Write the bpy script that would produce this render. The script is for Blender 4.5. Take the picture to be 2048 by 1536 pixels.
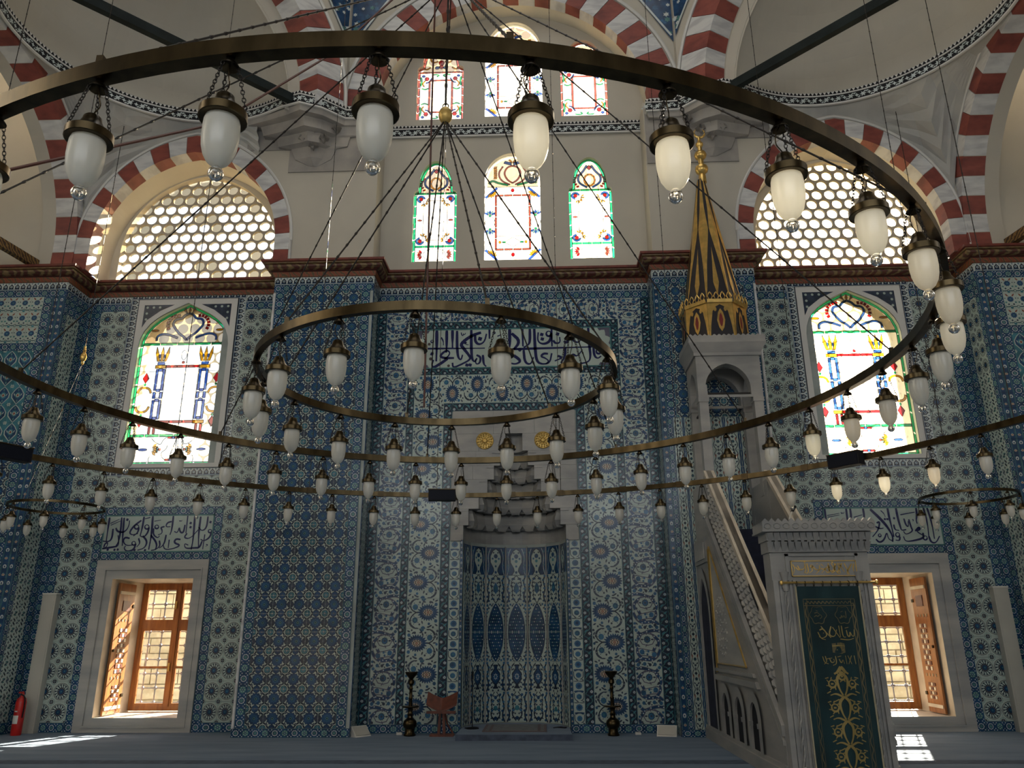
import bpy, math, random
from mathutils import Vector, Matrix
random.seed(7)
for o in list(bpy.data.objects): bpy.data.objects.remove(o, do_unlink=True)
SC = bpy.context.scene
COL = SC.collection
PI = math.pi

# ------------------------------------------------------------------ camera
CAM_LOC = Vector((0.4995, -14.7051, 1.65))
CF = Vector((-0.03308427, 0.95031356, 0.30953122))
CR = Vector((0.99932343, 0.036432, -0.00503969))
CU = Vector((0.01606613, -0.30915506, 0.95087593))
cam = bpy.data.objects.new('camera', bpy.data.cameras.new('camera'))
cam.data.sensor_fit = 'HORIZONTAL'; cam.data.sensor_width = 36.0
cam.data.lens = 1556.75 / 2048 * 36.0
cam.data.clip_end = 300; cam.data.clip_start = 0.05
M = Matrix((CR, CU, -CF)).transposed().to_4x4(); M.translation = CAM_LOC
cam.matrix_world = M
COL.objects.link(cam); SC.camera = cam

# ------------------------------------------------------------------ sky, sun, daylight of the hall's other windows
W = bpy.data.worlds.new('sky'); SC.world = W; W.use_nodes = True
nt = W.node_tree; nt.nodes.clear()
wo = nt.nodes.new('ShaderNodeOutputWorld'); bg = nt.nodes.new('ShaderNodeBackground')
sky = nt.nodes.new('ShaderNodeTexSky'); sky.sky_type = 'NISHITA'
sky.sun_disc = False; sky.sun_elevation = math.radians(27.1); sky.sun_rotation = math.radians(22.0)
sky.air_density = 1.0; sky.dust_density = 4.0; sky.ozone_density = 1.0
bg.inputs['Strength'].default_value = 0.42
nt.links.new(sky.outputs[0], bg.inputs[0]); nt.links.new(bg.outputs[0], wo.inputs[0])

SUN_DIR = Vector((0.334, 0.825, 0.456)).normalized()      # towards the sun
sun = bpy.data.objects.new('sun', bpy.data.lights.new('sun', 'SUN'))
sun.data.energy = 42.0; sun.data.angle = math.radians(0.6); sun.data.color = (1.0, 0.90, 0.74)
sun.rotation_euler = SUN_DIR.to_track_quat('Z', 'Y').to_euler(); COL.objects.link(sun)

def area(name, loc, target, sx, sy, power, color=(1, 0.97, 0.92)):
    l = bpy.data.lights.new(name, 'AREA'); l.shape = 'RECTANGLE'; l.size = sx; l.size_y = sy
    l.energy = power; l.color = color
    o = bpy.data.objects.new(name, l); o.location = loc
    o.rotation_euler = (Vector(loc) - Vector(target)).to_track_quat('Z', 'Y').to_euler()
    COL.objects.link(o); return o
area('dome_window_daylight', (0, -8.5, 20.2), (0, -8.5, 0), 9, 9, 330, (1.0, 0.985, 0.96))
area('left_gallery_daylight', (-13.2, -9.5, 8.0), (0, -4, 6.0), 9, 4, 120)
area('right_gallery_daylight', (13.2, -9.5, 8.0), (0, -4, 6.0), 9, 4, 120)
area('entrance_window_daylight', (0, -22.6, 7.5), (0, 0, 6.0), 16, 6, 620, (0.93, 0.97, 1.0))

SC.view_settings.view_transform = 'Standard'; SC.view_settings.look = 'None'
SC.view_settings.exposure = 0.0; SC.view_settings.gamma = 1.0
SC.view_settings.use_curve_mapping = False
cy = SC.cycles
cy.max_bounces = 6; cy.diffuse_bounces = 3; cy.glossy_bounces = 2; cy.transmission_bounces = 4
cy.transparent_max_bounces = 8; cy.use_adaptive_sampling = True; cy.adaptive_threshold = 0.08; cy.adaptive_min_samples = 20; cy.caustics_reflective = False; cy.caustics_refractive = False
cy.sample_clamp_indirect = 4.0

# ------------------------------------------------------------------ materials
MATS = {}
def pm(name, col, rough=0.5, metal=0.0, var=0.0, scale=4.0, bump=0.0, stretch=(1, 1, 1), col2=None, spec=0.5, trans=0.0, sss=0.0, detail=4.0, contrast=(0.35, 0.65)):
    """principled material; var / col2 drive a noise blend on world position, bump a fine relief"""
    m = bpy.data.materials.new(name); m.use_nodes = True
    n = m.node_tree; b = n.nodes['Principled BSDF']
    b.inputs['Roughness'].default_value = rough; b.inputs['Metallic'].default_value = metal
    b.inputs['Specular IOR Level'].default_value = spec
    b.inputs['Base Color'].default_value = (*col, 1)
    if trans: b.inputs['Transmission Weight'].default_value = trans
    if var or col2 or bump:
        g = n.nodes.new('ShaderNodeNewGeometry'); mp = n.nodes.new('ShaderNodeMapping')
        mp.inputs['Scale'].default_value = stretch
        no = n.nodes.new('ShaderNodeTexNoise'); no.inputs['Scale'].default_value = scale; no.inputs['Detail'].default_value = detail
        n.links.new(g.outputs['Position'], mp.inputs[0]); n.links.new(mp.outputs[0], no.inputs['Vector'])
        if var or col2:
            c2 = col2 or tuple(max(0, c * (1 - var)) for c in col)
            c1 = col if col2 else tuple(min(1, c * (1 + var)) for c in col)
            r = n.nodes.new('ShaderNodeValToRGB')
            r.color_ramp.elements[0].position = contrast[0]; r.color_ramp.elements[1].position = contrast[1]
            r.color_ramp.elements[0].color = (*c2, 1); r.color_ramp.elements[1].color = (*c1, 1)
            n.links.new(no.outputs['Fac'], r.inputs[0]); n.links.new(r.outputs[0], b.inputs['Base Color'])
        if bump:
            bm = n.nodes.new('ShaderNodeBump'); bm.inputs['Strength'].default_value = bump; bm.inputs['Distance'].default_value = 0.02
            n.links.new(no.outputs['Fac'], bm.inputs['Height']); n.links.new(bm.outputs[0], b.inputs['Normal'])
    MATS[name] = m; return m
def glassm(name, col, rough=0.05, gloss=0.08):
    """thin coloured window glass: tinted see-through plus a weak mirror"""
    m = bpy.data.materials.new(name); m.use_nodes = True; n = m.node_tree; n.nodes.clear()
    o = n.nodes.new('ShaderNodeOutputMaterial'); t = n.nodes.new('ShaderNodeBsdfTransparent'); g = n.nodes.new('ShaderNodeBsdfGlossy')
    x = n.nodes.new('ShaderNodeMixShader'); x.inputs[0].default_value = gloss
    t.inputs[0].default_value = (*col, 1); g.inputs['Roughness'].default_value = rough
    n.links.new(t.outputs[0], x.inputs[1]); n.links.new(g.outputs[0], x.inputs[2]); n.links.new(x.outputs[0], o.inputs[0])
    MATS[name] = m; return m
def frostm(name, col):
    """frosted lamp glass: scatters and lets light through"""
    m = bpy.data.materials.new(name); m.use_nodes = True; n = m.node_tree; n.nodes.clear()
    o = n.nodes.new('ShaderNodeOutputMaterial'); t = n.nodes.new('ShaderNodeBsdfTranslucent'); d = n.nodes.new('ShaderNodeBsdfDiffuse')
    g = n.nodes.new('ShaderNodeBsdfGlossy'); g.inputs['Roughness'].default_value = 0.25
    x = n.nodes.new('ShaderNodeMixShader'); x.inputs[0].default_value = 0.5
    y = n.nodes.new('ShaderNodeMixShader'); y.inputs[0].default_value = 0.06
    t.inputs[0].default_value = (*col, 1); d.inputs[0].default_value = (*col, 1)
    n.links.new(d.outputs[0], x.inputs[1]); n.links.new(t.outputs[0], x.inputs[2])
    n.links.new(x.outputs[0], y.inputs[1]); n.links.new(g.outputs[0], y.inputs[2]); n.links.new(y.outputs[0], o.inputs[0])
    MATS[name] = m; return m
def wavem(name, c1, c2, scale, rough=0.5, c3=None, direction='DIAGONAL', dist=6.0):
    m = bpy.data.materials.new(name); m.use_nodes = True; n = m.node_tree; b = n.nodes['Principled BSDF']
    b.inputs['Roughness'].default_value = rough
    g = n.nodes.new('ShaderNodeNewGeometry'); w = n.nodes.new('ShaderNodeTexWave')
    w.bands_direction = direction; w.inputs['Scale'].default_value = scale; w.inputs['Distortion'].default_value = dist
    w.inputs['Detail'].default_value = 3; w.inputs['Detail Scale'].default_value = 1.5
    r = n.nodes.new('ShaderNodeValToRGB'); e = r.color_ramp.elements
    e[0].position = 0.35; e[0].color = (*c1, 1); e[1].position = 0.6; e[1].color = (*c2, 1)
    if c3:
        k = e.new(0.8); k.color = (*c3, 1)
    n.links.new(g.outputs['Position'], w.inputs['Vector']); n.links.new(w.outputs['Fac'], r.inputs[0]); n.links.new(r.outputs[0], b.inputs['Base Color'])
    MATS[name] = m; return m

GL = 0.22
pm('cream', (0.43, 0.515, 0.475), GL, var=0.10, scale=1.7); pm('cobalt', (0.014, 0.056, 0.140), GL, var=0.35, scale=5)
pm('navy', (0.012, 0.022, 0.045), GL); pm('turquoise', (0.040, 0.17, 0.22), GL, var=0.3, scale=5)
pm('teal', (0.075, 0.20, 0.20), GL, var=0.25, scale=6); pm('slate', (0.036, 0.052, 0.085), GL, var=0.3, scale=6)
pm('umber', (0.075, 0.062, 0.062), GL); pm('brick_red', (0.22, 0.075, 0.05), GL); pm('mauve', (0.10, 0.10, 0.145), GL, var=0.2)
pm('midblue', (0.028, 0.11, 0.22), GL, var=0.35, scale=6); pm('glaze_white', (0.56, 0.62, 0.61), GL); pm('beige', (0.48, 0.42, 0.33), GL)
pm('ink', (0.010, 0.014, 0.085), GL)
pm('grout', (0.36, 0.40, 0.38), 0.8, var=0.15, scale=3)
pm('plaster', (0.545, 0.51, 0.435), 0.85, var=0.05, scale=0.8, bump=0.02); pm('plaster_reveal', (0.74, 0.68, 0.55), 0.8, var=0.04, scale=1)
pm('plaster_white', (0.70, 0.69, 0.66), 0.8, var=0.04, scale=1.2)
pm('redstone', (0.30, 0.075, 0.055), 0.55, col2=(0.17, 0.04, 0.035), scale=2.6, stretch=(1, 1, 2.2), contrast=(0.3, 0.62), detail=8)
pm('whitestone', (0.70, 0.70, 0.69), 0.55, col2=(0.50, 0.50, 0.51), scale=2.2, stretch=(0.8, 1, 3.5), contrast=(0.36, 0.58), detail=6)
pm('greystone', (0.42, 0.39, 0.35), 0.75, col2=(0.28, 0.265, 0.25), scale=1.6, bump=0.15, detail=8)
pm('carvedgrey', (0.55, 0.54, 0.50), 0.75, col2=(0.42, 0.42, 0.40), scale=1.2, bump=0.1)
pm('marble', (0.50, 0.48, 0.44), 0.4, col2=(0.33, 0.33, 0.325), scale=1.3, stretch=(0.5, 0.7, 3.0), contrast=(0.32, 0.62), detail=9)
pm('marble_grey', (0.40, 0.385, 0.36), 0.38, col2=(0.255, 0.255, 0.25), scale=1.5, stretch=(1, 0.6, 2.4), contrast=(0.3, 0.66), detail=9)
pm('marble_pale', (0.66, 0.58, 0.47), 0.4, var=0.12, scale=3)
pm('brass', (0.068, 0.050, 0.026), 0.30, 1.0, var=0.35, scale=9, stretch=(1, 1, 0.3)); pm('brass_dark', (0.07, 0.052, 0.03), 0.34, 1.0, var=0.3, scale=6)
pm('gold', (0.75, 0.50, 0.16), 0.32, 0.9, var=0.15, scale=8); pm('goldleaf', (0.62, 0.42, 0.13), 0.42, 0.6, var=0.15, scale=12)
pm('iron', (0.022, 0.017, 0.014), 0.5, 0.3); pm('beam_paint', (0.012, 0.018, 0.018), 0.7, var=0.3, scale=3, spec=0.2)
pm('cable_red', (0.10, 0.03, 0.02), 0.5)
pm('black', (0.010, 0.010, 0.013), 0.6, spec=0.25); pm('black_lens', (0.006, 0.008, 0.016), 0.5, spec=0.15)
pm('wood', (0.36, 0.14, 0.035), 0.35, col2=(0.22, 0.075, 0.02), scale=3, stretch=(5, 5, 0.6), detail=6)
pm('wood_dark', (0.16, 0.045, 0.025), 0.4, col2=(0.09, 0.025, 0.015), scale=3, stretch=(5, 5, 0.6))
pm('carpet', (0.19, 0.245, 0.32), 0.95, col2=(0.14, 0.19, 0.26), scale=1.4, stretch=(0.5, 2.5, 1), bump=0.25, detail=10)
pm('carpet_dark', (0.075, 0.095, 0.14), 0.95, var=0.25, scale=8, bump=0.2); pm('carpet_step', (0.018, 0.022, 0.045), 0.95, var=0.25, scale=6)
pm('rug_grey', (0.16, 0.17, 0.18), 0.95, var=0.15, scale=9); pm('rug_rose', (0.13, 0.10, 0.105), 0.95)
pm('velvet', (0.005, 0.030, 0.036), 0.8, var=0.3, scale=2); pm('thread_gold', (0.34, 0.255, 0.085), 0.5, 0.3); pm('lining', (0.45, 0.40, 0.27), 0.8)
pm('thread_dim', (0.15, 0.125, 0.06), 0.6, 0.2)
pm('lacquer_black', (0.018, 0.016, 0.022), 0.4); pm('lacquer_red', (0.20, 0.02, 0.02), 0.4)
pm('white_plastic', (0.66, 0.64, 0.58), 0.5); pm('offwhite', (0.50, 0.48, 0.42), 0.55, var=0.05, scale=2)
pm('red_paint', (0.50, 0.015, 0.012), 0.3); pm('paper', (0.7, 0.7, 0.66), 0.7)
pm('lead', (0.16, 0.15, 0.13), 0.6); pm('grille_plaster', (0.50, 0.455, 0.37), 0.8)
pm('iron_pale', (0.20, 0.25, 0.33), 0.5, 0.2)
pm('copper', (0.42, 0.22, 0.12), 0.35, 0.7)
pm('sandstone', (0.62, 0.50, 0.36), 0.9, col2=(0.40, 0.30, 0.20), scale=1.3, bump=0.4, detail=8, stretch=(1, 1, 2.2)); pm('yard', (0.45, 0.43, 0.30), 0.9, var=0.2, scale=1)
wavem('cornice_leaf', (0.10, 0.025, 0.018), (0.09, 0.075, 0.035), 3.2, 0.5, (0.24, 0.16, 0.07))
wavem('cornice_band', (0.22, 0.05, 0.02), (0.30, 0.11, 0.035), 5.0, 0.5, (0.10, 0.06, 0.025))
pm('cornice_red', (0.17, 0.035, 0.022), 0.5, var=0.25, scale=8); pm('cornice_gold', (0.20, 0.125, 0.05), 0.45, var=0.3, scale=9); pm('cornice_deep', (0.06, 0.014, 0.01), 0.6)
wavem('beam_gilt', (0.05, 0.02, 0.01), (0.26, 0.15, 0.04), 6.0, 0.5)
glassm('glass_clear', (0.80, 0.76, 0.66)); glassm('glass_warm', (0.34, 0.27, 0.155)); glassm('glass_tan', (0.27, 0.22, 0.15)); glassm('glass_green', (0.010, 0.23, 0.10)); glassm('glass_red', (0.22, 0.006, 0.010))
glassm('glass_rose', (0.24, 0.055, 0.045)); glassm('glass_blue', (0.014, 0.055, 0.27)); glassm('glass_amber', (0.38, 0.18, 0.008)); glassm('glass_sky', (0.10, 0.22, 0.33))
glassm('glass_plain', (0.96, 0.96, 0.95), 0.02, 0.04)
frostm('frosted', (0.95, 0.93, 0.86)); frostm('gypsum', (0.88, 0.84, 0.74)); pm('crystal', (0.95, 0.95, 0.93), 0.03, trans=1.0)

# ------------------------------------------------------------------ mesh helpers
class MB:
    def __init__(s): s.v = []; s.f = []; s.m = []
    def add(s, vs, fs, mi=0):
        b = len(s.v); s.v += [tuple(p) for p in vs]
        for f in fs: s.f.append(tuple(i + b for i in f)); s.m.append(mi)
        return s
    def box(s, x0, x1, y0, y1, z0, z1, mi=0):
        return s.add([(x0, y0, z0), (x1, y0, z0), (x1, y1, z0), (x0, y1, z0), (x0, y0, z1), (x1, y0, z1), (x1, y1, z1), (x0, y1, z1)],
                     [(0, 3, 2, 1), (4, 5, 6, 7), (0, 1, 5, 4), (1, 2, 6, 5), (2, 3, 7, 6), (3, 0, 4, 7)], mi)
    def prism(s, pts, lo, hi, plane='xz', mi=0):
        """extrude a 2-D outline: 'xz' along y, 'xy' along z, 'yz' along x"""
        n = len(pts)
        mk = {'xz': lambda a, b, c: (a, c, b), 'xy': lambda a, b, c: (a, b, c), 'yz': lambda a, b, c: (c, a, b)}[plane]
        vs = [mk(a, b, lo) for a, b in pts] + [mk(a, b, hi) for a, b in pts]
        fs = [tuple(range(n)), tuple(range(2 * n - 1, n - 1, -1))] + [(i, (i + 1) % n, n + (i + 1) % n, n + i) for i in range(n)]
        return s.add(vs, fs, mi)
    def lathe(s, prof, n=16, c=(0, 0, 0), mi=0, a0=0.0, a1=2 * PI, axis='z', caps=True):
        full = abs(a1 - a0 - 2 * PI) < 1e-6; k = n if full else n + 1
        vs = []
        for r, z in prof:
            for i in range(k):
                a = a0 + (a1 - a0) * i / n
                x, y = r * math.cos(a), r * math.sin(a)
                vs.append((c[0] + x, c[1] + y, c[2] + z) if axis == 'z' else (c[0] + x, c[1] + z, c[2] + y))
        fs = []
        for j in range(len(prof) - 1):
            for i in range(n):
                i2 = (i + 1) % k
                fs.append((j * k + i, j * k + i2, (j + 1) * k + i2, (j + 1) * k + i))
        if full and caps:
            if prof[0][0] > 1e-4: fs.append(tuple(range(k - 1, -1, -1)))
            if prof[-1][0] > 1e-4: fs.append(tuple((len(prof) - 1) * k + i for i in range(k)))
        return s.add(vs, fs, mi)
    def tube(s, pts, r, n=6, mi=0, closed=False, caps=True):
        pts = [Vector(p) for p in pts]; N = len(pts); vs = []; rr = r if isinstance(r, (list, tuple)) else [r] * N
        up = Vector((0, 0, 1))
        for i, p in enumerate(pts):
            t = (pts[(i + 1) % N] - pts[i - 1]) if closed else (pts[min(i + 1, N - 1)] - pts[max(i - 1, 0)])
            t.normalize(); u = t.cross(up)
            if u.length < 1e-3: u = t.cross(Vector((0, 1, 0)))
            u.normalize(); w = u.cross(t)
            for k in range(n):
                a = 2 * PI * k / n; vs.append(p + (u * math.cos(a) + w * math.sin(a)) * rr[i])
        fs = []
        for i in range(N if closed else N - 1):
            for k in range(n):
                a, b = i * n + k, i * n + (k + 1) % n; c, d = ((i + 1) % N) * n + (k + 1) % n, ((i + 1) % N) * n + k
                fs.append((a, b, c, d))
        if caps and not closed: fs += [tuple(range(n - 1, -1, -1)), tuple((N - 1) * n + k for k in range(n))]
        return s.add(vs, fs, mi)
    def grid(s, rows, mi=0, close=False):
        n = len(rows[0]); vs = [p for r in rows for p in r]; fs = []
        for j in range(len(rows) - 1):
            for i in range(n if close else n - 1):
                i2 = (i + 1) % n; fs.append((j * n + i, j * n + i2, (j + 1) * n + i2, (j + 1) * n + i))
        return s.add(vs, fs, mi)
    def mesh(s, name, mats, smooth=False):
        me = bpy.data.meshes.new(name); me.from_pydata(s.v, [], s.f)
        for m in (mats if isinstance(mats, (list, tuple)) else [mats]): me.materials.append(MATS[m])
        if len(me.materials) > 1: me.polygons.foreach_set('material_index', s.m)
        if smooth:
            me.polygons.foreach_set('use_smooth', [True] * len(me.polygons)); me.update(); me.set_sharp_from_angle(angle=math.radians(38))
        me.update(); return me
    def build(s, name, mats, parent=None, smooth=False):
        return link(name, s.mesh(name, mats, smooth), parent)
ROOT_LOC = {}
def link(name, me, parent=None, loc=None, world=True):
    o = bpy.data.objects.new(name, me); COL.objects.link(o)
    if loc is not None: o.location = loc
    if parent:
        o.parent = parent
        if world and parent.name in ROOT_LOC: o.matrix_parent_inverse = Matrix.Translation(-ROOT_LOC[parent.name])
    return o
def tag(o, label, cat, group=None, kind=None):
    o['label'] = label; o['category'] = cat
    if group: o['group'] = group
    if kind: o['kind'] = kind
    return o
def thing(name, label, cat, loc=(0, 0, 0), group=None, kind=None):
    o = bpy.data.objects.new(name, None); COL.objects.link(o); o.location = loc
    o.empty_display_size = 0.1
    ROOT_LOC[o.name] = Vector(loc); return tag(o, label, cat, group, kind)
def smoothed(pts, it=2):
    for _ in range(it):
        q = [pts[0]]
        for a, b in zip(pts[:-1], pts[1:]):
            q.append(tuple(0.75 * x + 0.25 * y for x, y in zip(a, b))); q.append(tuple(0.25 * x + 0.75 * y for x, y in zip(a, b)))
        q.append(pts[-1]); pts = q
    return pts
def ribbon(pts, w, taper=True):
    """2-D stroke -> list of quads; pen width swells in the middle"""
    P = smoothed([tuple(p) for p in pts]) if len(pts) > 2 else [tuple(p) for p in pts]
    L, R, N = [], [], len(P)
    for i, (x, y) in enumerate(P):
        a = P[max(i - 1, 0)]; b = P[min(i + 1, N - 1)]
        dx, dy = b[0] - a[0], b[1] - a[1]; d = math.hypot(dx, dy) or 1
        t = i / max(1, N - 1); k = w / 2 * ((0.55 + 0.45 * math.sin(PI * min(1, t * 1.3 + 0.15))) if taper else 1)
        L.append((x - dy / d * k, y + dx / d * k)); R.append((x + dy / d * k, y - dx / d * k))
    return [[L[i], R[i], R[i + 1], L[i + 1]] for i in range(N - 1)]

# ------------------------------------------------------------------ tile designs: flat painted motifs on glazed tiles
TM = ['cream', 'cobalt', 'navy', 'turquoise', 'teal', 'slate', 'umber', 'brick_red', 'mauve', 'midblue', 'glaze_white', 'beige', 'grout']
TI = {k: i for i, k in enumerate(TM)}
class Design:
    def __init__(s, w, h, ground): s.w, s.h, s.g, s.p = w, h, ground, []
    def poly(s, pts, c, l=1): s.p.append((pts, TI[c], l)); return s
    def disc(s, x, y, r, c, l=1, n=10, sy=1.0): return s.poly([(x + r * math.cos(2 * PI * i / n), y + r * sy * math.sin(2 * PI * i / n)) for i in range(n)], c, l)
    def star(s, x, y, r, k, d, c, l=1, sy=1.0, rot=0.0):
        return s.poly([(x + (r if i % 2 == 0 else r * d) * math.cos(PI * i / k + rot), y + (r if i % 2 == 0 else r * d) * sy * math.sin(PI * i / k + rot)) for i in range(2 * k)], c, l)
    def leaf(s, x, y, a, L, wd, c, l=1, bend=0.0):
        ca, sa = math.cos(a), math.sin(a); q = []
        for t, k in ((0, 0), (.25, .8), (.55, 1), (.8, .55), (1, 0)): q.append((t * L, k * wd / 2 + bend * t * (1 - t) * 4))
        for t, k in ((.8, .55), (.55, 1), (.25, .8)): q.append((t * L, -k * wd / 2 + bend * t * (1 - t) * 4))
        return s.poly([(x + u * ca - v * sa, y + u * sa + v * ca) for u, v in q], c, l)
    def stroke(s, pts, w, c, l=1, taper=False):
        for q in ribbon(pts, w, taper): s.poly(q, c, l)
        return s
    def pie(s, x, y, r, a0, a1, c, l=1, n=5): return s.poly([(x, y)] + [(x + r * math.cos(a0 + (a1 - a0) * i / n), y + r * math.sin(a0 + (a1 - a0) * i / n)) for i in range(n + 1)], c, l)
    def flipped(s):
        d = Design(s.w, s.h, s.g); d.p = [([(-x, y) for x, y in reversed(p)], c, l) for p, c, l in s.p]; return d
    def geom(s):
        if hasattr(s, '_g'): return s._g
        w, h, e = s.w / 2 - .0012, s.h / 2 - .0012, .0022
        vs = [(-w + e, 0, -h + e), (w - e, 0, -h + e), (w - e, 0, h - e), (-w + e, 0, h - e), (-w, e, -h), (w, e, -h), (w, e, h), (-w, e, h), (-w, .012, -h), (w, .012, -h), (w, .012, h), (-w, .012, h)]
        fs = [(0, 1, 2, 3), (4, 5, 1, 0), (5, 6, 2, 1), (6, 7, 3, 2), (7, 4, 0, 3), (8, 9, 5, 4), (9, 10, 6, 5), (10, 11, 7, 6), (11, 8, 4, 7)]
        ms = [TI[s.g]] * 9
        for p, c, l in s.p:
            b = len(vs); q = [(max(-w + e, min(w - e, x)), max(-h + e, min(h - e, y))) for x, y in p]
            ar = sum(q[i - 1][0] * q[i][1] - q[i][0] * q[i - 1][1] for i in range(len(q)))
            if abs(ar) < 1e-9: continue
            if ar < 0: q = q[::-1]
            vs += [(x, -.0004 * l, y) for x, y in q]; fs.append(tuple(range(b, b + len(q)))); ms.append(c)
        s._g = (vs, fs, ms); return s._g
    def mesh(s):
        if not hasattr(s, '_m'):
            vs, fs, ms = s.geom(); me = bpy.data.meshes.new('tile'); me.from_pydata(vs, [], fs)
            for k in TM: me.materials.append(MATS[k])
            me.polygons.foreach_set('material_index', ms); me.update(); s._m = me
        return s._m
def pol(r, a): return (r * math.cos(a), r * math.sin(a))
D = {}
# wheel rosettes of the window bays
d = D['rosette'] = Design(.32, .364, 'cream')
d.disc(0, 0, .152, 'umber', 1, 18); d.disc(0, 0, .142, 'cream', 2, 18); d.disc(0, 0, .131, 'navy', 3, 18)
for i in range(14):
    a = 2 * PI * i / 14
    d.poly([pol(.060, a), pol(.085, a + .27), pol(.112, a + .34), pol(.129, a + .24), pol(.120, a + .08), pol(.092, a - .02)], 'cream', 4)
d.disc(0, 0, .060, 'umber', 5, 12); d.disc(0, 0, .047, 'cobalt', 6, 12); d.disc(0, 0, .016, 'turquoise', 7, 6)
for sx in (-1, 1):
    for sy in (-1, 1):
        a0 = math.atan2(-sy, -sx) - PI / 4
        d.pie(sx * .16, sy * .182, .040, a0, a0 + PI / 2, 'umber', 1); d.pie(sx * .16, sy * .182, .030, a0, a0 + PI / 2, 'slate', 2)
        for k in range(3):
            a = a0 + PI / 12 + k * PI / 6; x, y = sx * .16 + .058 * math.cos(a), sy * .182 + .058 * math.sin(a); d.disc(x, y, .0085, 'teal', 1, 5)
# flower lattice of the piers
d = D['lattice'] = Design(.324, .324, 'cream')
d.star(0, 0, .112, 12, .84, 'navy', 1); d.star(0, 0, .103, 12, .84, 'cobalt', 2); d.star(0, 0, .070, 8, .72, 'midblue', 3); d.star(0, 0, .050, 8, .72, 'cobalt', 4); d.disc(0, 0, .026, 'teal', 5, 8); d.disc(0, 0, .014, 'navy', 6, 6)
for a in range(4):
    t = a * PI / 2
    x, y = .162 * math.cos(t), .162 * math.sin(t)
    col = 'slate' if a % 2 == 0 else 'cobalt'
    d.pie(x, y, .064, t + PI / 2, t + 1.5 * PI, 'navy', 1, 8); d.pie(x, y, .055, t + PI / 2, t + 1.5 * PI, col, 2, 8); d.pie(x, y, .018, t + PI / 2, t + 1.5 * PI, 'mauve', 3, 4)
    c = t + PI / 4; X, Y = .162 * (1 if math.cos(c) > 0 else -1), .162 * (1 if math.sin(c) > 0 else -1)
    a0 = math.atan2(-Y, -X) - PI / 4
    d.pie(X, Y, .060, a0, a0 + PI / 2, 'navy', 1); d.pie(X, Y, .050, a0, a0 + PI / 2, 'turquoise', 2); d.pie(X, Y, .028, a0, a0 + PI / 2, 'cobalt', 2.5); d.pie(X, Y, .016, a0, a0 + PI / 2, 'cream', 3)
    for s in (-1, 1):
        d.leaf(X * .64, Y * .64, c + s * 1.25, .080, .030, 'navy', 1, s * .010)
        d.leaf(.118 * math.cos(t + s * .62), .118 * math.sin(t + s * .62), c * 0 + t + s * 1.9, .052, .020, 'slate', 1)
    d.stroke([(X * .72, Y * .72), (X * .45 + Y * .12, Y * .45 - X * .12)], .012, 'navy', 1)
# blue border: green florets and white rings
d = D['border'] = Design(.17, .36, 'cobalt')
d.star(0, .09, .062, 8, .86, 'teal', 1); d.disc(0, .09, .020, 'cobalt', 2, 6); d.disc(0, .09, .009, 'glaze_white', 3, 5)
for i in range(6): d.disc(.038 * math.cos(i * PI / 3), .09 + .038 * math.sin(i * PI / 3), .008, 'glaze_white', 2, 5)
d.star(0, -.09, .055, 9, .88, 'glaze_white', 1); d.disc(0, -.09, .041, 'cobalt', 2, 10); d.disc(0, -.09, .028, 'teal', 3, 8)
for y in (0, .18, -.18):
    for x, dy in ((-.035, 0), (.035, 0), (-.06, .03), (.06, .03), (-.06, -.03), (.06, -.03)): d.disc(x, y + dy, .0105, 'glaze_white', 1, 6)
for s in (-1, 1): d.stroke([(s * .080, -.18), (s * .080, .18)], .006, 'teal', 1)
# vine border of the mihrab wall
d = D['vine'] = Design(.16, .25, 'navy')
d.stroke([(-.06, -.125), (-.02, -.05), (.055, .0), (.03, .07), (-.06, .125)], .013, 'teal', 1)
d.stroke([(.06, -.125), (.045, -.07), (.02, -.02)], .010, 'cobalt', 1)
for x, y in ((-.032, .028), (.036, -.085)):
    d.star(x, y, .031, 7, .55, 'glaze_white', 2); d.disc(x, y, .010, 'midblue', 3, 6)
d.leaf(-.005, .05, .75, .085, .03, 'turquoise', 1); d.leaf(-.055, -.07, .75, .085, .03, 'turquoise', 1); d.leaf(-.06, .09, .5, .06, .018, 'cobalt', 1)
for s in (-1, 1): d.stroke([(s * .074, -.125), (s * .074, .125)], .008, 'turquoise', 2)
# cresting frieze
d = D['crest'] = Design(.26, .17, 'glaze_white')
d.poly([(-.13, -.085), (.13, -.085), (.13, -.01), (-.13, -.01)], 'cobalt', 1)
for x in (-.065, .065):
    d.poly([(x - .052, -.05), (x + .052, -.05), (x + .058, -.005), (x + .03, .028), (x, .058), (x - .03, .028), (x - .058, -.005)], 'navy', 2)
    d.disc(x, -.004, .026, 'glaze_white', 3, 8); d.disc(x, -.004, .016, 'midblue', 4, 6)
    d.poly([(x - .008, .05), (x + .008, .05), (x, .080)], 'navy', 2)
for x in (-.13, 0, .13):
    d.poly([(x - .012, -.06), (x + .012, -.06), (x + .018, -.01), (x, .02), (x - .018, -.01)], 'glaze_white', 3)
    d.leaf(x, .078, -PI / 2, .042, .026, 'cobalt', 2)
d.poly([(-.13, -.075), (.13, -.075), (.13, -.066), (-.13, -.066)], 'glaze_white', 2)
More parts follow.
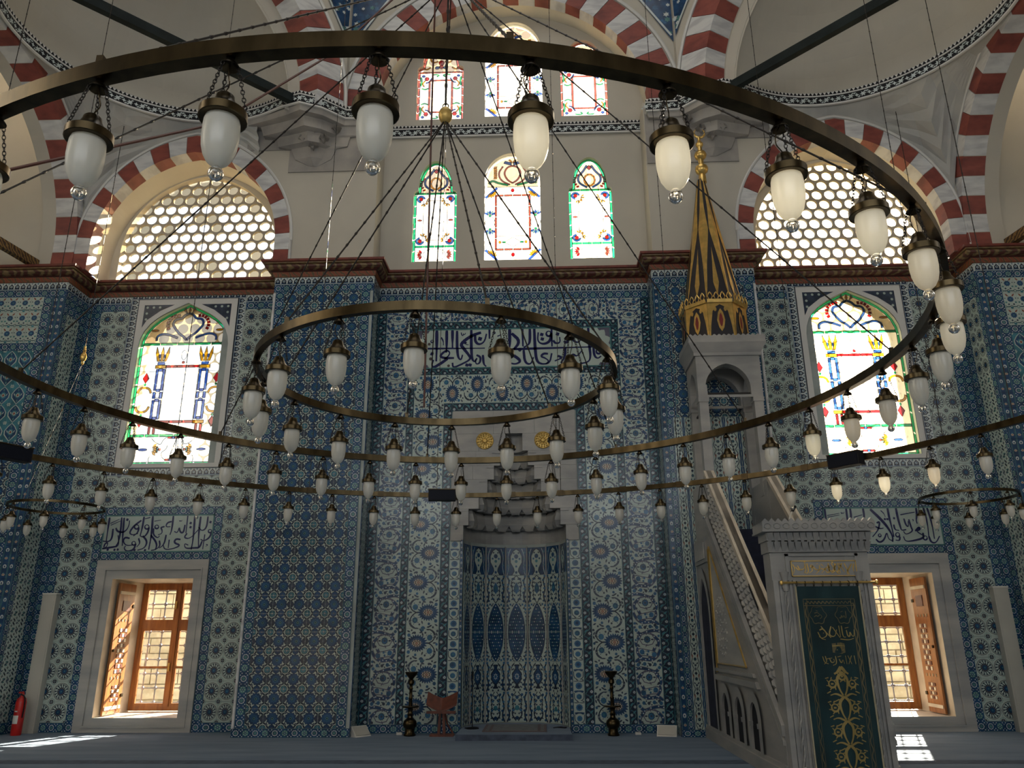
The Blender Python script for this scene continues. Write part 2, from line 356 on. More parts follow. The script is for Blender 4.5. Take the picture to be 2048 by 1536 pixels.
# cloud-and-palmette band (S shaped white cartouches in a mauve net)
d = D['cloud'] = Design(.49, .64, 'cream')
net = [[(-.245, .05), (-.16, .13), (-.05, .11), (.08, .10), (.18, .17), (.245, .30)], [(-.245, -.05), (-.15, -.03), (.0, -.06), (.12, -.11), (.19, -.04), (.245, .05)],
       [(-.19, -.32), (-.22, -.22), (-.14, -.14), (-.05, -.10)], [(.19, -.32), (.22, -.24), (.15, -.15), (.08, -.10)], [(-.17, .32), (-.2, .24), (-.13, .14)], [(.14, .32), (.10, .24), (.02, .12)]]
for n_ in net: d.stroke(n_, .060, 'mauve', 1); d.stroke(n_, .036, 'cobalt', 2)
for n_ in net:
    for k, (x, y) in enumerate(n_): d.disc(x * .94, y * .97, .013, 'glaze_white', 3, 6)
d.poly([(-.17, .215), (-.19, .285), (-.13, .305), (-.03, .285), (.07, .265), (.155, .235), (.185, .16), (.15, .12), (.07, .15), (-.05, .165), (-.13, .165)], 'mauve', 4)
d.poly([(-.155, .22), (-.170, .275), (-.125, .29), (-.03, .27), (.07, .25), (.14, .222), (.166, .165), (.145, .137), (.07, .166), (-.05, .182), (-.12, .182)], 'cream', 5)
d.star(-.105, .238, .047, 9, .9, 'midblue', 6); d.star(.115, .190, .047, 9, .9, 'midblue', 6); d.disc(.01, .247, .022, 'midblue', 6, 8); d.disc(-.01, .196, .020, 'midblue', 6, 8)
for x, y, a in ((-.05, .25, .1), (.06, .225, 0), (-.05, .2, 3)): d.leaf(x, y, a, .05, .012, 'slate', 6)
d.poly([(-.15, -.19), (-.10, -.10), (0, -.075), (.10, -.10), (.15, -.19), (.10, -.275), (0, -.30), (-.10, -.275)], 'mauve', 4)
d.poly([(-.132, -.19), (-.09, -.115), (0, -.092), (.09, -.115), (.132, -.19), (.09, -.262), (0, -.283), (-.09, -.262)], 'cream', 5)
d.star(0, -.19, .066, 11, .82, 'navy', 6); d.star(0, -.19, .056, 11, .82, 'midblue', 7); d.disc(0, -.19, .02, 'slate', 8, 6)
for s in (-1, 1): d.leaf(s * .066, -.19, 0 if s > 0 else PI, .06, .03, 'slate', 6); d.leaf(0, -.19 + s * .068, s * (PI / 2 - .5), .08, .02, 'mauve', 6)
for x, y, r in ((-.21, .02, .0), (-.19, .02, .034), (.195, -.03, .030), (-.215, -.13, .022), (.215, .09, .024), (.21, -.2, .02)):
    if r: d.disc(x, y, r + .012, 'cream', 3, 9); d.disc(x, y, r, 'midblue', 4, 9)
for x, y, r in ((-.16, .055, .030), (-.07, .035, .036), (.03, .02, .030), (.12, .025, .034), (.20, .09, .022), (-.02, -.005, .014), (.075, .055, .014), (-.115, .085, .013), (.17, -.13, .016), (-.17, -.29, .024), (.17, -.29, .024)):
    d.star(x, y, r, 8, .84, 'midblue' if r > .03 else 'slate', 3.5)
for x, y, a in ((-.13, .02, .3), (-.02, .05, -.3), (.07, -.005, .5), (.16, .06, 1.0), (-.2, -.3, .4), (.13, -.31, .2)): d.leaf(x, y, a, .055, .022, 'slate', 3.4)
D['cloud_b'] = d.flipped()
# palmette band: spiked blue palmettes with a red heart on a curling stem
d = D['palm'] = Design(.62, .535, 'cream')
cx, cyy = -.10, .02
for i in range(22):
    a = 2 * PI * i / 22; ex, ey = .150 * math.cos(a), .105 * math.sin(a)
    d.leaf(cx + ex * .60, cyy + ey * .60, math.atan2(ey * 1.5, ex), .105 + .012 * math.cos(a * 2), .040, 'cobalt', 2)
d.disc(cx, cyy, .105, 'cobalt', 2, 16, .72); d.star(cx, cyy, .096, 11, .84, 'beige', 3, .68)
for i in range(9): d.disc(cx + .060 * math.cos(i * 2 * PI / 9), cyy + .040 * math.sin(i * 2 * PI / 9), .014, 'umber', 4, 6)
d.disc(cx, cyy, .024, 'brick_red', 4, 8); d.disc(cx, cyy, .011, 'beige', 5, 6)
d.stroke([(.03, .02), (.12, .015), (.21, .06), (.245, .14), (.22, .22), (.12, .268)], .020, 'navy', 1); d.stroke([(.03, .02), (.12, .03), (.21, -.04), (.245, -.12), (.22, -.2), (.12, -.268)], .020, 'navy', 1)
for sy in (-1, 1):
    d.star(.145, sy * .115, .056, 9, .85, 'midblue', 2); d.disc(.145, sy * .115, .022, 'turquoise', 3, 7)
    for i in range(5): d.leaf(.145 + .058 * math.cos(i * 1.256), sy * .115 + .058 * math.sin(i * 1.256), i * 1.256, .028, .014, 'slate', 2)
    d.stroke([(.245, sy * .11), (.235, sy * .19), (.17, sy * .25), (.08, sy * .26)], .040, 'slate', 2, True)
    for t in range(4): d.disc(.24 - .035 * t, sy * (.15 + .03 * t), .009, 'cream', 3, 5)
d.star(-.01, .262, .046, 9, .86, 'midblue', 2); d.star(-.01, -.262, .046, 9, .86, 'midblue', 2); d.disc(-.01, .255, .016, 'turquoise', 3, 6)
for x, y, r in ((-.25, .16, .034), (-.25, -.13, .034), (-.14, .2, .024), (-.12, -.18, .026), (.06, .2, .02), (.06, -.19, .02), (.275, 0, .026), (-.27, .02, .020), (-.2, .245, .018), (.285, .23, .024), (-.2, -.24, .02)):
    d.star(x, y, r, 7, .85, 'midblue' if r > .024 else 'slate', 2)
for x, y, a in ((-.2, .18, .6), (-.18, -.2, -.5), (.02, .14, 1.9), (.02, -.12, -1.9), (.27, .07, 1.2), (.27, -.06, -1.2), (-.29, .24, -.4), (-.29, -.22, .5), (.08, .25, .2), (.0, .22, 2.5), (-.08, -.24, 3), (.29, .14, 2), (-.06, .2, .2), (.2, .02, .1)):
    d.leaf(x, y, a, .072, .030, 'slate', 2)
D['palm_b'] = d.flipped()
# narrow floral strip beside the niche
d = D['strip'] = Design(.20, .38, 'cream')
d.star(0, .10, .066, 12, .80, 'midblue', 2); d.disc(0, .10, .030, 'cobalt', 3, 8); d.disc(0, -.09, .048, 'midblue', 2, 12); d.disc(0, -.09, .018, 'turquoise', 3, 6)
for s in (-1, 1):
    d.stroke([(s * .09, .19), (s * .03, .185), (-s * .055, .195)], .026, 'slate', 2, True); d.stroke([(-s * .085, .0), (s * .0, .012), (s * .07, -.02)], .026, 'cobalt', 2, True)
    d.stroke([(-s * .085, -.02), (-s * .085, -.13), (-s * .03, -.165)], .014, 'slate', 1); d.leaf(s * .05, -.16, -.6, .06, .02, 'slate', 1)
# leaf net of the pier returns
d = D['leafnet'] = Design(.22, .30, 'cream')
for X, Y in ((-.055, .075), (.055, -.075)):
    d.star(X, Y, .028, 4, .5, 'navy', 2, 1.2); d.disc(X, Y, .008, 'cream', 3, 5)
    for a in range(4): d.leaf(X + .045 * math.cos(a * PI / 2 + .5), Y + .055 * math.sin(a * PI / 2 + .5), a * PI / 2 + 1.3, .085, .034, 'teal' if a % 2 else 'slate', 1, .014)
for X, Y in ((.055, .075), (-.055, -.075)):
    for a in range(4): d.leaf(X + .03 * math.cos(a * PI / 2), Y + .04 * math.sin(a * PI / 2), a * PI / 2 - .8, .075, .030, 'slate' if a % 2 else 'navy', 1, -.012)
# slim inner edging strip
d = D['edge'] = Design(.10, .30, 'cobalt')
d.disc(0, .075, .026, 'glaze_white', 1, 8, 1.5); d.disc(0, .075, .012, 'cobalt', 2, 6, 1.5); d.star(0, -.075, .028, 6, .6, 'beige', 1); d.disc(0, -.075, .010, 'brick_red', 2, 5)
for s in (-1, 1): d.stroke([(s * .043, -.15), (s * .043, .15)], .008, 'teal', 1); d.leaf(0, s * .03 - .0, s * PI / 2, .03, .02, 'turquoise', 1)
# turquoise star field and ogival field of the side aisles
d = D['starfield'] = Design(.26, .36, 'cream')
d.star(0, .04, .072, 10, .72, 'cobalt', 2); d.star(0, .04, .036, 8, .7, 'midblue', 3); d.disc(0, .04, .016, 'teal', 4, 6)
for s in (-1, 1):
    d.leaf(s * .035, .10, PI / 2 - s * .7, .085, .034, 'brick_red', 2); d.disc(s * .095, -.03, .022, 'teal', 2, 7); d.disc(s * .05, -.075, .020, 'slate', 2, 7); d.disc(s * .105, .06, .013, 'slate', 2, 6)
    d.stroke([(s * .0, -.16), (s * .06, -.11), (s * .13, -.16)], .014, 'teal', 1); d.stroke([(0, -.10), (s * .065, -.15), (s * .13, -.10)], .012, 'navy', 1)
d.star(0, -.155, .034, 6, .7, 'turquoise', 2)
d = D['ogive'] = Design(.30, .42, 'turquoise')
d.poly([(0, .21), (.07, .14), (.135, .03), (.125, -.06), (.06, -.14), (0, -.21), (-.06, -.14), (-.125, -.06), (-.135, .03), (-.07, .14)], 'cream', 1)
d.poly([(0, .19), (.06, .125), (.115, .03), (.107, -.05), (.05, -.125), (0, -.19), (-.05, -.125), (-.107, -.05), (-.115, .03), (-.06, .125)], 'cobalt', 2)
d.star(0, 0, .070, 9, .74, 'turquoise', 3, 1.25); d.star(0, 0, .042, 7, .74, 'cream', 4, 1.2); d.disc(0, 0, .022, 'brick_red', 5, 6, 1.4)
for s in (-1, 1): d.leaf(0, s * .09, s * PI / 2, .075, .03, 'teal', 3); d.star(s * .15, .21, .05, 6, .6, 'cream', 1); d.star(s * .15, -.21, .05, 6, .6, 'cream', 1); d.leaf(s * .05, -.02, PI / 2 - s * .5, .08, .02, 'cream', 3)
# black and red ogee pattern behind the pulpit
d = D['tulip'] = Design(.24, .32, 'cream')
for s in (-1, 1):
    d.stroke([(s * .03, .16), (s * .075, .09), (s * .045, .02), (s * .085, -.06), (s * .03, -.16)], .012, 'navy', 2); d.leaf(s * .052, .085, -PI / 2, .075, .024, 'brick_red', 3); d.leaf(s * .02, -.085, PI / 2 - s * .8, .05, .024, 'slate', 2)
    d.stroke([(s * .108, .16), (s * .100, .08), (s * .112, 0), (s * .100, -.08), (s * .108, -.16)], .022, 'cobalt', 1)
d.star(0, 0, .030, 8, .8, 'navy', 3); d.disc(0, 0, .012, 'turquoise', 4, 6); d.star(0, .09, .032, 4, .6, 'navy', 2); d.star(0, -.10, .026, 5, .6, 'slate', 2); d.disc(0, .155, .02, 'navy', 2, 6); d.disc(0, -.155, .02, 'navy', 2, 6)
# niche panels, bottom to top: floral ground, vase, cypress (two), lattice, ogee crown
def niche_base():
    d = Design(.42, .55, 'cream')
    for s in (-1, 1):
        d.stroke([(s * .20, -.27), (s * .14, -.14), (s * .20, 0), (s * .14, .14), (s * .20, .27)], .030, 'navy', 1)
        for y in (-.23, -.15, -.07, .01, .09, .17, .25): d.disc(s * (.165 + .02 * math.sin(y * 30)), y, .025, 'midblue' if y > 0 else 'cobalt', 2, 7); d.leaf(s * .11, y + .02, PI / 2 + s, .07, .030, 'slate', 1); d.disc(s * .04, y + .03, .018, 'slate', 1, 6)
    return d
d = D['niche0'] = niche_base()
d.star(0, -.02, .05, 9, .85, 'turquoise', 3); d.disc(0, .17, .034, 'cobalt', 2, 9); d.disc(0, -.2, .036, 'cobalt', 2, 9)
for s in (-1, 1):
    d.stroke([(s * .02, -.25), (s * .11, -.14), (s * .07, 0), (s * .11, .16), (s * .02, .27)], .026, 'navy', 2, True); d.disc(s * .075, -.06, .026, 'midblue', 3, 8); d.disc(s * .06, .1, .024, 'midblue', 3, 8); d.disc(s * .1, .22, .026, 'cobalt', 3, 8)
d = D['niche1'] = niche_base()
d.poly([(-.04, .22), (.04, .22), (.035, .14), (.10, .06), (.095, -.06), (.03, -.14), (.03, -.17), (.065, -.22), (-.065, -.22), (-.03, -.17), (-.03, -.14), (-.095, -.06), (-.10, .06), (-.035, .14)], 'navy', 3)
d.poly([(-.026, .2), (.026, .2), (.022, .13), (.082, .05), (.078, -.05), (.015, -.13), (-.015, -.13), (-.078, -.05), (-.082, .05), (-.022, .13)], 'cobalt', 4)
d.star(0, 0, .05, 8, .6, 'glaze_white', 5, 1.3); d.star(0, 0, .036, 8, .6, 'midblue', 6, 1.3)
for s in (-1, 1): d.stroke([(s * .05, .25), (s * .12, .15), (s * .15, .0)], .018, 'navy', 2, True); d.disc(s * .125, -.15, .024, 'cobalt', 2, 8); d.disc(s * .06, -.25, .02, 'slate', 2, 7)
cyp = [(-.012, -.275), (-.06, -.21), (-.115, -.10), (-.155, .03), (-.175, .16), (-.178, .275), (.178, .275), (.175, .16), (.155, .03), (.115, -.10), (.06, -.21), (.012, -.275)]
for nm, sg in (('niche2', 1), ('niche3', -1)):
    d = D[nm] = Design(.42, .55, 'cream')
    pts = [(x, y * sg) for x, y in cyp]; d.poly(pts, 'navy', 1); d.poly([(x * .93, y) for x, y in pts], 'cobalt', 2)
    rr = random.Random(3 + sg)
    for row in range(9):
        for k in range(-3, 4):
            x, y = k * .045 + (row % 2) * .022, sg * (-.22 + row * .06)
            lim = .160 * min(1, (sg * y + .28) / .40)
            if abs(x) < lim - .012: d.disc(x, y, .0125, 'teal' if (k + row) % 3 else 'glaze_white', 3, 6)
    for s in (-1, 1):
        for x, y, r in ((.185, .23, .026), (.125, .25, .022), (.185, .16, .022), (.15, .18, .018), (.192, .09, .020), (.165, .11, .014), (.195, .02, .016), (.085, .23, .018), (.06, .262, .014), (.198, -.06, .014), (.196, -.14, .012)): d.disc(s * x, -sg * y, r, 'midblue' if r > .019 else 'slate', 2, 7)
        d.stroke([(s * .205, -sg * .275), (s * .15, -sg * .215), (s * .205, -sg * .12), (s * .20, sg * .05), (s * .205, sg * .27)], .012, 'navy', 1); d.leaf(s * .10, -sg * .21, PI / 2 + s * .6, .06, .024, 'navy', 1); d.leaf(s * .17, -sg * .13, PI / 2 - s * .4, .06, .022, 'slate', 1)
d = D['niche4'] = niche_base()
d.poly([(0, .14), (.05, .05), (.055, -.02), (0, -.1), (-.055, -.02), (-.05, .05)], 'midblue', 3); d.star(0, .02, .032, 6, .6, 'turquoise', 4)
for s in (-1, 1):
    d.stroke([(0, -.27), (s * .09, -.16), (s * .08, .0), (s * .12, .15), (0, .27)], .016, 'navy', 2); d.disc(s * .06, -.19, .022, 'cobalt', 3, 8); d.disc(s * .07, .2, .024, 'cobalt', 3, 8); d.disc(s * .105, .07, .022, 'slate', 3, 8)
d = D['niche5'] = Design(.42, .55, 'cobalt')
d.poly([(0, .26), (.07, .22), (.13, .1), (.13, -.02), (.06, -.14), (.05, -.2), (.1, -.27), (-.1, -.27), (-.05, -.2), (-.06, -.14), (-.13, -.02), (-.13, .1), (-.07, .22)], 'navy', 1)
d.poly([(0, .24), (.06, .2), (.115, .1), (.115, -.02), (.045, -.14), (.035, -.2), (.08, -.27), (-.08, -.27), (-.035, -.2), (-.045, -.14), (-.115, -.02), (-.115, .1), (-.06, .2)], 'cream', 2)
for x, y, r, c in ((0, .1, .05, 'cobalt'), (0, .0, .034, 'turquoise'), (0, -.1, .024, 'midblue'), (.07, .05, .024, 'midblue'), (-.07, .05, .024, 'midblue'), (.05, .17, .02, 'slate'), (-.05, .17, .02, 'slate'), (0, -.22, .03, 'cobalt')): d.star(x, y, r, 8, .8, c, 3)
for s in (-1, 1):
    for y in (-.2, -.08, .05, .18): d.star(s * .17, y, .024, 6, .6, 'turquoise', 1)
    d.stroke([(s * .19, -.27), (s * .15, -.1), (s * .18, .1), (s * .12, .25)], .010, 'glaze_white', 1)

class TileWall:
    """collects the tiles of one wall; the largest 300 in view become objects, the rest one joined part"""
    def __init__(s, parent): s.parent = parent; s.t = []
    def put(s, kind, org, rz, a, b, w, h, rot=0):
        s.t.append((kind, org, rz, a, b, w, h, rot))
    def fill(s, kinds, org, rz, a0, a1, b0, b1, tw, th, rot=0):
        """kinds: one name, or a tuple that alternates along the run"""
        if isinstance(kinds, str): kinds = (kinds,)
        na = max(1, round((a1 - a0) / tw)); nb = max(1, round((b1 - b0) / th)); w, h = (a1 - a0) / na, (b1 - b0) / nb
        for i in range(na):
            for j in range(nb):
                k = kinds[(i if rot else j) % len(kinds)]
                s.put(k, org, rz, a0 + (i + .5) * w, b0 + (j + .5) * h, w, h, rot)
    def done(s):
        recs = []
        for kind, org, rz, a, b, w, h, rot in s.t:
            u = Vector((math.cos(rz), math.sin(rz), 0)); nrm = Vector((math.sin(rz), -math.cos(rz), 0))
            pos = Vector((org[0], org[1], 0)) + u * a + Vector((0, 0, b)) + nrm * .012
            dv = CAM_LOC - pos; vis = max(0.02, nrm.dot(dv.normalized()))
            ds = D[kind]; sw, sh = (w / ds.w, h / ds.h) if not rot else (h / ds.w, w / ds.h)
            mt = Matrix.Translation(pos) @ Matrix.Rotation(rz, 4, 'Z')
            if rot: mt = mt @ Matrix.Rotation(PI / 2, 4, 'Y')
            recs.append((-w * h * vis / dv.length_squared, len(recs), ds, mt @ Matrix.Diagonal((sw, 1, sh, 1))))
        recs.sort()
        for _, _, ds, mt in recs[:300]:
            o = bpy.data.objects.new('tile', ds.mesh()); COL.objects.link(o); o.parent = s.parent; o.matrix_local = mt
        if recs[300:]:
            vs, fs, ms = [], [], []
            for _, _, ds, mt in recs[300:]:
                gv, gf, gm = ds.geom(); b = len(vs)
                r = [mt[i][:] for i in range(3)]
                vs += [(r[0][0] * x + r[0][1] * y + r[0][2] * z + r[0][3], r[1][0] * x + r[1][1] * y + r[1][2] * z + r[1][3], r[2][0] * x + r[2][1] * y + r[2][2] * z + r[2][3]) for x, y, z in gv]
                fs += [tuple(i + b for i in f) for f in gf]; ms += gm
            me = bpy.data.meshes.new('tile_field'); me.from_pydata(vs, [], fs)
            for k in TM: me.materials.append(MATS[k])
            me.polygons.foreach_set('material_index', ms); me.update()
            o = bpy.data.objects.new('tile_field', me); COL.objects.link(o); o.parent = s.parent; o['kind'] = 'stuff'

# ------------------------------------------------------------------ measures of the hall (metres; x along the prayer wall, y into it, z up)
xE, xO, xI, dM, dB, zC = 9.433, 4.986, 2.894, 0.62, 0.82, 8.874
zCT = 9.19                      # cornice top
bx = 7.165                      # centre line of a window bay

def struct(name, mb, mats, label, cat, smooth=False):
    return tag(mb.build(name, mats, None, smooth), label, cat, None, 'structure')
def pointed(cx, a, zb, zs, za, n=28):
    """outline of an opening: up the left jamb, over the pointed arch, down the right jamb"""
    h = za - zs; Rr = (a * a + h * h) / (2 * a); e = math.acos(max(-1, min(1, (a - Rr) / Rr)))
    left = [(cx - a + Rr + Rr * math.cos(PI - (PI - e) * i / n), zs + Rr * math.sin(PI - (PI - e) * i / n)) for i in range(n + 1)]
    right = [(2 * cx - x, z) for x, z in reversed(left[:-1])]
    return [(cx - a, zb)] + left + right + [(cx + a, zb)]
def arch_wall(mb, out, x0, x1, z0, z1, fn, mi=0):
    """flat wall with an opening below the outline; fn(x, z) -> 3-D point"""
    def q(a, b, c, d): mb.add([fn(*a), fn(*b), fn(*c), fn(*d)], [(0, 1, 2, 3)], mi)
    xa, xb, zb = out[0][0], out[-1][0], out[0][1]
    if xa > x0: q((x0, z0), (xa, z0), (xa, z1), (x0, z1))
    if xb < x1: q((xb, z0), (x1, z0), (x1, z1), (xb, z1))
    if zb > z0: q((xa, z0), (xb, z0), (xb, zb), (xa, zb))
    for (ax, az), (cx_, cz) in zip(out[:-1], out[1:]):
        if cx_ - ax > 1e-6: q((ax, az), (cx_, cz), (cx_, z1), (ax, z1))
def reveal(mb, out, y0, y1, fn3, mi=0, sill=False):
    pts = out + ([out[0]] if sill else [])
    for a, b in zip(pts[:-1], pts[1:]): mb.add([fn3(a[0], y0, a[1]), fn3(b[0], y0, b[1]), fn3(b[0], y1, b[1]), fn3(a[0], y1, a[1])], [(0, 1, 2, 3)], mi)
I3 = lambda x, y, z: (x, y, z)
def voussoirs(parent, inner, outer, count, y0, y1, fn3, red_first=True):
    n = len(inner)
    def cum(pts):
        s = [0]
        for a, b in zip(pts[:-1], pts[1:]): s.append(s[-1] + math.dist(a, b))
        return s
    ci = cum(inner)
    def at(pts, t):
        s = t * ci[-1]; k = 0
        while k < n - 2 and ci[k + 1] < s: k += 1
        f = (s - ci[k]) / max(1e-9, ci[k + 1] - ci[k])
        return tuple(p + (q - p) * f for p, q in zip(pts[k], pts[k + 1]))
    for i in range(count):
        t0, t1 = i / count + .0006, (i + 1) / count - .0006
        ts = [t0, (t0 + t1) / 2, t1]
        loop = []
        for t in ts:
            p, q = at(inner, t), at(outer, t); L_ = math.dist(p, q); loop.append((p[0] + (p[0] - q[0]) / L_ * .007, p[1] + (p[1] - q[1]) / L_ * .007))
        loop += [at(outer, t) for t in reversed(ts)]
        v = [fn3(a, y0, b) for a, b in loop] + [fn3(a, y1, b) for a, b in loop]; m = len(loop)
        mb = MB().add(v, [tuple(range(m)), tuple(range(2 * m - 1, m - 1, -1))] + [(k, (k + 1) % m, m + (k + 1) % m, m + k) for k in range(m)])
        mb.build('voussoir', 'redstone' if (i % 2 == 0) == red_first else 'whitestone', parent)

# ------------------------------------------------------------------ floor and enclosing shell
fl = struct('floor', MB().box(-14, 14, -23.6, 2.2, -.15, 0), 'carpet', 'grey blue carpet covering the prayer hall floor', 'floor')
MB().box(-9.3, 3.3, -2.95, -2.62, 0, .002).build('carpet_stripe', 'carpet_dark', fl)
MB().box(4.7, 13.4, -2.95, -2.62, 0, .002).build('carpet_stripe', 'carpet_dark', fl)
struct('wall_left', MB().box(-13.9, -13.6, -23.6, 0.3, 0, 21), 'plaster', 'plain far wall of the left side aisle', 'wall')
struct('wall_right', MB().box(13.6, 13.9, -23.6, 0.3, 0, 21), 'plaster', 'plain far wall of the right side aisle', 'wall')
struct('wall_rear', MB().box(-13.9, 13.9, -23.9, -23.6, 0, 21), 'plaster', 'plain entrance wall behind the viewer', 'wall')
struct('ceiling', MB().box(-13.9, 13.9, -23.9, 0.5, 21, 21.3), 'plaster', 'plain vault closing the hall overhead', 'ceiling')

# ------------------------------------------------------------------ tiled lower walls
# middle wall around the niche
mb = MB(); mb.box(-2.894, -1.0, dM, 2.1, 0, zC); mb.box(1.0, 2.894, dM, 2.1, 0, zC); mb.box(-1.0, 1.0, dM, 2.1, 5.95, zC); mb.box(-1.0, 1.0, 1.9, 2.1, 0, 5.95)
wb = struct('wall_back', mb, 'grout', 'middle tiled wall with floral bands around the prayer niche', 'wall')
T = TileWall(wb); O = (0, dM)
for s in (-1, 1):
    def F(kinds, a0, a1, b0, b1, tw, th, rot=0):
        if s < 0: a0, a1 = -a1, -a0
        T.fill(kinds, O, 0, a0, a1, b0, b1, tw, th, rot)
    F('vine', 2.70, 2.885, .15, 8.53, .16, .25); F(('cloud', 'cloud_b') if s < 0 else ('cloud_b', 'cloud'), 2.21, 2.70, .15, 8.05, .49, .64)
    F('vine', 2.06, 2.21, .15, 6.86, .16, .25)
    F(('palm', 'palm_b') if s < 0 else ('palm_b', 'palm'), 1.44, 2.06, .15, 6.24, .62, .535)
    F('vine', 1.265, 1.44, .15, 6.24, .16, .25); F('strip', 1.06, 1.265, .15, 3.46, .20, .38); F('edge', 1.0, 1.06, .15, 3.46, .06, .2)
    F('border', 1.0, 2.885, 0, .15, .36, .15, 1)
    F('cloud', 2.21, 2.70, 8.05, 8.53, .49, .48)
T.fill('vine', O, 0, -1.265, 1.265, 6.06, 6.24, .25, .18, 1)
T.fill(('palm', 'palm_b'), O, 0, -2.06, 2.06, 6.24, 6.86, .535, .62, 1)
T.fill('vine', O, 0, -2.21, 2.21, 6.86, 7.0, .25, .14, 1); T.fill('vine', O, 0, -2.21, 2.21, 7.88, 8.05, .25, .17, 1)
T.fill('vine', O, 0, -2.21, -2.05, 7.0, 7.88, .16, .22); T.fill('vine', O, 0, 2.05, 2.21, 7.0, 7.88, .16, .22)
T.fill(('cloud', 'cloud_b'), O, 0, -2.21, 2.21, 8.05, 8.53, .63, .48, 1)
T.fill('border', O, 0, -2.885, 2.885, 8.53, 8.70, .36, .17, 1); T.fill('crest', O, 0, -2.885, 2.885, 8.70, 8.87, .26, .17)
# niche: seven facets of a polygonal recess
nf = 7; NR = .99
cor = [(-NR * math.cos(PI * k / nf), dM + .04 + .92 * math.sin(PI * k / nf)) for k in range(nf + 1)]
mb = MB()
for (ax, ay), (cx_, cy_) in zip(cor[:-1], cor[1:]):
    k = 1.06; mb.add([(ax, ay, 0), (cx_, cy_, 0), (cx_, cy_, 3.46), (ax, ay, 3.46), (ax * k, ay + .06, 0), (cx_ * k, cy_ + .06, 0), (cx_ * k, cy_ + .06, 3.46), (ax * k, ay + .06, 3.46)], [(0, 1, 2, 3), (4, 7, 6, 5)])
nw = struct('wall_niche', mb, 'grout', 'curved tiled niche with blue cypress and vase panels', 'niche')
TN = TileWall(nw)
for (ax, ay), (cx_, cy_) in zip(cor[:-1], cor[1:]):
    L = math.dist((ax, ay), (cx_, cy_)); rz = math.atan2(cy_ - ay, cx_ - ax)
    TN.fill(('niche0', 'niche1', 'niche2', 'niche3', 'niche4', 'niche5'), (ax, ay), rz, .018, L - .018, .10, 3.40, L, .55)
TN.done()
for (ax, ay) in cor[1:-1]: MB().lathe([(.016, .1), (.016, 3.42)], 8, (ax * .985, ay - .01, 0)).build('bead_moulding', 'marble_grey', nw, True)

# piers
def pier(s):
    x0, x1 = (-xO, -xI) if s < 0 else (xI, xO); side = 'left' if s < 0 else 'right'
    w = struct('wall_pier_' + side, MB().box(x0, x1, 0, 2.0, 0, zC), 'grout', f'projecting pier of blue flower lattice tiles {side} of the niche', 'pier')
    t = TileWall(w); O = (0, 0)
    a0, a1 = (x0 + .05, x1 - .06) if s < 0 else (x0 + .06, x1 - .05)
    if s < 0:
        t.fill('border', O, 0, a0, a0 + .18, .15, 8.54, .18, .36); t.fill('border', O, 0, a1 - .18, a1, .15, 8.54, .18, .36)
        t.fill('lattice', O, 0, a0 + .18, a1 - .18, .15, 8.54, .324, .324)
    else:
        t.fill('edge', O, 0, x0, x0 + .11, .12, 8.54, .1, .3); t.fill('border', O, 0, x0 + .11, x0 + .2, .12, 5.7, .09, .36); t.fill('tulip', O, 0, x0 + .2, x0 + .62, .12, 5.7, .25, .32)
        t.fill('tulip', O, 0, x0 + .62, x1 - .06, .12, 5.7, .3, .32)
        t.fill('border', O, 0, x0 + .11, x0 + .3, 5.7, 8.54, .19, .36); t.fill('border', O, 0, x1 - .25, x1 - .05, 5.7, 8.54, .19, .36); t.fill('lattice', O, 0, x0 + .3, x1 - .25, 5.7, 8.54, .324, .324)
    t.fill('border', O, 0, x0, x1, 0, .15 if s < 0 else .12, .36, .15, 1)
    t.fill('border', O, 0, x0, x1, 8.54, 8.70, .36, .16, 1); t.fill('crest', O, 0, x0, x1, 8.70, 8.87, .26, .17)
    # return face towards the niche (faces the middle of the hall)
    if s < 0: o2, rz, A = (-xI, 0), PI / 2, lambda a, b: (a, b)
    else: o2, rz, A = (xI, 0), -PI / 2, lambda a, b: (-b, -a)
    for k, a, b, tw, th in (('edge', .0, .10, .1, .3), ('leafnet', .10, .42, .16, .22), ('vine', .42, .61, .16, .25)): t.fill(k, o2, rz, *A(a, b), 0, 8.54, tw, th)
    t.fill('border', o2, rz, *A(0, .61), 8.54, 8.70, .36, .16, 1); t.fill('crest', o2, rz, *A(0, .61), 8.70, 8.87, .26, .17)
    t.done()
    for xx in ((x0 + .025,) if s < 0 else (x1 - .025,)): MB().lathe([(.030, .15), (.026, .25), (.026, 8.4), (.030, 8.5)], 10, (xx, -.012, 0)).build('corner_colonnette', 'whitestone', w, True)
pier(-1); pier(1)

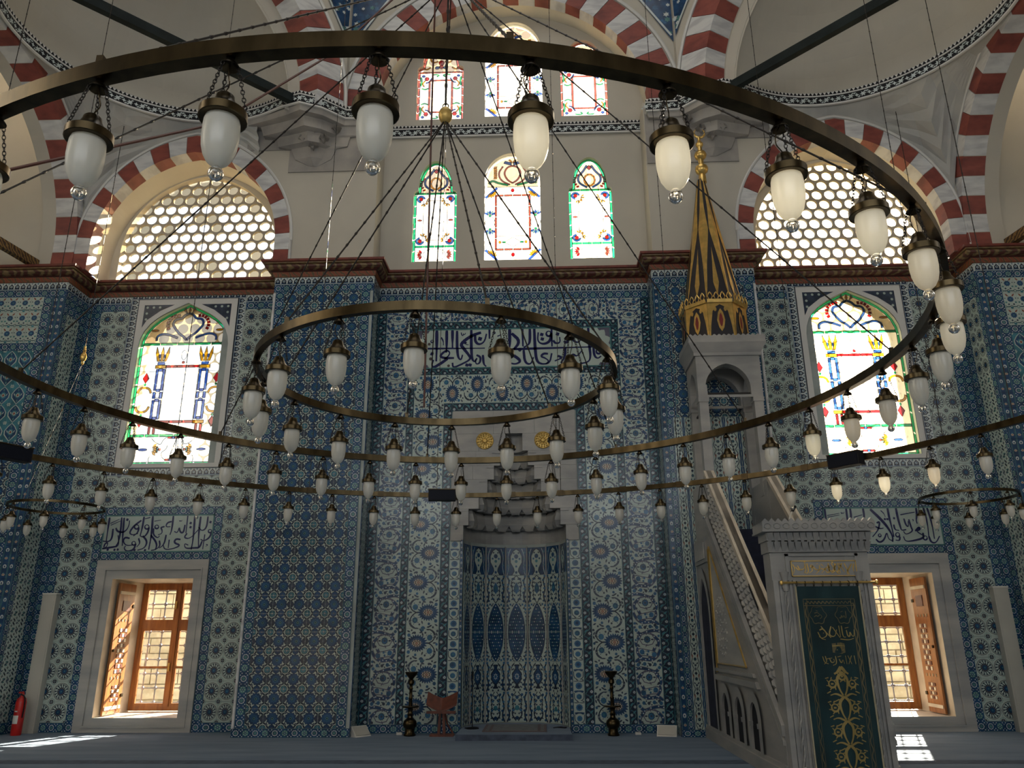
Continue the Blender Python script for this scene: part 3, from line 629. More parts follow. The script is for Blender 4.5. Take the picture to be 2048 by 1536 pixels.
# window bays
LWX = (6.33, 7.95, .25, 2.79)       # clear opening of the lower window
_k = [(-1, 0), (-.975, .17), (-.91, .34), (-.80, .50), (-.65, .64), (-.48, .755), (-.30, .85), (-.14, .93), (0, 1.0)]
_k = [(bx + .985 * x, 7.72 + .98 * z) for x, z in _k]
UW = [(bx - .985, 5.10)] + _k + [(2 * bx - x, z) for x, z in reversed(_k[:-1])] + [(bx + .985, 5.10)]
def bay(s):
    side = 'left' if s < 0 else 'right'
    X = (lambda a, b: (-b, -a)) if s < 0 else (lambda a, b: (a, b))
    mb = MB()
    def bxx(a, b, z0, z1):
        q = X(a, b); mb.box(q[0], q[1], dB, 2.3, z0, z1)
    bxx(xO, LWX[0], 0, zC); bxx(LWX[1], xE, 0, 4.9); bxx(LWX[0], LWX[1], 0, LWX[2]); bxx(LWX[0], LWX[1], LWX[3], 4.9)
    out = [((-x if s < 0 else x), z) for x, z in UW]
    if s < 0: out = out[::-1]
    q = X(LWX[0], xE); arch_wall(mb, out, q[0], q[1], 4.9, zC + .2, lambda x, z: (x, dB, z))
    w = struct('wall_bay_' + side, mb, 'grout', f'{side} window bay wall of wheel rosette tiles', 'wall')
    mb = MB(); reveal(mb, out, dB, dB + .55, I3, 0, True); mb.build('window_reveal', 'plaster_reveal', w)
    t = TileWall(w); O = (0, dB)
    def F(k, a, b, z0, z1, tw, th, rot=0): t.fill(k, O, 0, *X(a, b), z0, z1, tw, th, rot)
    F('rosette', xO + .01, 5.88, .17, 8.53, .32, .364); F('rosette', 8.46, 9.10, .17, 8.53, .32, .364)
    F('border', xO + .01, 5.88, 0, .17, .36, .17, 1); F('border', 8.46, 9.42, 0, .17, .36, .17, 1)
    F('border', 9.10, 9.265, .17, 8.53, .165, .36); F('border', 9.265, 9.42, .17, 8.53, .165, .36)
    F('border', 5.88, 6.05, 0, 4.2, .17, .36); F('border', 8.29, 8.46, 0, 4.2, .17, .36)
    F('border', 6.05, 8.29, 3.15, 3.30, .36, .15, 1); F('border', 6.05, 8.29, 4.04, 4.2, .36, .16, 1)
    F('rosette', 5.88, 8.46, 4.2, 4.84, .32, .32)
    F('crest', 5.88, 8.46, 4.84, 5.0, .26, .16); F('crest', 5.89, 6.05, 5.0, 8.80, .16, .26, 1); F('crest', 8.28, 8.45, 5.0, 8.80, .16, .26, 1); F('crest', 5.89, 8.45, 8.80, 8.95, .26, .15)
    F('border', xO + .01, 5.88, 8.53, 8.70, .36, .17, 1); F('border', 8.46, 9.42, 8.53, 8.70, .36, .17, 1)
    F('crest', xO + .01, 5.88, 8.70, 8.87, .26, .17); F('crest', 8.46, 9.42, 8.70, 8.87, .26, .17)
    t.done(); return w
bays = {s: bay(s) for s in (-1, 1)}

# aisle ends: coplanar with the piers, with the return that closes each bay
def aisle(s):
    side = 'left' if s < 0 else 'right'; x0, x1 = (-13.6, -xE) if s < 0 else (xE, 13.6)
    w = struct('wall_aisle_' + side, MB().box(x0, x1, 0, 2.0, 0, zC), 'grout', f'turquoise tiled end wall of the {side} side aisle', 'wall')
    t = TileWall(w); O = (0, 0)
    X = (lambda a, b: (-b, -a)) if s < 0 else (lambda a, b: (a, b))
    def F(k, a, b, z0, z1, tw, th, rot=0): t.fill(k, O, 0, *X(a, b), z0, z1, tw, th, rot)
    F('edge', xE, xE + .12, 0, 8.54, .12, .3); F('edge', xE + .12, xE + .26, 0, 8.54, .14, .3); F('border', xE + .26, xE + .45, 0, 8.54, .19, .36)
    F('starfield', xE + .45, 13.5, 7.5, 8.54, .26, .36); F('border', xE + .45, 13.5, 7.33, 7.5, .36, .17, 1)
    F('ogive', xE + .45, 13.5, 5.4, 7.33, .30, .42); F('border', xE + .45, 13.5, 5.22, 5.4, .36, .18, 1); F('lattice', xE + .45, 13.5, 0, 5.22, .324, .324)
    F('border', xE, 13.5, 8.54, 8.70, .36, .16, 1); F('crest', xE, 13.5, 8.70, 8.87, .26, .17)
    if s < 0: o2, rz, A = (-xE, 0), PI / 2, lambda a, b: (a, b)
    else: o2, rz, A = (xE, 0), -PI / 2, lambda a, b: (-b, -a)
    for k, a, b, z0, z1, tw, th in (('border', 0, .14, 0, 8.54, .14, .36), ('leafnet', .14, .60, .2, 8.2 if s < 0 else 6.6, .22, .30), ('border', .60, .81, 0, 8.54, .2, .36)): t.fill(k, o2, rz, *A(a, b), z0, z1, tw, th)
    t.fill('border', o2, rz, *A(.14, .60), 0, .2, .36, .2, 1); t.fill('border', o2, rz, *A(.14, .60), 8.2, 8.54, .23, .34)
    if s > 0: t.fill('rosette', o2, rz, *A(.14, .60), 6.6, 8.2, .23, .32)
    t.fill('border', o2, rz, *A(0, .81), 8.54, 8.70, .36, .16, 1); t.fill('crest', o2, rz, *A(0, .81), 8.70, 8.87, .26, .17)
    t.done()
aisle(-1); aisle(1)
T.done()

# ------------------------------------------------------------------ painted wooden cornice that follows the wall
plan = [(-13.5, 0), (-xE, 0), (-xE, dB), (-xO, dB), (-xO, 0), (-xI, 0), (-xI, dM), (xI, dM), (xI, 0), (xO, 0), (xO, dB), (xE, dB), (xE, 0), (13.5, 0)]
def offset_path(pl, d):
    """shift a polyline to its right-hand (room) side by d"""
    out = []
    for i, p in enumerate(pl):
        ns = []
        for a, b in ((i - 1, i), (i, i + 1)):
            if a >= 0 and b < len(pl):
                dx, dy = pl[b][0] - pl[a][0], pl[b][1] - pl[a][1]; L = math.hypot(dx, dy); ns.append((dy / L, -dx / L))
        if len(ns) == 1: n = ns[0]; out.append((p[0] + n[0] * d, p[1] + n[1] * d))
        else:
            n = (ns[0][0] + ns[1][0], ns[0][1] + ns[1][1]); k = d / max(.2, (n[0] ** 2 + n[1] ** 2) / 2); out.append((p[0] + n[0] * k, p[1] + n[1] * k))
    return out
def sweep(mb, pl, prof, mi=0):
    mb.grid([[(x, y, z) for x, y in offset_path(pl, d)] for d, z in prof], mi)
trim = thing('trim_1', 'carved red and gold wooden cornice running above the tiles', 'cornice', (0, 0, zC), None, 'structure')
for nm, prof, mt in (('lower_fascia', [(0, zC - .005), (.035, zC), (.05, zC + .10)], 'cornice_band'), ('recess', [(.05, zC + .10), (.075, zC + .115), (.07, zC + .13)], 'cornice_deep'),
                     ('leaf_moulding', [(.07, zC + .13), (.13, zC + .14), (.18, zC + .17), (.19, zC + .205), (.165, zC + .235)], 'cornice_leaf'),
                     ('upper_fillet', [(.165, zC + .235), (.20, zC + .24), (.205, zC + .262)], 'cornice_gold'), ('bead_course', [(.205, zC + .262), (.245, zC + .27), (.25, zC + .316), (0, zC + .32)], 'cornice_red')):
    m = MB(); sweep(m, plan, prof); m.build(nm, mt, trim)

# ------------------------------------------------------------------ upper plaster walls
# bays with a red and white arch and a round-pane lunette
bxa = 7.09
BI = pointed(bxa, 2.02, zCT - .03, 9.75, 12.02); BO = pointed(bxa, 2.33, zCT - .03, 9.75, 12.44)
LU = pointed(bx, 1.78, 9.27, 10.0, 11.96)
GRILLES = {}
def flip(o, s): return o if s > 0 else [(-x, z) for x, z in o][::-1]
def upper_bay(s):
    side = 'left' if s < 0 else 'right'
    mb = MB(); x0, x1 = (-xE, -xO + .25) if s < 0 else (xO - .25, xE)
    arch_wall(mb, flip(BI, s), x0, x1, zCT - .03, 13.6, lambda x, z: (x, 0, z))
    reveal(mb, flip(BI, s), 0, dB + .06, I3, 1)
    arch_wall(mb, flip(LU, s), x0, x1, zC, 12.6, lambda x, z: (x, dB + .06, z), 1)
    reveal(mb, flip(LU, s), dB + .06, dB + .22, I3, 1, True)
    w = struct('wall_upper_' + side, mb, ['plaster', 'plaster_reveal'], f'white plaster wall with striped arch over the {side} lunette', 'wall')
    voussoirs(w, flip(BI, s), flip(BO, s), 21, -.02, .30, I3)
    om = pointed(bxa, 2.36, zCT, 9.75, 12.50)
    MB().tube([(x, -.01, z) for x, z in flip(om, s)], .035, 6).build('hood_moulding', 'plaster_white', w, True)
    # lunette: slab pierced by round panes
    g = thing('lunette_window', f'{side} lunette of round glass panes in a plaster slab', 'window', (s * bx, dB + .2, 9.3), None, 'structure')
    mb = MB(); pitch, R0 = .282, .117; yA, yB = dB + .20, dB + .26; row = 0; z = 9.22; cells = []
    while z < 12.15:
        x = -1.95 + (row % 2) * pitch / 2
        while x < 1.96: cells.append((s * bx + x, z)); x += pitch
        z += pitch * .866; row += 1
    nn = 24
    for cx_, cz in cells:
        hexp = []
        for i in range(nn):
            a = 2 * PI * i / nn
            hexp.append((a, pitch / 2 / math.cos((a + 0) % (PI / 3) if (a % (PI / 3)) < PI / 6 else PI / 3 - a % (PI / 3))))
        o_ = [(cx_ + r * math.cos(a), cz + r * math.sin(a)) for a, r in hexp]; i_ = [(cx_ + R0 * math.cos(a), cz + R0 * math.sin(a)) for a, r in hexp]
        v = [(x, yA, z_) for x, z_ in o_] + [(x, yA, z_) for x, z_ in i_] + [(x, yB, z_) for x, z_ in i_]
        mb.add(v, [(k, (k + 1) % nn, nn + (k + 1) % nn, nn + k) for k in range(nn)] + [(nn + k, nn + (k + 1) % nn, 2 * nn + (k + 1) % nn, 2 * nn + k) for k in range(nn)])
    mb.build('pierced_slab', 'grille_plaster', g)
    me = MB().lathe([(.0001, 0), (.118, 0)], 12, axis='y', caps=False).mesh('round_pane', 'glass_clear'); me2 = MB().lathe([(.0001, 0), (.118, 0)], 12, axis='y', caps=False).mesh('round_pane', 'glass_warm')
    inner = flip(LU, s)
    for cx_, cz in cells:
        if (cx_ - s * bx) ** 2 / 1.95 ** 2 + max(0, cz - 10) ** 2 / 2.1 ** 2 < 1.0 and cz > 9.2:
            link('round_pane', me2 if (cz > 11.2 or random.random() < .2) else me, g, (cx_, yB - .012, cz))
upper_bay(-1); upper_bay(1)

# piers and middle recess with six stained windows
ub = MB()
for s in (-1, 1):
    x0, x1 = (-xO + .25, -2.94) if s < 0 else (2.94, xO - .25)
    ub.box(x0, x1, 0, 1.6, zC + .2, 13.0)
MA = [(3.1 * math.cos(PI - PI * i / 36), 13.0 + 3.1 * math.sin(PI - PI * i / 36)) for i in range(37)]; MA = [(-3.1, 12.72)] + MA + [(3.1, 12.72)]
MO = [(3.76 * math.cos(PI - PI * i / 36), 13.0 + 3.76 * math.sin(PI - PI * i / 36)) for i in range(37)]; MO = [(-3.76, 12.72)] + MO + [(3.76, 12.72)]
arch_wall(ub, MA, -3.75, 3.75, 12.72, 21, lambda x, z: (x, 0, z)); reveal(ub, MA, 0, dM + .05, I3, 1)
wu = struct('wall_upper_back', ub, ['plaster', 'plaster_reveal'], 'plaster wall and great striped arch framing the coloured windows', 'wall')
voussoirs(wu, MA, MO, 27, -.03, .26, I3, False)
MB().tube([(x * 1.018, -.02, 13 + (z - 13) * 1.018) for x, z in MO], .045, 6).build('hood_moulding', 'plaster_white', wu, True)
def rounded(cx, a, zb, zs, za, sh=0.0, n=10):
    """opening with shouldered round head"""
    left = [(cx - a, zb), (cx - a, zs)]
    if sh: left += [(cx - a + sh * .3, zs + sh * .45), (cx - a + sh, zs + sh * .8)]
    b = a - sh; z1 = left[-1][1]
    left += [(cx - b * math.cos(PI / 2 * i / n), z1 + (za - z1) * math.sin(PI / 2 * i / n)) for i in range(1, n + 1)]
    return left + [(2 * cx - x, z) for x, z in reversed(left[:-1])]
WIN = [('lower_side', -1.745, rounded(-1.745, .485, 9.49, 11.22, 12.05, .10)), ('lower_mid', 0.0, rounded(0.0, .63, 9.50, 11.50, 12.21)), ('lower_side', 1.745, rounded(1.745, .485, 9.49, 11.22, 12.05, .10)),
       ('upper_side', -1.70, rounded(-1.70, .55, 13.18, 14.62, 15.33, .12)), ('upper_mid', .045, rounded(.045, .68, 13.22, 15.0, 15.93)), ('upper_side', 1.70, rounded(1.70, .55, 13.18, 14.62, 15.33, .12))]
mw = MB(); xs = [(-2.95, -.9), (-.9, .9), (.9, 2.95)]
for i, (k, cx_, out) in enumerate(WIN):
    z0, z1 = (zC + .2, 12.7) if i < 3 else (12.7, 16.3)
    x0, x1 = xs[i % 3]
    if i >= 3: x0, x1 = (x0 - .3 if i == 3 else x0), (x1 + .3 if i == 5 else x1)
    arch_wall(mw, out, x0, x1, z0, z1, lambda x, z: (x, dM, z)); reveal(mw, out, dM, dM + .16, I3, 0, True)
struct('wall_tympanum', mw, ['plaster'], 'recessed plaster wall pierced by six coloured glass windows', 'wall')

# ------------------------------------------------------------------ corner vaults: diagonal arches, half domes, pendentives
ECX, ECY, ER = 6.56, -2.97, 2.84
def corner(s):
    side = 'left' if s < 0 else 'right'; rz = PI / 4 if s < 0 else -PI / 4
    cx_, cy_ = s * ECX, ECY; c, sn = math.cos(rz), math.sin(rz)
    L3 = lambda x, y, z: (cx_ + x * c - y * sn, cy_ + x * sn + y * c, z)
    mb = MB()
    AI = [(3.3 * math.cos(PI - PI * i / 36), 13.0 + 3.3 * math.sin(PI - PI * i / 36)) for i in range(37)]; AI = [(-3.3, 12.72)] + AI + [(3.3, 12.72)]
    AO = [(3.94 * math.cos(PI - PI * i / 36), 13.0 + 3.94 * math.sin(PI - PI * i / 36)) for i in range(37)]; AO = [(-3.94, 12.72)] + AO + [(3.94, 12.72)]
    arch_wall(mb, AI, -3.97, 3.97, 12.72, 21, lambda x, z: L3(x, 0, z)); 
    AD = [(2.86 * math.cos(PI - PI * i / 36), 12.69 + 2.98 * math.sin(PI - PI * i / 36)) for i in range(37)]
    def L3s(x, y, z): k = 1 - .136 * max(0, y); return L3(x * k, y, 13 + (z - 13) * k if z > 13 else z)
    AF = [(x * .939, 13 + (z - 13) * .939) for x, z in AI[1:-1]]
    mb.grid([[L3(x, .45, z) for x, z in AD], [L3(x, .45, z) for x, z in AF]])
    reveal(mb, AI, 0, .45, L3s)
    for k in (-1, 1):
        mb.add([L3(k * 2.80, .45, 12.6), L3(k * 3.12, .45, 12.6), L3(k * 3.10, .45, 13.02), L3(k * 2.84, .45, 13.02)], [(0, 1, 2, 3)])
    kx = 3.97 if s < 0 else -3.97
    mb.add([L3(kx - .02 * s * 0, 0, 12.72), L3(kx, 0, 21), (s * 3.74, 0, 21), (s * 3.74, 0, 12.72)], [(0, 1, 2, 3)])
    rows = []
    for j in range(15):
        e = PI / 2 * j / 14; row = []
        for i in range(41):
            a = PI * i / 40; row.append(L3(2.93 * math.cos(a) * math.cos(e), max(.44, ER * math.sin(a) * math.cos(e)), 12.69 + 3.08 * math.sin(e)))
        rows.append(row)
    mb.grid(rows)
    cap = []
    for i in range(41):
        a = math.radians(55 + 4.0 * i); ca, sa = math.cos(a), math.sin(a)
        rs = min((xE - ECX) / max(1e-3, abs(ca)), 2.97 / max(1e-3, sa) if sa > 0 else 9)
        cap.append([(s * ECX + (ca if s < 0 else -ca) * r, ECY + sa * r, 12.705) for r in (ER - .05, max(rs, ER) + .02)])
    mb.grid([[c_[0] for c_ in cap], [c_[1] for c_ in cap]])
    w = struct('wall_vault_' + side, mb, 'plaster', f'plain half dome and striped diagonal arch in the {side} corner', 'vault', False)
    voussoirs(w, AI, AO, 29, -.03, .42, L3s, False)
    MB().tube([L3(x * 1.015, -.02, 13 + (z - 13) * 1.015) for x, z in AO], .045, 6).build('hood_moulding', 'plaster_white', w, True)
    # pendentive carved in tiers between the two wall arches
    def ext(outl, x):
        best = zCT
        for p, q in zip(outl[:-1], outl[1:]):
            if min(p[0], q[0]) <= x <= max(p[0], q[0]) and abs(q[0] - p[0]) > 1e-6: best = max(best, p[1] + (q[1] - p[1]) * (x - p[0]) / (q[0] - p[0]))
        return best
    oA = pointed(bxa, 2.40, zCT, 9.75, 12.54); oB = pointed(-2.95, 3.28, zCT, 9.6, 13.04)
    rows = []; aa = [72 + (108 + 30) * i / 27 for i in range(28)]
    for j in range(9):
        t = j / 8; row = []
        for i, deg in enumerate(aa):
            a = math.radians(deg); ca, sa = math.cos(a), math.sin(a)
            rs = min((xE - ECX) / max(1e-3, abs(ca)), 2.97 / max(1e-3, sa) if sa > 0 else 9)
            wx, wy = ECX - ca * rs, ECY + sa * rs
            low = ext(oA, wx) if wy > -.02 else ext(oB, wy)
            H = max(.04, 12.70 - max(low + .02, 10.35))
            f = t ** 1.3; r = rs * (1 - f) + ER * f - (.05 if (i + j) % 2 and 0 < j < 8 and H > .6 else 0)
            row.append((s * (ECX - ca * r), ECY + sa * r - .004, 12.70 - (1 - t) * H))
        rows.append(row)
    MB().grid(rows).build('carved_pendentive', 'carvedgrey', w)
    # arch of the side aisle, in the plane that runs towards the viewer
    S3 = lambda a, y, z: (s * (xE + y), a, z)
    SI = pointed(-2.95, 2.92, zCT - .03, 9.6, 12.62); SO = pointed(-2.95, 3.2, zCT - .03, 9.6, 12.95)
    mb = MB(); arch_wall(mb, SI, -6.3, 0.0, zCT - .03, 13.2, lambda a, z: (s * xE, a, z)); reveal(mb, SI, 0, .75, S3, 0)
    w2 = struct('wall_side_arch_' + side, mb, 'plaster', f'striped arch opening into the {side} side aisle', 'wall')
    voussoirs(w2, SI, SO, 25, -.02, .45, S3)
    MB().tube([(s * (xE - .01), a, z) for a, z in pointed(-2.95, 3.25, zCT, 9.6, 13.0)], .035, 6).build('hood_moulding', 'plaster_white', w2, True)
    x0, x1 = (-13.6, -xE) if s < 0 else (xE, 13.6)
    struct('wall_upper_aisle_' + side, MB().box(x0, x1, 0, .5, zC + .2, 21), 'plaster', f'white plaster above the cornice at the end of the {side} aisle', 'wall')
    # grey stone block and hanging corbel under the pier corner
    sx = s
    blk = tag(thing('stone_corbel', f'grey carved stone corbel high on the {side} pier', 'corbel', (sx * 4.0, -.05, 11.4), 'pier corbels', 'structure'), f'grey carved stone corbel high on the {side} pier', 'corbel', 'pier corbels', 'structure')
    mb = MB(); q = sorted((sx * 4.93, sx * 2.96)); mb.box(q[0], q[1], -.03, .0, 11.42, 12.69); q = sorted((sx * 5.9, sx * 4.93)); mb.box(q[0], q[1], -.025, .0, 12.0, 12.69)
    mb.build('stone_facing', 'greystone', blk)
    P = [(3.0, 0), (3.0, -.1), (3.7, -.12), (4.1, -.50), (4.55, -.72), (4.9, -.55), (5.3, -.40), (5.9, -.2), (5.9, 0)]
    ctr = (4.35, 0); tiers = [(12.69, 1.0), (12.52, .96), (12.50, .72), (12.28, .66), (12.25, .44), (12.02, .40), (11.98, .22), (11.72, .16), (11.55, .02)]
    rows = [[(sx * (ctr[0] + (x - ctr[0]) * (k ** .7)), y * k - .031, z) for x, y in P] for z, k in tiers]
    MB().grid(rows).build('hanging_tiers', 'greystone', blk)
    for k, (xx, zz, r) in enumerate(((4.35, 12.33, .16), (4.12, 12.12, .13), (4.58, 12.12, .13), (4.35, 11.95, .12), (3.85, 12.36, .12), (4.85, 12.36, .12))):
        d0 = -.20 - .14 * (zz - 11.9)
        MB().add([(sx * (xx + r * (1 if i % 2 == 0 else .5) * math.cos(PI * i / 4)), d0 - (0.10 if i % 2 else 0), zz + r * (1 if i % 2 == 0 else .5) * math.sin(PI * i / 4)) for i in range(8)] + [(sx * xx, d0 + .22, zz)], [(i, (i + 1) % 8, 8) for i in range(8)]).build('carved_star', 'greystone', blk)
    # tile spandrel above the pier, two leaves meeting at the corner edge
    sp = thing('tile_spandrel', f'blue floral tile triangle between the arches above the {side} pier', 'tilework', (sx * 3.75, -.1, 14.6), 'tile spandrels', 'structure')
    mA = MB(); e = .035
    hA = [(3.74, 14.62), (3.74, 17.2), (2.2, 17.2), (3.0, 15.9)]; mA.add([(sx * x, -e, z) for x, z in hA], [(0, 1, 2, 3)])
    mA.build('tile_leaf', 'cobalt', sp)
    mB = MB(); u0 = 3.93
    hB = [(u0, 14.62), (u0, 17.2), (2.6, 17.2), (3.32, 15.9)]; mB.add([L3(x if s < 0 else -x, -e, z) for x, z in hB], [(0, 1, 2, 3)]); mB.build('tile_leaf', 'cobalt', sp)
    mC = MB(); rnd = random.Random(5)
    for k in range(46):
        z = 14.8 + rnd.random() * 2.3; wmax = (z - 14.62) * .52; x = 3.72 - rnd.random() * max(.02, wmax - .1); r = .045 + rnd.random() * .04; mi = rnd.choice((0, 0, 1, 2))
        pts = [(x + r * (1 if i % 2 else .6) * math.cos(PI * i / 6), z + r * (1 if i % 2 else .6) * math.sin(PI * i / 6)) for i in range(12)]
        if k % 2: mC.add([(sx * a, -e - .003, b) for a, b in pts], [tuple(range(12))], mi)
        else: mC.add([L3((a + .19) if s < 0 else -(a + .19), -e - .003, b) for a, b in pts], [tuple(range(12))], mi)
    for pts in ([(3.70, 14.8), (2.98, 15.96), (2.2, 17.2)],):
        for q in ribbon(pts, .05, False):
            mC.add([(sx * a, -e - .004, b) for a, b in q], [(0, 1, 2, 3)], 0); mC.add([L3((a + .2) if s < 0 else -(a + .2), -e - .004, b) for a, b in q], [(0, 1, 2, 3)], 0)
    mC.build('painted_flowers', ['glaze_white', 'teal', 'midblue'], sp)['kind'] = 'stuff'
    # painted iron tie beam across the vault opening
    A_, B_ = Vector((s * 4.75, -.72, 12.80)), Vector((s * 9.6, -5.55, 12.80)); dv = (B_ - A_).normalized(); nx = Vector((-dv.y, dv.x, 0)) * .07; up = Vector((0, 0, .10))
    v = [A_ - nx - up, A_ + nx - up, A_ + nx + up, A_ - nx + up, B_ - nx - up, B_ + nx - up, B_ + nx + up, B_ - nx + up]
    tag(MB().add(v, [(0, 3, 2, 1), (4, 5, 6, 7), (0, 1, 5, 4), (1, 2, 6, 5), (2, 3, 7, 6), (3, 0, 4, 7)]).build('tie_beam', 'beam_paint'), f'dark painted tie beam crossing the {side} half dome', 'beam', 'vault tie beams', 'structure')
    g = MB(); A_, B_ = Vector((s * 10.2, -.02, 9.30)), Vector((s * 10.75, -3.2, 9.36)); nx = Vector((.07, 0, 0)); up = Vector((0, 0, .09))
    v = [A_ - nx - up, A_ + nx - up, A_ + nx + up, A_ - nx + up, B_ - nx - up, B_ + nx - up, B_ + nx + up, B_ - nx + up]
    tag(g.add(v, [(0, 3, 2, 1), (4, 5, 6, 7), (0, 1, 5, 4), (1, 2, 6, 5), (2, 3, 7, 6), (3, 0, 4, 7)]).build('gilded_beam', 'beam_gilt'), f'gilded wooden beam above the cornice in the {side} aisle', 'beam', 'aisle beams', 'structure')
corner(-1); corner(1)

# black and white painted band at the springing of the vaults
half = [(3.02, .60), (3.02, -.12), (3.70, -.15), (4.14, -.55), (4.56, -.74)]
arc = [(ECX + (ER - .02) * math.cos(a), ECY + (ER - .02) * math.sin(a)) for a in [math.radians(118 - 6 * i) for i in range(25)]]
half += [(5.0, -.60)] + arc
bandpl = [(-x, y) for x, y in reversed(half)] + [(x, y) for x, y in half]
bt = thing('trim_2', 'black and white painted flower band under the vaults', 'painted band', (0, 0, 12.69), None, 'structure')
m = MB(); sweep(m, bandpl, [(0, 12.69), (.03, 12.695), (.03, 12.875)]); m.build('black_ground', 'black', bt)
m = MB(); sweep(m, bandpl, [(.03, 12.875), (.045, 12.88), (.045, 12.905), (.03, 12.91)]); sweep(m, bandpl, [(.0, 12.655), (.04, 12.66), (.04, 12.695), (.031, 12.70)]); m.build('pale_fillet', 'plaster_white', bt)
m = MB(); sweep(m, bandpl, [(.03, 12.91), (.028, 12.985), (0, 12.99)]); m.build('dentil_ground', 'black', bt)
mf = MB(); path = offset_path(bandpl, .034); step = .20
def strip_marks(path, step, fn):
    acc = 0
    for (ax, ay), (cx_, cy_) in zip(path[:-1], path[1:]):
        L = math.dist((ax, ay), (cx_, cy_)); ux, uy = (cx_ - ax) / max(L, 1e-9), (cy_ - ay) / max(L, 1e-9)
        s_ = step - acc if acc else step / 2
        while s_ < L: fn(ax + ux * s_, ay + uy * s_, ux, uy); s_ += step
        acc = (L - (s_ - step)) % step
cnt = [0]
def flower(x, y, ux, uy):
    cnt[0] += 1; big = cnt[0] % 2; r = .072 if big else .05; k = 6 if big else 4
    mf.add([(x + ux * r * (1 if i % 2 == 0 else .45) * math.cos(PI * i / k), y + uy * r * (1 if i % 2 == 0 else .45) * math.cos(PI * i / k), 12.785 + r * (1 if i % 2 == 0 else .45) * math.sin(PI * i / k)) for i in range(2 * k)], [tuple(range(2 * k))])
    for sg in (-1, 1):
        X, Z = sg * .085, 12.785 + sg * (.05 if big else -.05)
        mf.add([(x + ux * (X - .03), y + uy * (X - .03), Z - .012), (x + ux * X, y + uy * X, Z - .02), (x + ux * (X + .035), y + uy * (X + .035), Z + .012), (x + ux * X, y + uy * X, Z + .022)], [(0, 1, 2, 3)])
strip_marks(path, step * .62, flower)
mf.build('band_flowers', 'glaze_white', bt)['kind'] = 'stuff'
md = MB()
def dent(x, y, ux, uy): md.add([(x - ux * .035, y - uy * .035, 12.978), (x + ux * .035, y + uy * .035, 12.978), (x, y, 12.915)], [(0, 1, 2)])
strip_marks(path, .085, dent); md.build('band_dentils', 'plaster_white', bt)['kind'] = 'stuff'

# ------------------------------------------------------------------ coloured glass windows
def lattice_back(root, x0, x1, z0, z1, y, pitch=.27, R0=.122):
    """outer slab with round holes, seen blurred through the clear panes"""
    mb = MB(); row = 0; z = z0; nn = 12; mb_cells = []
    while z < z1 + pitch:
        x = x0 + (row % 2) * pitch / 2
        while x < x1 + pitch:
            o_, i_ = [], []
            for i in range(nn):
                a = 2 * PI * i / nn + PI / 6; t = a % (PI / 3); t = t if t < PI / 6 + 1e-6 else PI / 3 - t
                r = pitch / 2 / math.cos(t); o_.append((x + r * math.cos(a), y, z + r * math.sin(a))); i_.append((x + R0 * math.cos(a), y, z + R0 * math.sin(a)))
            mb.add(o_ + i_, [(k, (k + 1) % nn, nn + (k + 1) % nn, nn + k) for k in range(nn)]); x += pitch
        z += pitch * .866; row += 1
    return mb.build('outer_lattice', 'gypsum', root)
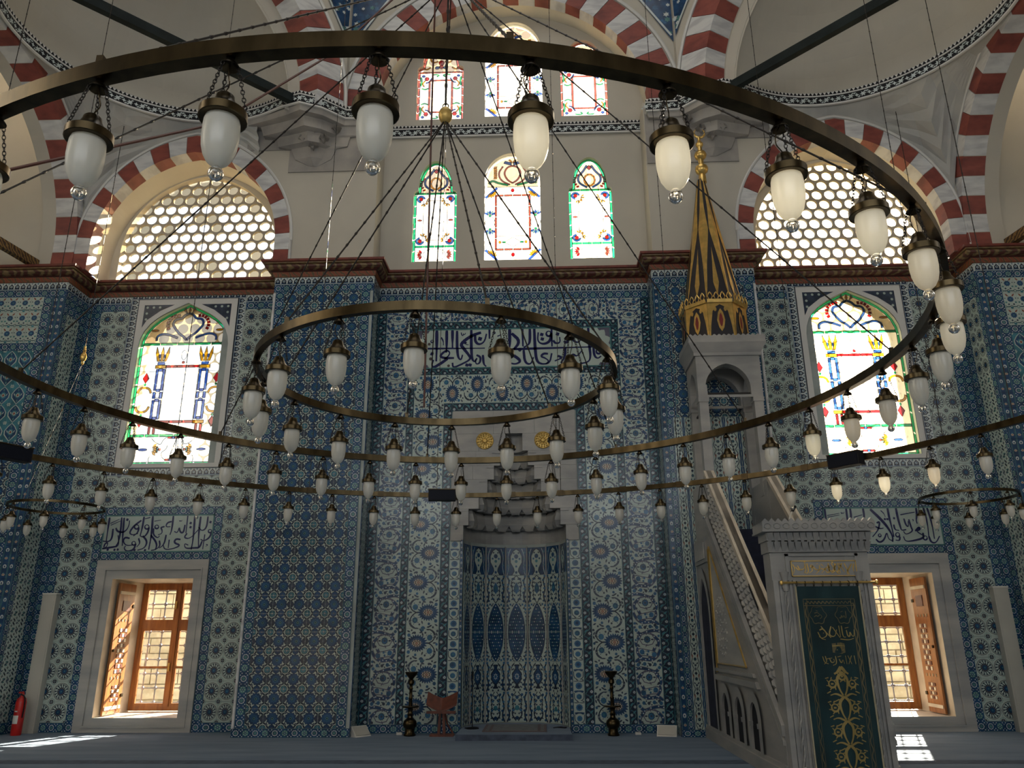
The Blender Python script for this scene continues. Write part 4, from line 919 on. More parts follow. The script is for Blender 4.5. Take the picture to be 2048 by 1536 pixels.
class Stained:
    def __init__(s, name, label, cx, y, out, group, border, back=True):
        s.cx, s.y, s.out = cx, y, out
        s.zb = out[0][1]; s.a = (out[-1][0] - out[0][0]) / 2; s.za = max(z for _, z in out)
        s.r = thing(name, label, 'window', (cx, y, s.zb), group, 'structure'); s.lead = MB(); s.wb = .05
        if back: lattice_back(s.r, cx - s.a - .1, cx + s.a + .1, s.zb - .1, s.za + .1, y + .34)
        inn = []
        w = s.wb; P = out
        for i, p in enumerate(P):
            a, b = P[max(0, i - 1)], P[min(len(P) - 1, i + 1)]; dx, dz = b[0] - a[0], b[1] - a[1]; L = math.hypot(dx, dz) or 1
            inn.append((p[0] + dz / L * w, p[1] - dx / L * w))
        inn[0] = (P[0][0] + w, P[0][1] + w); inn[-1] = (P[-1][0] - w, P[-1][1] + w); s.inn = inn
        if border:
            n = len(P); cuts = [0] + [i for i in range(2, n - 2, 3)] + [n - 1]
            for i0, i1 in zip(cuts[:-1], cuts[1:]):
                seg = P[i0:i1 + 1] + inn[i0:i1 + 1][::-1]
                if i0 == 0 or i1 == n - 1:     # long jamb strips are cut into shorter lengths
                    A0, A1, B0, B1 = P[i0], P[i0 + 1], inn[i0], inn[i0 + 1]
                    if i1 == n - 1: A0, A1, B0, B1 = P[-2], P[-1], inn[-2], inn[-1]
                    k = 6
                    for j in range(k):
                        f = lambda p, q, t: (p[0] + (q[0] - p[0]) * t, p[1] + (q[1] - p[1]) * t)
                        s.piece([f(A0, A1, j / k + .006), f(A0, A1, (j + 1) / k - .006), f(B0, B1, (j + 1) / k - .006), f(B0, B1, j / k + .006)], border)
                    if i0 == 0 and i1 > 1: s.piece(P[1:i1 + 1] + inn[1:i1 + 1][::-1], border)
                    if i1 == n - 1 and i0 < n - 2: s.piece(P[i0:n - 1] + inn[i0:n - 1][::-1], border)
                else: s.piece(seg, border)
            for j in range(4):
                x0 = P[0][0] + 2 * s.a * (j / 4 + .006); x1 = P[0][0] + 2 * s.a * ((j + 1) / 4 - .006); s.piece([(x0, s.zb), (x1, s.zb), (x1, s.zb + w), (x0, s.zb + w)], border)
            s.line(inn + [inn[0]], .016); s.line(P + [P[0]], .014)
    def piece(s, pts, m, dy=0.0):
        MB().add([(x, s.y + dy, z) for x, z in pts], [tuple(range(len(pts)))]).build('glass_piece', m, s.r)
    def L(s, pts): return [(s.cx + x, s.zb + z) for x, z in pts]          # window coordinates
    def p(s, pts, m, lead=.013):
        q = s.L(pts); s.piece(q, m, -.004)
        if lead: s.line(q + [q[0]], lead)
    def line(s, pts, w=.016):
        for a, b in zip(pts[:-1], pts[1:]):
            for q in ribbon([a, b], w, False): s.lead.add([(x, s.y - .008, z) for x, z in q], [(0, 1, 2, 3)])
    def l(s, pts, w=.013): s.line(s.L(smoothed(pts) if len(pts) > 2 else pts), w)
    def band(s, pts, w, m):
        P = smoothed(pts) if len(pts) > 2 else pts; Lf, Rt = [], []
        for i, (x, z) in enumerate(P):
            a, b = P[max(0, i - 1)], P[min(len(P) - 1, i + 1)]; dx, dz = b[0] - a[0], b[1] - a[1]; d_ = math.hypot(dx, dz) or 1
            Lf.append((x - dz / d_ * w / 2, z + dx / d_ * w / 2)); Rt.append((x + dz / d_ * w / 2, z - dx / d_ * w / 2))
        s.p(Lf + Rt[::-1], m, .010)
    def ell(s, x, z, rx, rz, n=14): return [(x + rx * math.cos(2 * PI * i / n), z + rz * math.sin(2 * PI * i / n)) for i in range(n)]
    def flower(s, x, z, ang, r, m1, m2):
        """fan of petals"""
        for k in range(-2, 3):
            a = ang + k * .42; c, sn = math.cos(a), math.sin(a); q = [(.25, 0), (.7, .16), (1, 0), (.7, -.16)]
            s.p([(x + r * (u * c - v * sn), z + r * (u * sn + v * c)) for u, v in q], m1 if k % 2 == 0 else m2, .008)
    def panes(s, zs, m='glass_clear'):
        """clear ground panes between the given heights, following the outline"""
        for z0, z1 in zip(zs[:-1], zs[1:]):
            q = []
            for pts, rev in ((s.inn, False),):
                left = [p for p in pts[:len(pts) // 2 + 1]]; right = [p for p in pts[len(pts) // 2:]]
                def xat(side, z):
                    for a, b in zip(side[:-1], side[1:]):
                        if min(a[1], b[1]) - 1e-9 <= z <= max(a[1], b[1]) + 1e-9 and abs(a[1] - b[1]) > 1e-9: return a[0] + (b[0] - a[0]) * (z - a[1]) / (b[1] - a[1])
                    return s.cx
                A, B = s.zb + z0, min(s.zb + z1, max(p[1] for p in pts)); k = 8 if z1 > 1.2 else 1
                hs = [A + (B - A) * i / k for i in range(k + 1)]
                q = [(xat(left, h) + .001, h) for h in hs] + [(xat(right, h) - .001, h) for h in reversed(hs)]
            MB().add([(x, s.y + .006, z) for x, z in q], [tuple(range(len(q)))]).build('clear_pane', 'glass_tan' if z1 == zs[-1] else m, s.r)
    def done(s): s.lead.build('lead_cames', 'lead', s.r)

def corner_fan(w, x, z, sx, sz):
    w.p([(x + .02 * sx * 0 + .095 * math.cos(a) * 1, z + .095 * math.sin(a)) for a in [math.atan2(sz, sx) + k * PI / 7 for k in range(-5, 6)]] + [(x + .055 * math.cos(a), z + .055 * math.sin(a)) for a in [math.atan2(sz, sx) + k * PI / 7 for k in range(5, -6, -1)]], 'glass_blue')
    w.p([(x + .042 * math.cos(a), z + .05 * math.sin(a)) for a in [2 * PI * i / 7 for i in range(7)]], 'glass_red')
    w.flower(x - sx * .06, z - sz * .09, math.atan2(-sz, -sx * .3), .11, 'glass_amber', 'glass_clear'); w.flower(x - sx * .10, z - sz * .03, math.atan2(-sz * .3, -sx), .11, 'glass_amber', 'glass_clear')
names = {0: ('small green bordered stained window, left of the lower row', 'lower'), 1: ('tall stained window with pink frame, middle of the lower row', 'lower'), 2: ('small green bordered stained window, right of the lower row', 'lower'),
         3: ('red bordered stained window, left of the upper row', 'upper'), 4: ('tall stained window with blue crest, middle of the upper row', 'upper'), 5: ('red bordered stained window, right of the upper row', 'upper')}
for i, (kind, cx_, out) in enumerate(WIN):
    lab, grp = names[i]; y = dM + .10
    if kind == 'lower_side':
        w = Stained('stained_window', lab, cx_, y, out, 'stained glass windows of the lower row', 'glass_green'); a = w.a
        w.panes([.05, .42, 1.76, 2.6]); 
        for z in (.42, 1.76):
            for j in range(4): w.p([(-a + .05 + (2 * a - .1) * (j / 4 + .006), z - .025), (-a + .05 + (2 * a - .1) * ((j + 1) / 4 - .006), z - .025), (-a + .05 + (2 * a - .1) * ((j + 1) / 4 - .006), z + .025), (-a + .05 + (2 * a - .1) * (j / 4 + .006), z + .025)], 'glass_green', .008)
        w.l([(-.27, .58), (.27, .58), (.27, 1.58), (-.27, 1.58), (-.27, .58)][:2]); w.l([(.27, .58), (.27, 1.58)]); w.l([(.27, 1.58), (-.27, 1.58)]); w.l([(-.27, 1.58), (-.27, .58)])
        for sx in (-1, 1):
            corner_fan(w, sx * .33, 1.62, sx, 1); corner_fan(w, sx * .33, .56, sx, -1)
            w.p(w.ell(sx * .35, 1.08, .055, .022, 8), 'glass_rose'); w.flower(sx * .24, .22, 0 if sx > 0 else PI, .16, 'glass_red' if sx < 0 else 'glass_rose', 'glass_rose')
            w.band([(sx * .05, 2.40), (sx * .14, 2.24), (sx * .26, 2.12), (sx * .25, 1.95), (sx * .06, 1.83)], .045, 'glass_blue')
            for k in range(6): z = 1.84 + k * .058; x = sx * (.24 + .075 * math.sin(k * .62)); w.p([(x, z), (x + sx * .055, z - .015), (x + sx * .06, z + .03), (x, z + .045)], 'glass_red', .008)
        w.line([(cx_ + .25 * math.cos(2 * PI * k / 24), out[0][1] + .22 + .15 * math.sin(2 * PI * k / 24)) for k in range(25)], .012)
        for k in range(10):
            a0, a1 = 2 * PI * k / 10, 2 * PI * (k + .9) / 10; w.p([(.14 * math.cos(t), 2.02 + .17 * math.sin(t)) for t in (a0, a1)] + [(.10 * math.cos(t), 2.02 + .13 * math.sin(t)) for t in (a1, a0)], 'glass_amber', .008)
        w.p([(0, 2.28), (.055, 2.34), (0, 2.41), (-.055, 2.34)], 'glass_red')
    elif kind in ('lower_mid', 'upper_mid'):
        up = kind == 'upper_mid'; w = Stained('stained_window', lab, cx_, y, out, 'stained glass windows of the ' + grp + ' row', None); a = w.a; H = w.za - w.zb
        w.wb = .0; zt = 1.72 if up else 1.88; w.panes([.0, .35, zt, H]); w.line(out + [out[0]], .014)
        w.l([(-a, zt), (a, zt)], .014); cz = zt + .42
        for sx in (-1, 1):
            w.band([(0, zt + .10), (sx * .12, zt + .18), (sx * .20, zt + .36), (sx * .12, zt + .52), (0, zt + .55)], .035, 'glass_rose'); w.band([(sx * .06, zt + .06), (sx * .26, zt + .16), (sx * .33, zt + .36), (sx * .22, zt + .54)], .032, 'glass_rose')
            w.band([(sx * .10, zt + .05), (sx * .32, zt + .10), (sx * .46, zt + .18), (sx * .54, zt + .09)], .05, 'glass_green')
            for k in range(6): z = zt + .22 + k * .055; w.p([(sx * .36, z), (sx * .43, z - .01), (sx * .42, z + .04), (sx * .35, z + .045)], 'glass_amber', .008)
            w.p([(sx * .02, zt + .56), (sx * .20, zt + .62), (sx * .17, zt + .68), (sx * .03, zt + .64)], 'glass_blue'); w.p([(sx * .01, zt + .62), (sx * .09, zt + .70), (sx * .06, zt + .72), (sx * .01, zt + .67)], 'glass_amber')
            # corner palmettes, side roundels, red frame
            for zc, sg in ((zt - .12, 1), (.14, -1)):
                w.flower(sx * (a - .13), zc, math.atan2(-sg, -sx * .6), .16, 'glass_amber', 'glass_amber'); w.band([(sx * (a - .02), zc - sg * .15), (sx * (a - .10), zc - sg * .08), (sx * (a - .20), zc + sg * .02), (sx * (a - .28), zc + sg * .10)], .05, 'glass_blue')
            zc = zt * .52; w.line([(cx_ + sx * (a - .12) + .11 * math.cos(2 * PI * k / 18), w.zb + zc + .15 * math.sin(2 * PI * k / 18)) for k in range(19)], .012)
            for sg in (-1, 1): w.flower(sx * (a - .12), zc + sg * .15, sg * PI / 2, .16, 'glass_blue', 'glass_sky'); w.p(w.ell(sx * (a - .12), zc + sg * .17, .03, .03, 6), 'glass_green', .008)
            for k in range(5): z0 = .30 + k * (zt - .52) / 5; w.p([(sx * .36, z0 + .01), (sx * .40, z0 + .01), (sx * .40, z0 + (zt - .52) / 5 - .01), (sx * .36, z0 + (zt - .52) / 5 - .01)], 'glass_rose')
            w.l([(0, .36), (sx * .17, .47), (sx * .28, .48)]); w.l([(0, .60), (sx * .17, .49)]); w.p(w.ell(sx * .20, .48, .045, .022, 8), 'glass_green', .008); w.p(w.ell(sx * .29, .48, .03, .04, 6), 'glass_amber', .008)
        for z in (.30, zt - .22):
            for k in range(4): x0 = -.40 + k * .2; w.p([(x0 + .01, z - .02), (x0 + .19, z - .02), (x0 + .19, z + .02), (x0 + .01, z + .02)], 'glass_rose')
        w.l([(-.36, .63), (.36, .63)]); 
        for z in (.17, zt - .09): w.p(w.ell(0, z, .04, .05, 8), 'glass_red', .008)
    else:
        w = Stained('stained_window', lab, cx_, y, out, 'stained glass windows of the upper row', 'glass_rose'); a = w.a; w.panes([.05, 1.40, 2.2])
        for j in range(4): w.p([(-a + .05 + (2 * a - .1) * (j / 4 + .006), 1.375), (-a + .05 + (2 * a - .1) * ((j + 1) / 4 - .006), 1.375), (-a + .05 + (2 * a - .1) * ((j + 1) / 4 - .006), 1.42), (-a + .05 + (2 * a - .1) * (j / 4 + .006), 1.42)], 'glass_rose', .008)
        for sx in (-1, 1):
            w.band([(sx * .27, .30), (sx * .27, 1.15)], .045, 'glass_rose')
            for zc, sg in ((1.22, 1), (.22, -1)):
                w.p(w.ell(sx * .34, zc, .055, .06, 6), 'glass_red'); w.band([(sx * .22, zc + sg * .02), (sx * .28, zc - sg * .09), (sx * .36, zc - sg * .12)], .03, 'glass_blue'); w.p(w.ell(sx * .42, zc + sg * .08, .04, .035, 7), 'glass_blue'); w.band([(sx * .38, zc - sg * .05), (sx * .45, zc - sg * .14), (sx * .40, zc - sg * .22)], .028, 'glass_amber')
                w.band([(sx * .48, zc + sg * .05), (sx * .46, zc - sg * .08), (sx * .48, zc - sg * .2)], .035, 'glass_green'); w.band([(sx * .10, zc + sg * .06), (sx * .04, zc + sg * .1), (sx * .12, zc + sg * .13), (sx * .22, zc + sg * .11)], .03, 'glass_green'); w.band([(sx * .30, zc - sg * .27), (sx * .38, zc - sg * .31), (sx * .46, zc - sg * .27)], .03, 'glass_green')
            w.band([(sx * .08, 1.72), (sx * .22, 1.68), (sx * .28, 1.84), (sx * .2, 1.96)], .035, 'glass_amber'); w.band([(sx * .26, 1.55), (sx * .36, 1.48), (sx * .44, 1.56)], .035, 'glass_amber'); w.band([(0, 1.98), (sx * .14, 1.88), (sx * .22, 1.80)], .035, 'glass_blue'); w.p(w.ell(sx * .1, 1.54, .06, .045, 7), 'glass_blue')
        w.p(w.ell(0, 1.68, .07, .08, 7), 'glass_red'); w.band([(-.27, .27), (.27, .27)], .04, 'glass_rose'); w.band([(-.27, 1.17), (.27, 1.17)], .04, 'glass_rose'); w.p(w.ell(0, 1.56, .05, .06, 7), 'glass_red')
    w.done()

def big_window(s):
    side = 'left' if s < 0 else 'right'; out = UW if s > 0 else [(-x, z) for x, z in UW][::-1]
    w = Stained('stained_window', f'large pointed stained glass window with column motif in the {side} bay', s * bx, dB + .10, out, 'bay stained windows', 'glass_green'); a = w.a
    w.panes([.05, .62, 2.68, 3.6], 'glass_clear')
    def bar(x0, x1, z, n, m, t=.028):
        for j in range(n): A = x0 + (x1 - x0) * (j / n + .005); B = x0 + (x1 - x0) * ((j + 1) / n - .005); w.p([(A, z - t), (B, z - t), (B, z + t), (A, z + t)], m, .010)
    bar(-a + .05, a - .05, .62, 6, 'glass_green'); bar(-a + .05, a - .05, 2.68, 5, 'glass_green'); bar(-.38, .38, 2.16, 3, 'glass_red'); bar(-.42, .42, .92, 3, 'glass_red')
    w.l([(-.36, .95), (-.36, 2.13)]); w.l([(.36, .95), (.36, 2.13)]); w.l([(-a, 2.05), (-.55, 2.05)], .010); w.l([(.55, 2.05), (a, 2.05)], .010)
    for sx in (-1, 1):
        for x in (.40, .545): 
            for z0, z1 in ((.98, 1.40), (1.62, 2.10)): w.p([(sx * x - .026, z0), (sx * x + .026, z0), (sx * x + .026, z1), (sx * x - .026, z1)], 'glass_blue')
        for z in (1.0, 1.40, 1.62, 2.08): w.p([(sx * .43, z - .03), (sx * .515, z - .03), (sx * .515, z + .03), (sx * .43, z + .03)], 'glass_blue')
        w.line([(s * bx + sx * .472 + .05 * math.cos(2 * PI * k / 12), w.zb + 1.51 + .06 * math.sin(2 * PI * k / 12)) for k in range(13)], .012)
        for x in (.40, .545): w.p([(sx * x - .03, 1.44), (sx * x + .03, 1.44), (sx * x + .03, 1.58), (sx * x - .03, 1.58)], 'glass_blue')
        w.p([(sx * .36, 2.12), (sx * .60, 2.12), (sx * .60, 2.19), (sx * .36, 2.19)], 'glass_amber'); w.p([(sx * .36, .88), (sx * .60, .88), (sx * .60, .95), (sx * .36, .95)], 'glass_amber'); w.p([(sx * .40, 2.20), (sx * .56, 2.20), (sx * .56, 2.26), (sx * .40, 2.26)], 'glass_blue')
        for k in (-1, 0, 1): w.p([(sx * .48 + k * .07 - .03, 2.28), (sx * .48 + k * .07 + .03, 2.28), (sx * .48 + k * .115 + .035, 2.46), (sx * .48 + k * .14, 2.62), (sx * .48 + k * .115 - .035, 2.46)], 'glass_amber')
        for k in (-1, 1): w.p(w.ell(sx * .48 + k * .06, 2.40, .022, .05, 7), 'glass_blue', .008)
        w.p([(sx * .42, .66), (sx * .47, .66), (sx * .47, .87), (sx * .42, .87)], 'glass_red'); w.p([(sx * .52, .66), (sx * .57, .66), (sx * .57, .87), (sx * .52, .87)], 'glass_red')
        for z, sg in ((1.62, 1), (1.20, -1)):
            w.band([(sx * .62, z - sg * .06), (sx * .66, z + sg * .04), (sx * .77, z + sg * .07), (sx * .88, z + sg * .04), (sx * .91, z - sg * .06)], .045, 'glass_amber'); w.p(w.ell(sx * .77, z + sg * .13, .025, .03, 7), 'glass_green', .008)
            w.p([(sx * .77, z + sg * .16), (sx * .84, z + sg * .27), (sx * .77, z + sg * .40), (sx * .70, z + sg * .27)], 'glass_red')
        w.band([(sx * .20, 2.82), (sx * .34, 2.88), (sx * .52, 2.93), (sx * .66, 2.87), (sx * .66, 2.76)], .05, 'glass_blue'); w.p(w.ell(sx * .72, 3.0, .09, .028, 8), 'glass_amber')
        w.band([(0, 3.40), (sx * .10, 3.36), (sx * .16, 3.27), (sx * .30, 3.27), (sx * .35, 3.14), (sx * .26, 3.02), (sx * .18, 2.92), (sx * .08, 2.86), (0, 2.77)], .05, 'glass_blue')
        for k in range(7): aa = -.5 + k * .36; x, z = sx * (.25 + .17 * math.cos(aa)), 3.14 + .17 * math.sin(aa); x2, z2 = sx * (.25 + .24 * math.cos(aa)), 3.14 + .24 * math.sin(aa); dx, dz = -sx * .028 * math.sin(aa), .028 * math.cos(aa); w.p([(x - dx, z - dz), (x2 - dx, z2 - dz), (x2 + dx, z2 + dz), (x + dx, z + dz)], 'glass_red', .008)
        w.flower(sx * .45, .32, 0 if sx < 0 else PI, .17, 'glass_amber', 'glass_amber'); w.p([(sx * .29, .28), (sx * .33, .26), (sx * .33, .38), (sx * .29, .36)], 'glass_sky'); w.p(w.ell(sx * .26, .32, .03, .03, 6), 'glass_rose', .008); w.p(w.ell(sx * .62, .32, .10, .026, 8), 'glass_blue')
        w.l([(sx * .12, .60), (sx * .22, .52), (sx * .24, .42), (sx * .36, .46), (sx * .46, .56)]); w.l([(sx * .10, .08), (sx * .2, .16), (sx * .22, .26), (sx * .12, .32), (sx * .1, .42)]); w.l([(sx * .44, .2), (sx * .48, .12), (sx * .46, .06)])
    for k in (-1, 0, 1): w.p([(k * .05, 3.40), (k * .11 + .03, 3.48), (k * .10, 3.55), (k * .11 - .03, 3.47)], 'glass_amber')
    for z in (.575, .10): w.p([(-.12, z - .02), (-.03, z - .02), (-.03, z + .02), (-.12, z + .02)], 'glass_red'); w.p([(-.03, z - .022), (.03, z - .022), (.03, z + .022), (-.03, z + .022)], 'glass_blue'); w.p([(.03, z - .02), (.12, z - .02), (.12, z + .02), (.03, z + .02)], 'glass_red')
    w.line([(s * bx + .06 * math.cos(2 * PI * k / 14), w.zb + 2.42 + .11 * math.sin(2 * PI * k / 14)) for k in range(15)], .012); w.p(w.ell(0, 2.25, .035, .035, 6), 'glass_red', .008)
    w.line([(s * bx + .05 * math.cos(2 * PI * k / 14), w.zb + .77 + .08 * math.sin(2 * PI * k / 14)) for k in range(15)], .012)
    w.done()
    # flat white surround with little blue spandrels
    fr = thing('window_surround', f'flat white surround of the {side} stained window with dark spandrels', 'window frame', (s * bx, dB, 5.0), 'stained window surrounds', 'structure')
    mb = MB(); arch_wall(mb, out, s * bx - 1.115, s * bx + 1.115, 5.0, 8.80, lambda x, z: (x, dB - .03, z)); mb.build('white_panel', 'plaster_white', fr)
    e = MB()
    for x0, x1, z0, z1 in ((-1.115, -1.105, 5, 8.8), (1.105, 1.115, 5, 8.8), (-1.115, 1.115, 5, 5.01), (-1.115, 1.115, 8.79, 8.8)): e.box(s * bx + x0, s * bx + x1, dB - .04, dB, z0, z1)
    e.build('edge_fillet', 'navy', fr)
    for sx in (-1, 1):
        MB().add([(s * bx + sx * x, dB - .033, z) for x, z in ((.30, 8.66), (.97, 8.66), (.97, 8.12), (.88, 8.30), (.60, 8.52))], [(0, 1, 2, 3, 4)]).build('spandrel_tile', 'slate', fr)
        g = MB()
        for k in range(9): x, z = .62 + (k % 3) * .14, 8.60 - (k // 3) * .14; g.add([(s * bx + sx * (x + .03 * math.cos(t)), dB - .035, z + .03 * math.sin(t)) for t in [2 * PI * j / 6 for j in range(6)]], [tuple(range(6))]) if z > 8.58 or x > .72 + (8.6 - z) * .5 else None
        g.build('spandrel_scroll', 'cream', fr)
big_window(-1); big_window(1)

# ------------------------------------------------------------------ lower windows: marble surround, timber casements, iron grille, shutter
def lower_window(s):
    side = 'left' if s < 0 else 'right'; X = lambda a, b: (-b, -a) if s < 0 else (a, b)
    fr = thing('marble_surround', f'broad grey marble surround of the {side} lower window', 'window frame', (s * 7.17, dB, 0), 'lower window surrounds', 'structure')
    def ring(nm, o, i, y0, y1):
        for a, b, z0, z1 in ((o[0], i[0], o[2], o[3]), (i[1], o[1], o[2], o[3]), (i[0], i[1], o[2], i[2]), (i[0], i[1], i[3], o[3])):
            q = X(a, b); MB().box(q[0], q[1], y0, y1, z0, z1).build(nm, 'marble', fr)
    ring('outer_slab', (6.05, 8.29, 0, 3.15), (6.17, 8.11, .10, 2.97), dB - .05, dB); ring('inner_slab', (6.17, 8.11, .10, 2.97), LWX, dB - .025, dB)
    ring('fillet', (6.155, 8.125, .085, 2.985), (6.185, 8.095, .115, 2.955), dB - .065, dB - .02)
    for a, b, z0, z1 in ((LWX[0] - .012, LWX[0] + .002, LWX[2], LWX[3]), (LWX[1] - .002, LWX[1] + .012, LWX[2], LWX[3]), (LWX[0], LWX[1], LWX[2] - .01, LWX[2] + .004), (LWX[0], LWX[1], LWX[3] - .004, LWX[3] + .01)):
        q = X(a, b); MB().box(q[0], q[1], dB - .02, 2.3, z0, z1).build('reveal_lining', 'marble_pale', fr)
    w = thing('timber_window', f'timber casement window deep in the {side} lower opening', 'window', (s * 7.14, 2.1, .25), 'timber windows', 'structure')
    def bar(nm, a, b, z0, z1, t=.05, y=2.08): q = X(a, b); return MB().box(q[0], q[1], y, y + t, z0, z1).build(nm, 'wood', w)
    a0, a1, z0, z1 = 6.34, 7.94, .27, 2.78; m = 7.14; zt, zr = 1.93, 1.10
    bar('frame_stile', a0, a0 + .07, z0, z1, .09); bar('frame_stile', a1 - .07, a1, z0, z1, .09); bar('frame_rail', a0 + .07, a1 - .07, z1 - .08, z1, .09); bar('frame_rail', a0 + .07, a1 - .07, z0, z0 + .08, .09); bar('transom', a0 + .07, a1 - .07, zt - .05, zt + .05, .088); bar('mullion', m - .035, m + .035, z0 + .08, z1 - .08, .10, 2.06)
    for p, q_ in ((a0 + .07, m - .035), (m + .035, a1 - .07)):
        for c, d_ in ((z0 + .08, zt - .05), (zt + .05, z1 - .08)):
            mbk = MB()
            for p0, p1, c0, c1 in ((p, q_, c, c + .06), (p, q_, d_ - .06, d_), (p, p + .055, c + .06, d_ - .06), (q_ - .055, q_, c + .06, d_ - .06)) + (((p + .055, q_ - .055, zr - .02, zr + .02),) if c < 1 else ()):
                qq = X(p0, p1); mbk.box(qq[0], qq[1], 2.085, 2.13, c0, c1)
            cs = mbk.build('casement', 'wood', w)
            for c0, c1 in (((c + .05, zr - .015), (zr + .015, d_ - .05)) if c < 1 else ((c + .05, d_ - .05),)):
                qq = X(p + .05, q_ - .05); po = MB().box(qq[0], qq[1], 2.10, 2.104, c0, c1).build('pane', 'glass_plain', cs)
            if p > 7: MB().box(*((-p - .015, -p + .02) if s < 0 else (p - .02, p + .015)), 2.02, 2.085, (c + d_) / 2 - .09, (c + d_) / 2 + .07).build('casement_handle', 'gold', cs)
    g = thing('iron_grille', f'pale iron grille with ball joints outside the {side} lower window', 'grille', (s * 7.14, 2.32, .25), 'window grilles', 'structure')
    nx, nz = 6, 9
    for i in range(nx): x = s * (a0 + (i + .5) * (a1 - a0) / nx); MB().tube([(x, 2.33, z0 - .05), (x, 2.33, z1 + .05)], .014, 6).build('upright_bar', 'iron_pale', g)
    for j in range(nz): z = z0 + (j + .5) * (z1 - z0) / nz; MB().tube([(s * a0, 2.33, z), (s * a1, 2.33, z)], .014, 6).build('cross_bar', 'iron_pale', g)
    kn = MB().lathe([(.0, -.042), (.030, -.028), (.042, 0), (.030, .028), (0, .042)], 8).mesh('ball_joint', 'iron_pale', True)
    for i in range(nx):
        for j in range(nz): link('ball_joint', kn, g, (s * (a0 + (i + .5) * (a1 - a0) / nx), 2.33, z0 + (j + .5) * (z1 - z0) / nz))
    # shutter folded against the outer reveal
    A = Vector((s * 7.905, 1.66, 0)); B = Vector((s * 7.885, .99, 0)); u = (B - A); L = u.length; u.normalize(); rz = math.atan2(u.y, u.x)
    sh = thing('window_shutter', f'carved wooden shutter folded back in the {side} lower window', 'shutter', A + Vector((0, 0, .27)), 'window shutters')
    sh.rotation_euler = (0, 0, rz)
    sg = 1 if s < 0 else -1      # room-facing side of the leaf
    def sb(nm, x0, x1, y0, y1, zz0, zz1, mt): o = MB().box(x0, x1, min(y0 * sg, y1 * sg), max(y0 * sg, y1 * sg), zz0, zz1).mesh(nm, mt); ob = bpy.data.objects.new(nm, o); COL.objects.link(ob); ob.parent = LEAF[0] or sh; return ob
    LEAF = [None]; LEAF[0] = sb('leaf', 0, L, -.02, .02, 0, 2.45, 'wood')
    for zz in (.09, 2.24): sb('batten', .03, L - .03, .02, .034, zz, zz + .06, 'marble_pale')
    sb('square_panel', .18, L - .2, .02, .03, 1.92, 2.12, 'wood_dark')
    for z0_, z1_, nzz in ((.75, 1.62, 9), (.24, .55, 4)):
        for j in range(nzz):
            for i in range(3):
                xx = .17 + i * (L - .36) / 3; zz = z0_ + j * (z1_ - z0_) / nzz; sb('fretwork', xx, xx + (L - .36) / 3 * .72, .02, .032, zz, zz + (z1_ - z0_) / nzz * .68, 'wood_dark' if (i + j) % 2 else 'marble_pale')
    for zz in (.66, 1.74):
        for i in range(4): sb('inlay', .14 + i * .13, .165 + i * .13, .02, .03, zz - .02, zz + .03, 'lining')
    sb('hinge', -.01, .06, .02, .04, .3, .36, 'brass_dark'); sb('hinge', -.01, .06, .02, .04, 2.0, 2.06, 'brass_dark'); sb('ring_pull', L - .06, L - .03, .02, .05, 1.15, 1.2, 'brass_dark')
lower_window(-1); lower_window(1)
# courtyard outside
yd = struct('ground_outside', MB().box(-30, 30, 2.3, 40, -.5, -.1), 'yard', 'dry pale ground of the garden outside the windows', 'ground')
yw = MB()
ow = struct('wall_garden', MB().box(-24, 24, 9.0, 9.5, -.4, 3.5), 'sandstone', 'sandstone garden wall outside the lower windows', 'wall')
rr = random.Random(11)
for s in (-1, 1):
    for j in range(8):
        x = 7.2 + rr.random() * .4
        while x < 15.0:
            wdt = .55 + rr.random() * .5; z = j * .42; q = (s * x, s * (x + wdt)); MB().box(min(q), max(q) - .03, 8.94 - rr.random() * .05, 9.0, z + .015, z + .40).build('stone', 'sandstone', ow); x += wdt

# ------------------------------------------------------------------ calligraphy panels
def affine(tl, tr, bl, br, x0, x1, z0, z1):
    """traced strokes -> panel coordinates"""
    def f(x, y):
        v = (y - (tl[1] + tr[1]) / 2) / ((bl[1] + br[1]) / 2 - (tl[1] + tr[1]) / 2)
        l = tl[0] + (bl[0] - tl[0]) * v; r = tr[0] + (br[0] - tr[0]) * v
        return (x0 + (x1 - x0) * (x - l) / (r - l), z1 + (z0 - z1) * v)
    return f
def script(mb, strokes, f, y, mi=0, wk=1.0):
    for w, pts in strokes:
        q = [f(*p) for p in pts]
        if len(q) == 1:
            r = w * wk; mb.add([(q[0][0] + r * math.cos(t), y, q[0][1] + r * math.sin(t)) for t in (PI / 4 * .6, PI * .65, PI * 1.15, PI * 1.65)], [(0, 1, 2, 3)], mi)
        else:
            for k in ribbon(q, w * wk): mb.add([(a, y, b) for a, b in k], [(0, 1, 2, 3)], mi)
def loop(x, y, r): return [(x + r * math.cos(2 * PI * i / 8), y + r * math.sin(2 * PI * i / 8)) for i in range(9)]
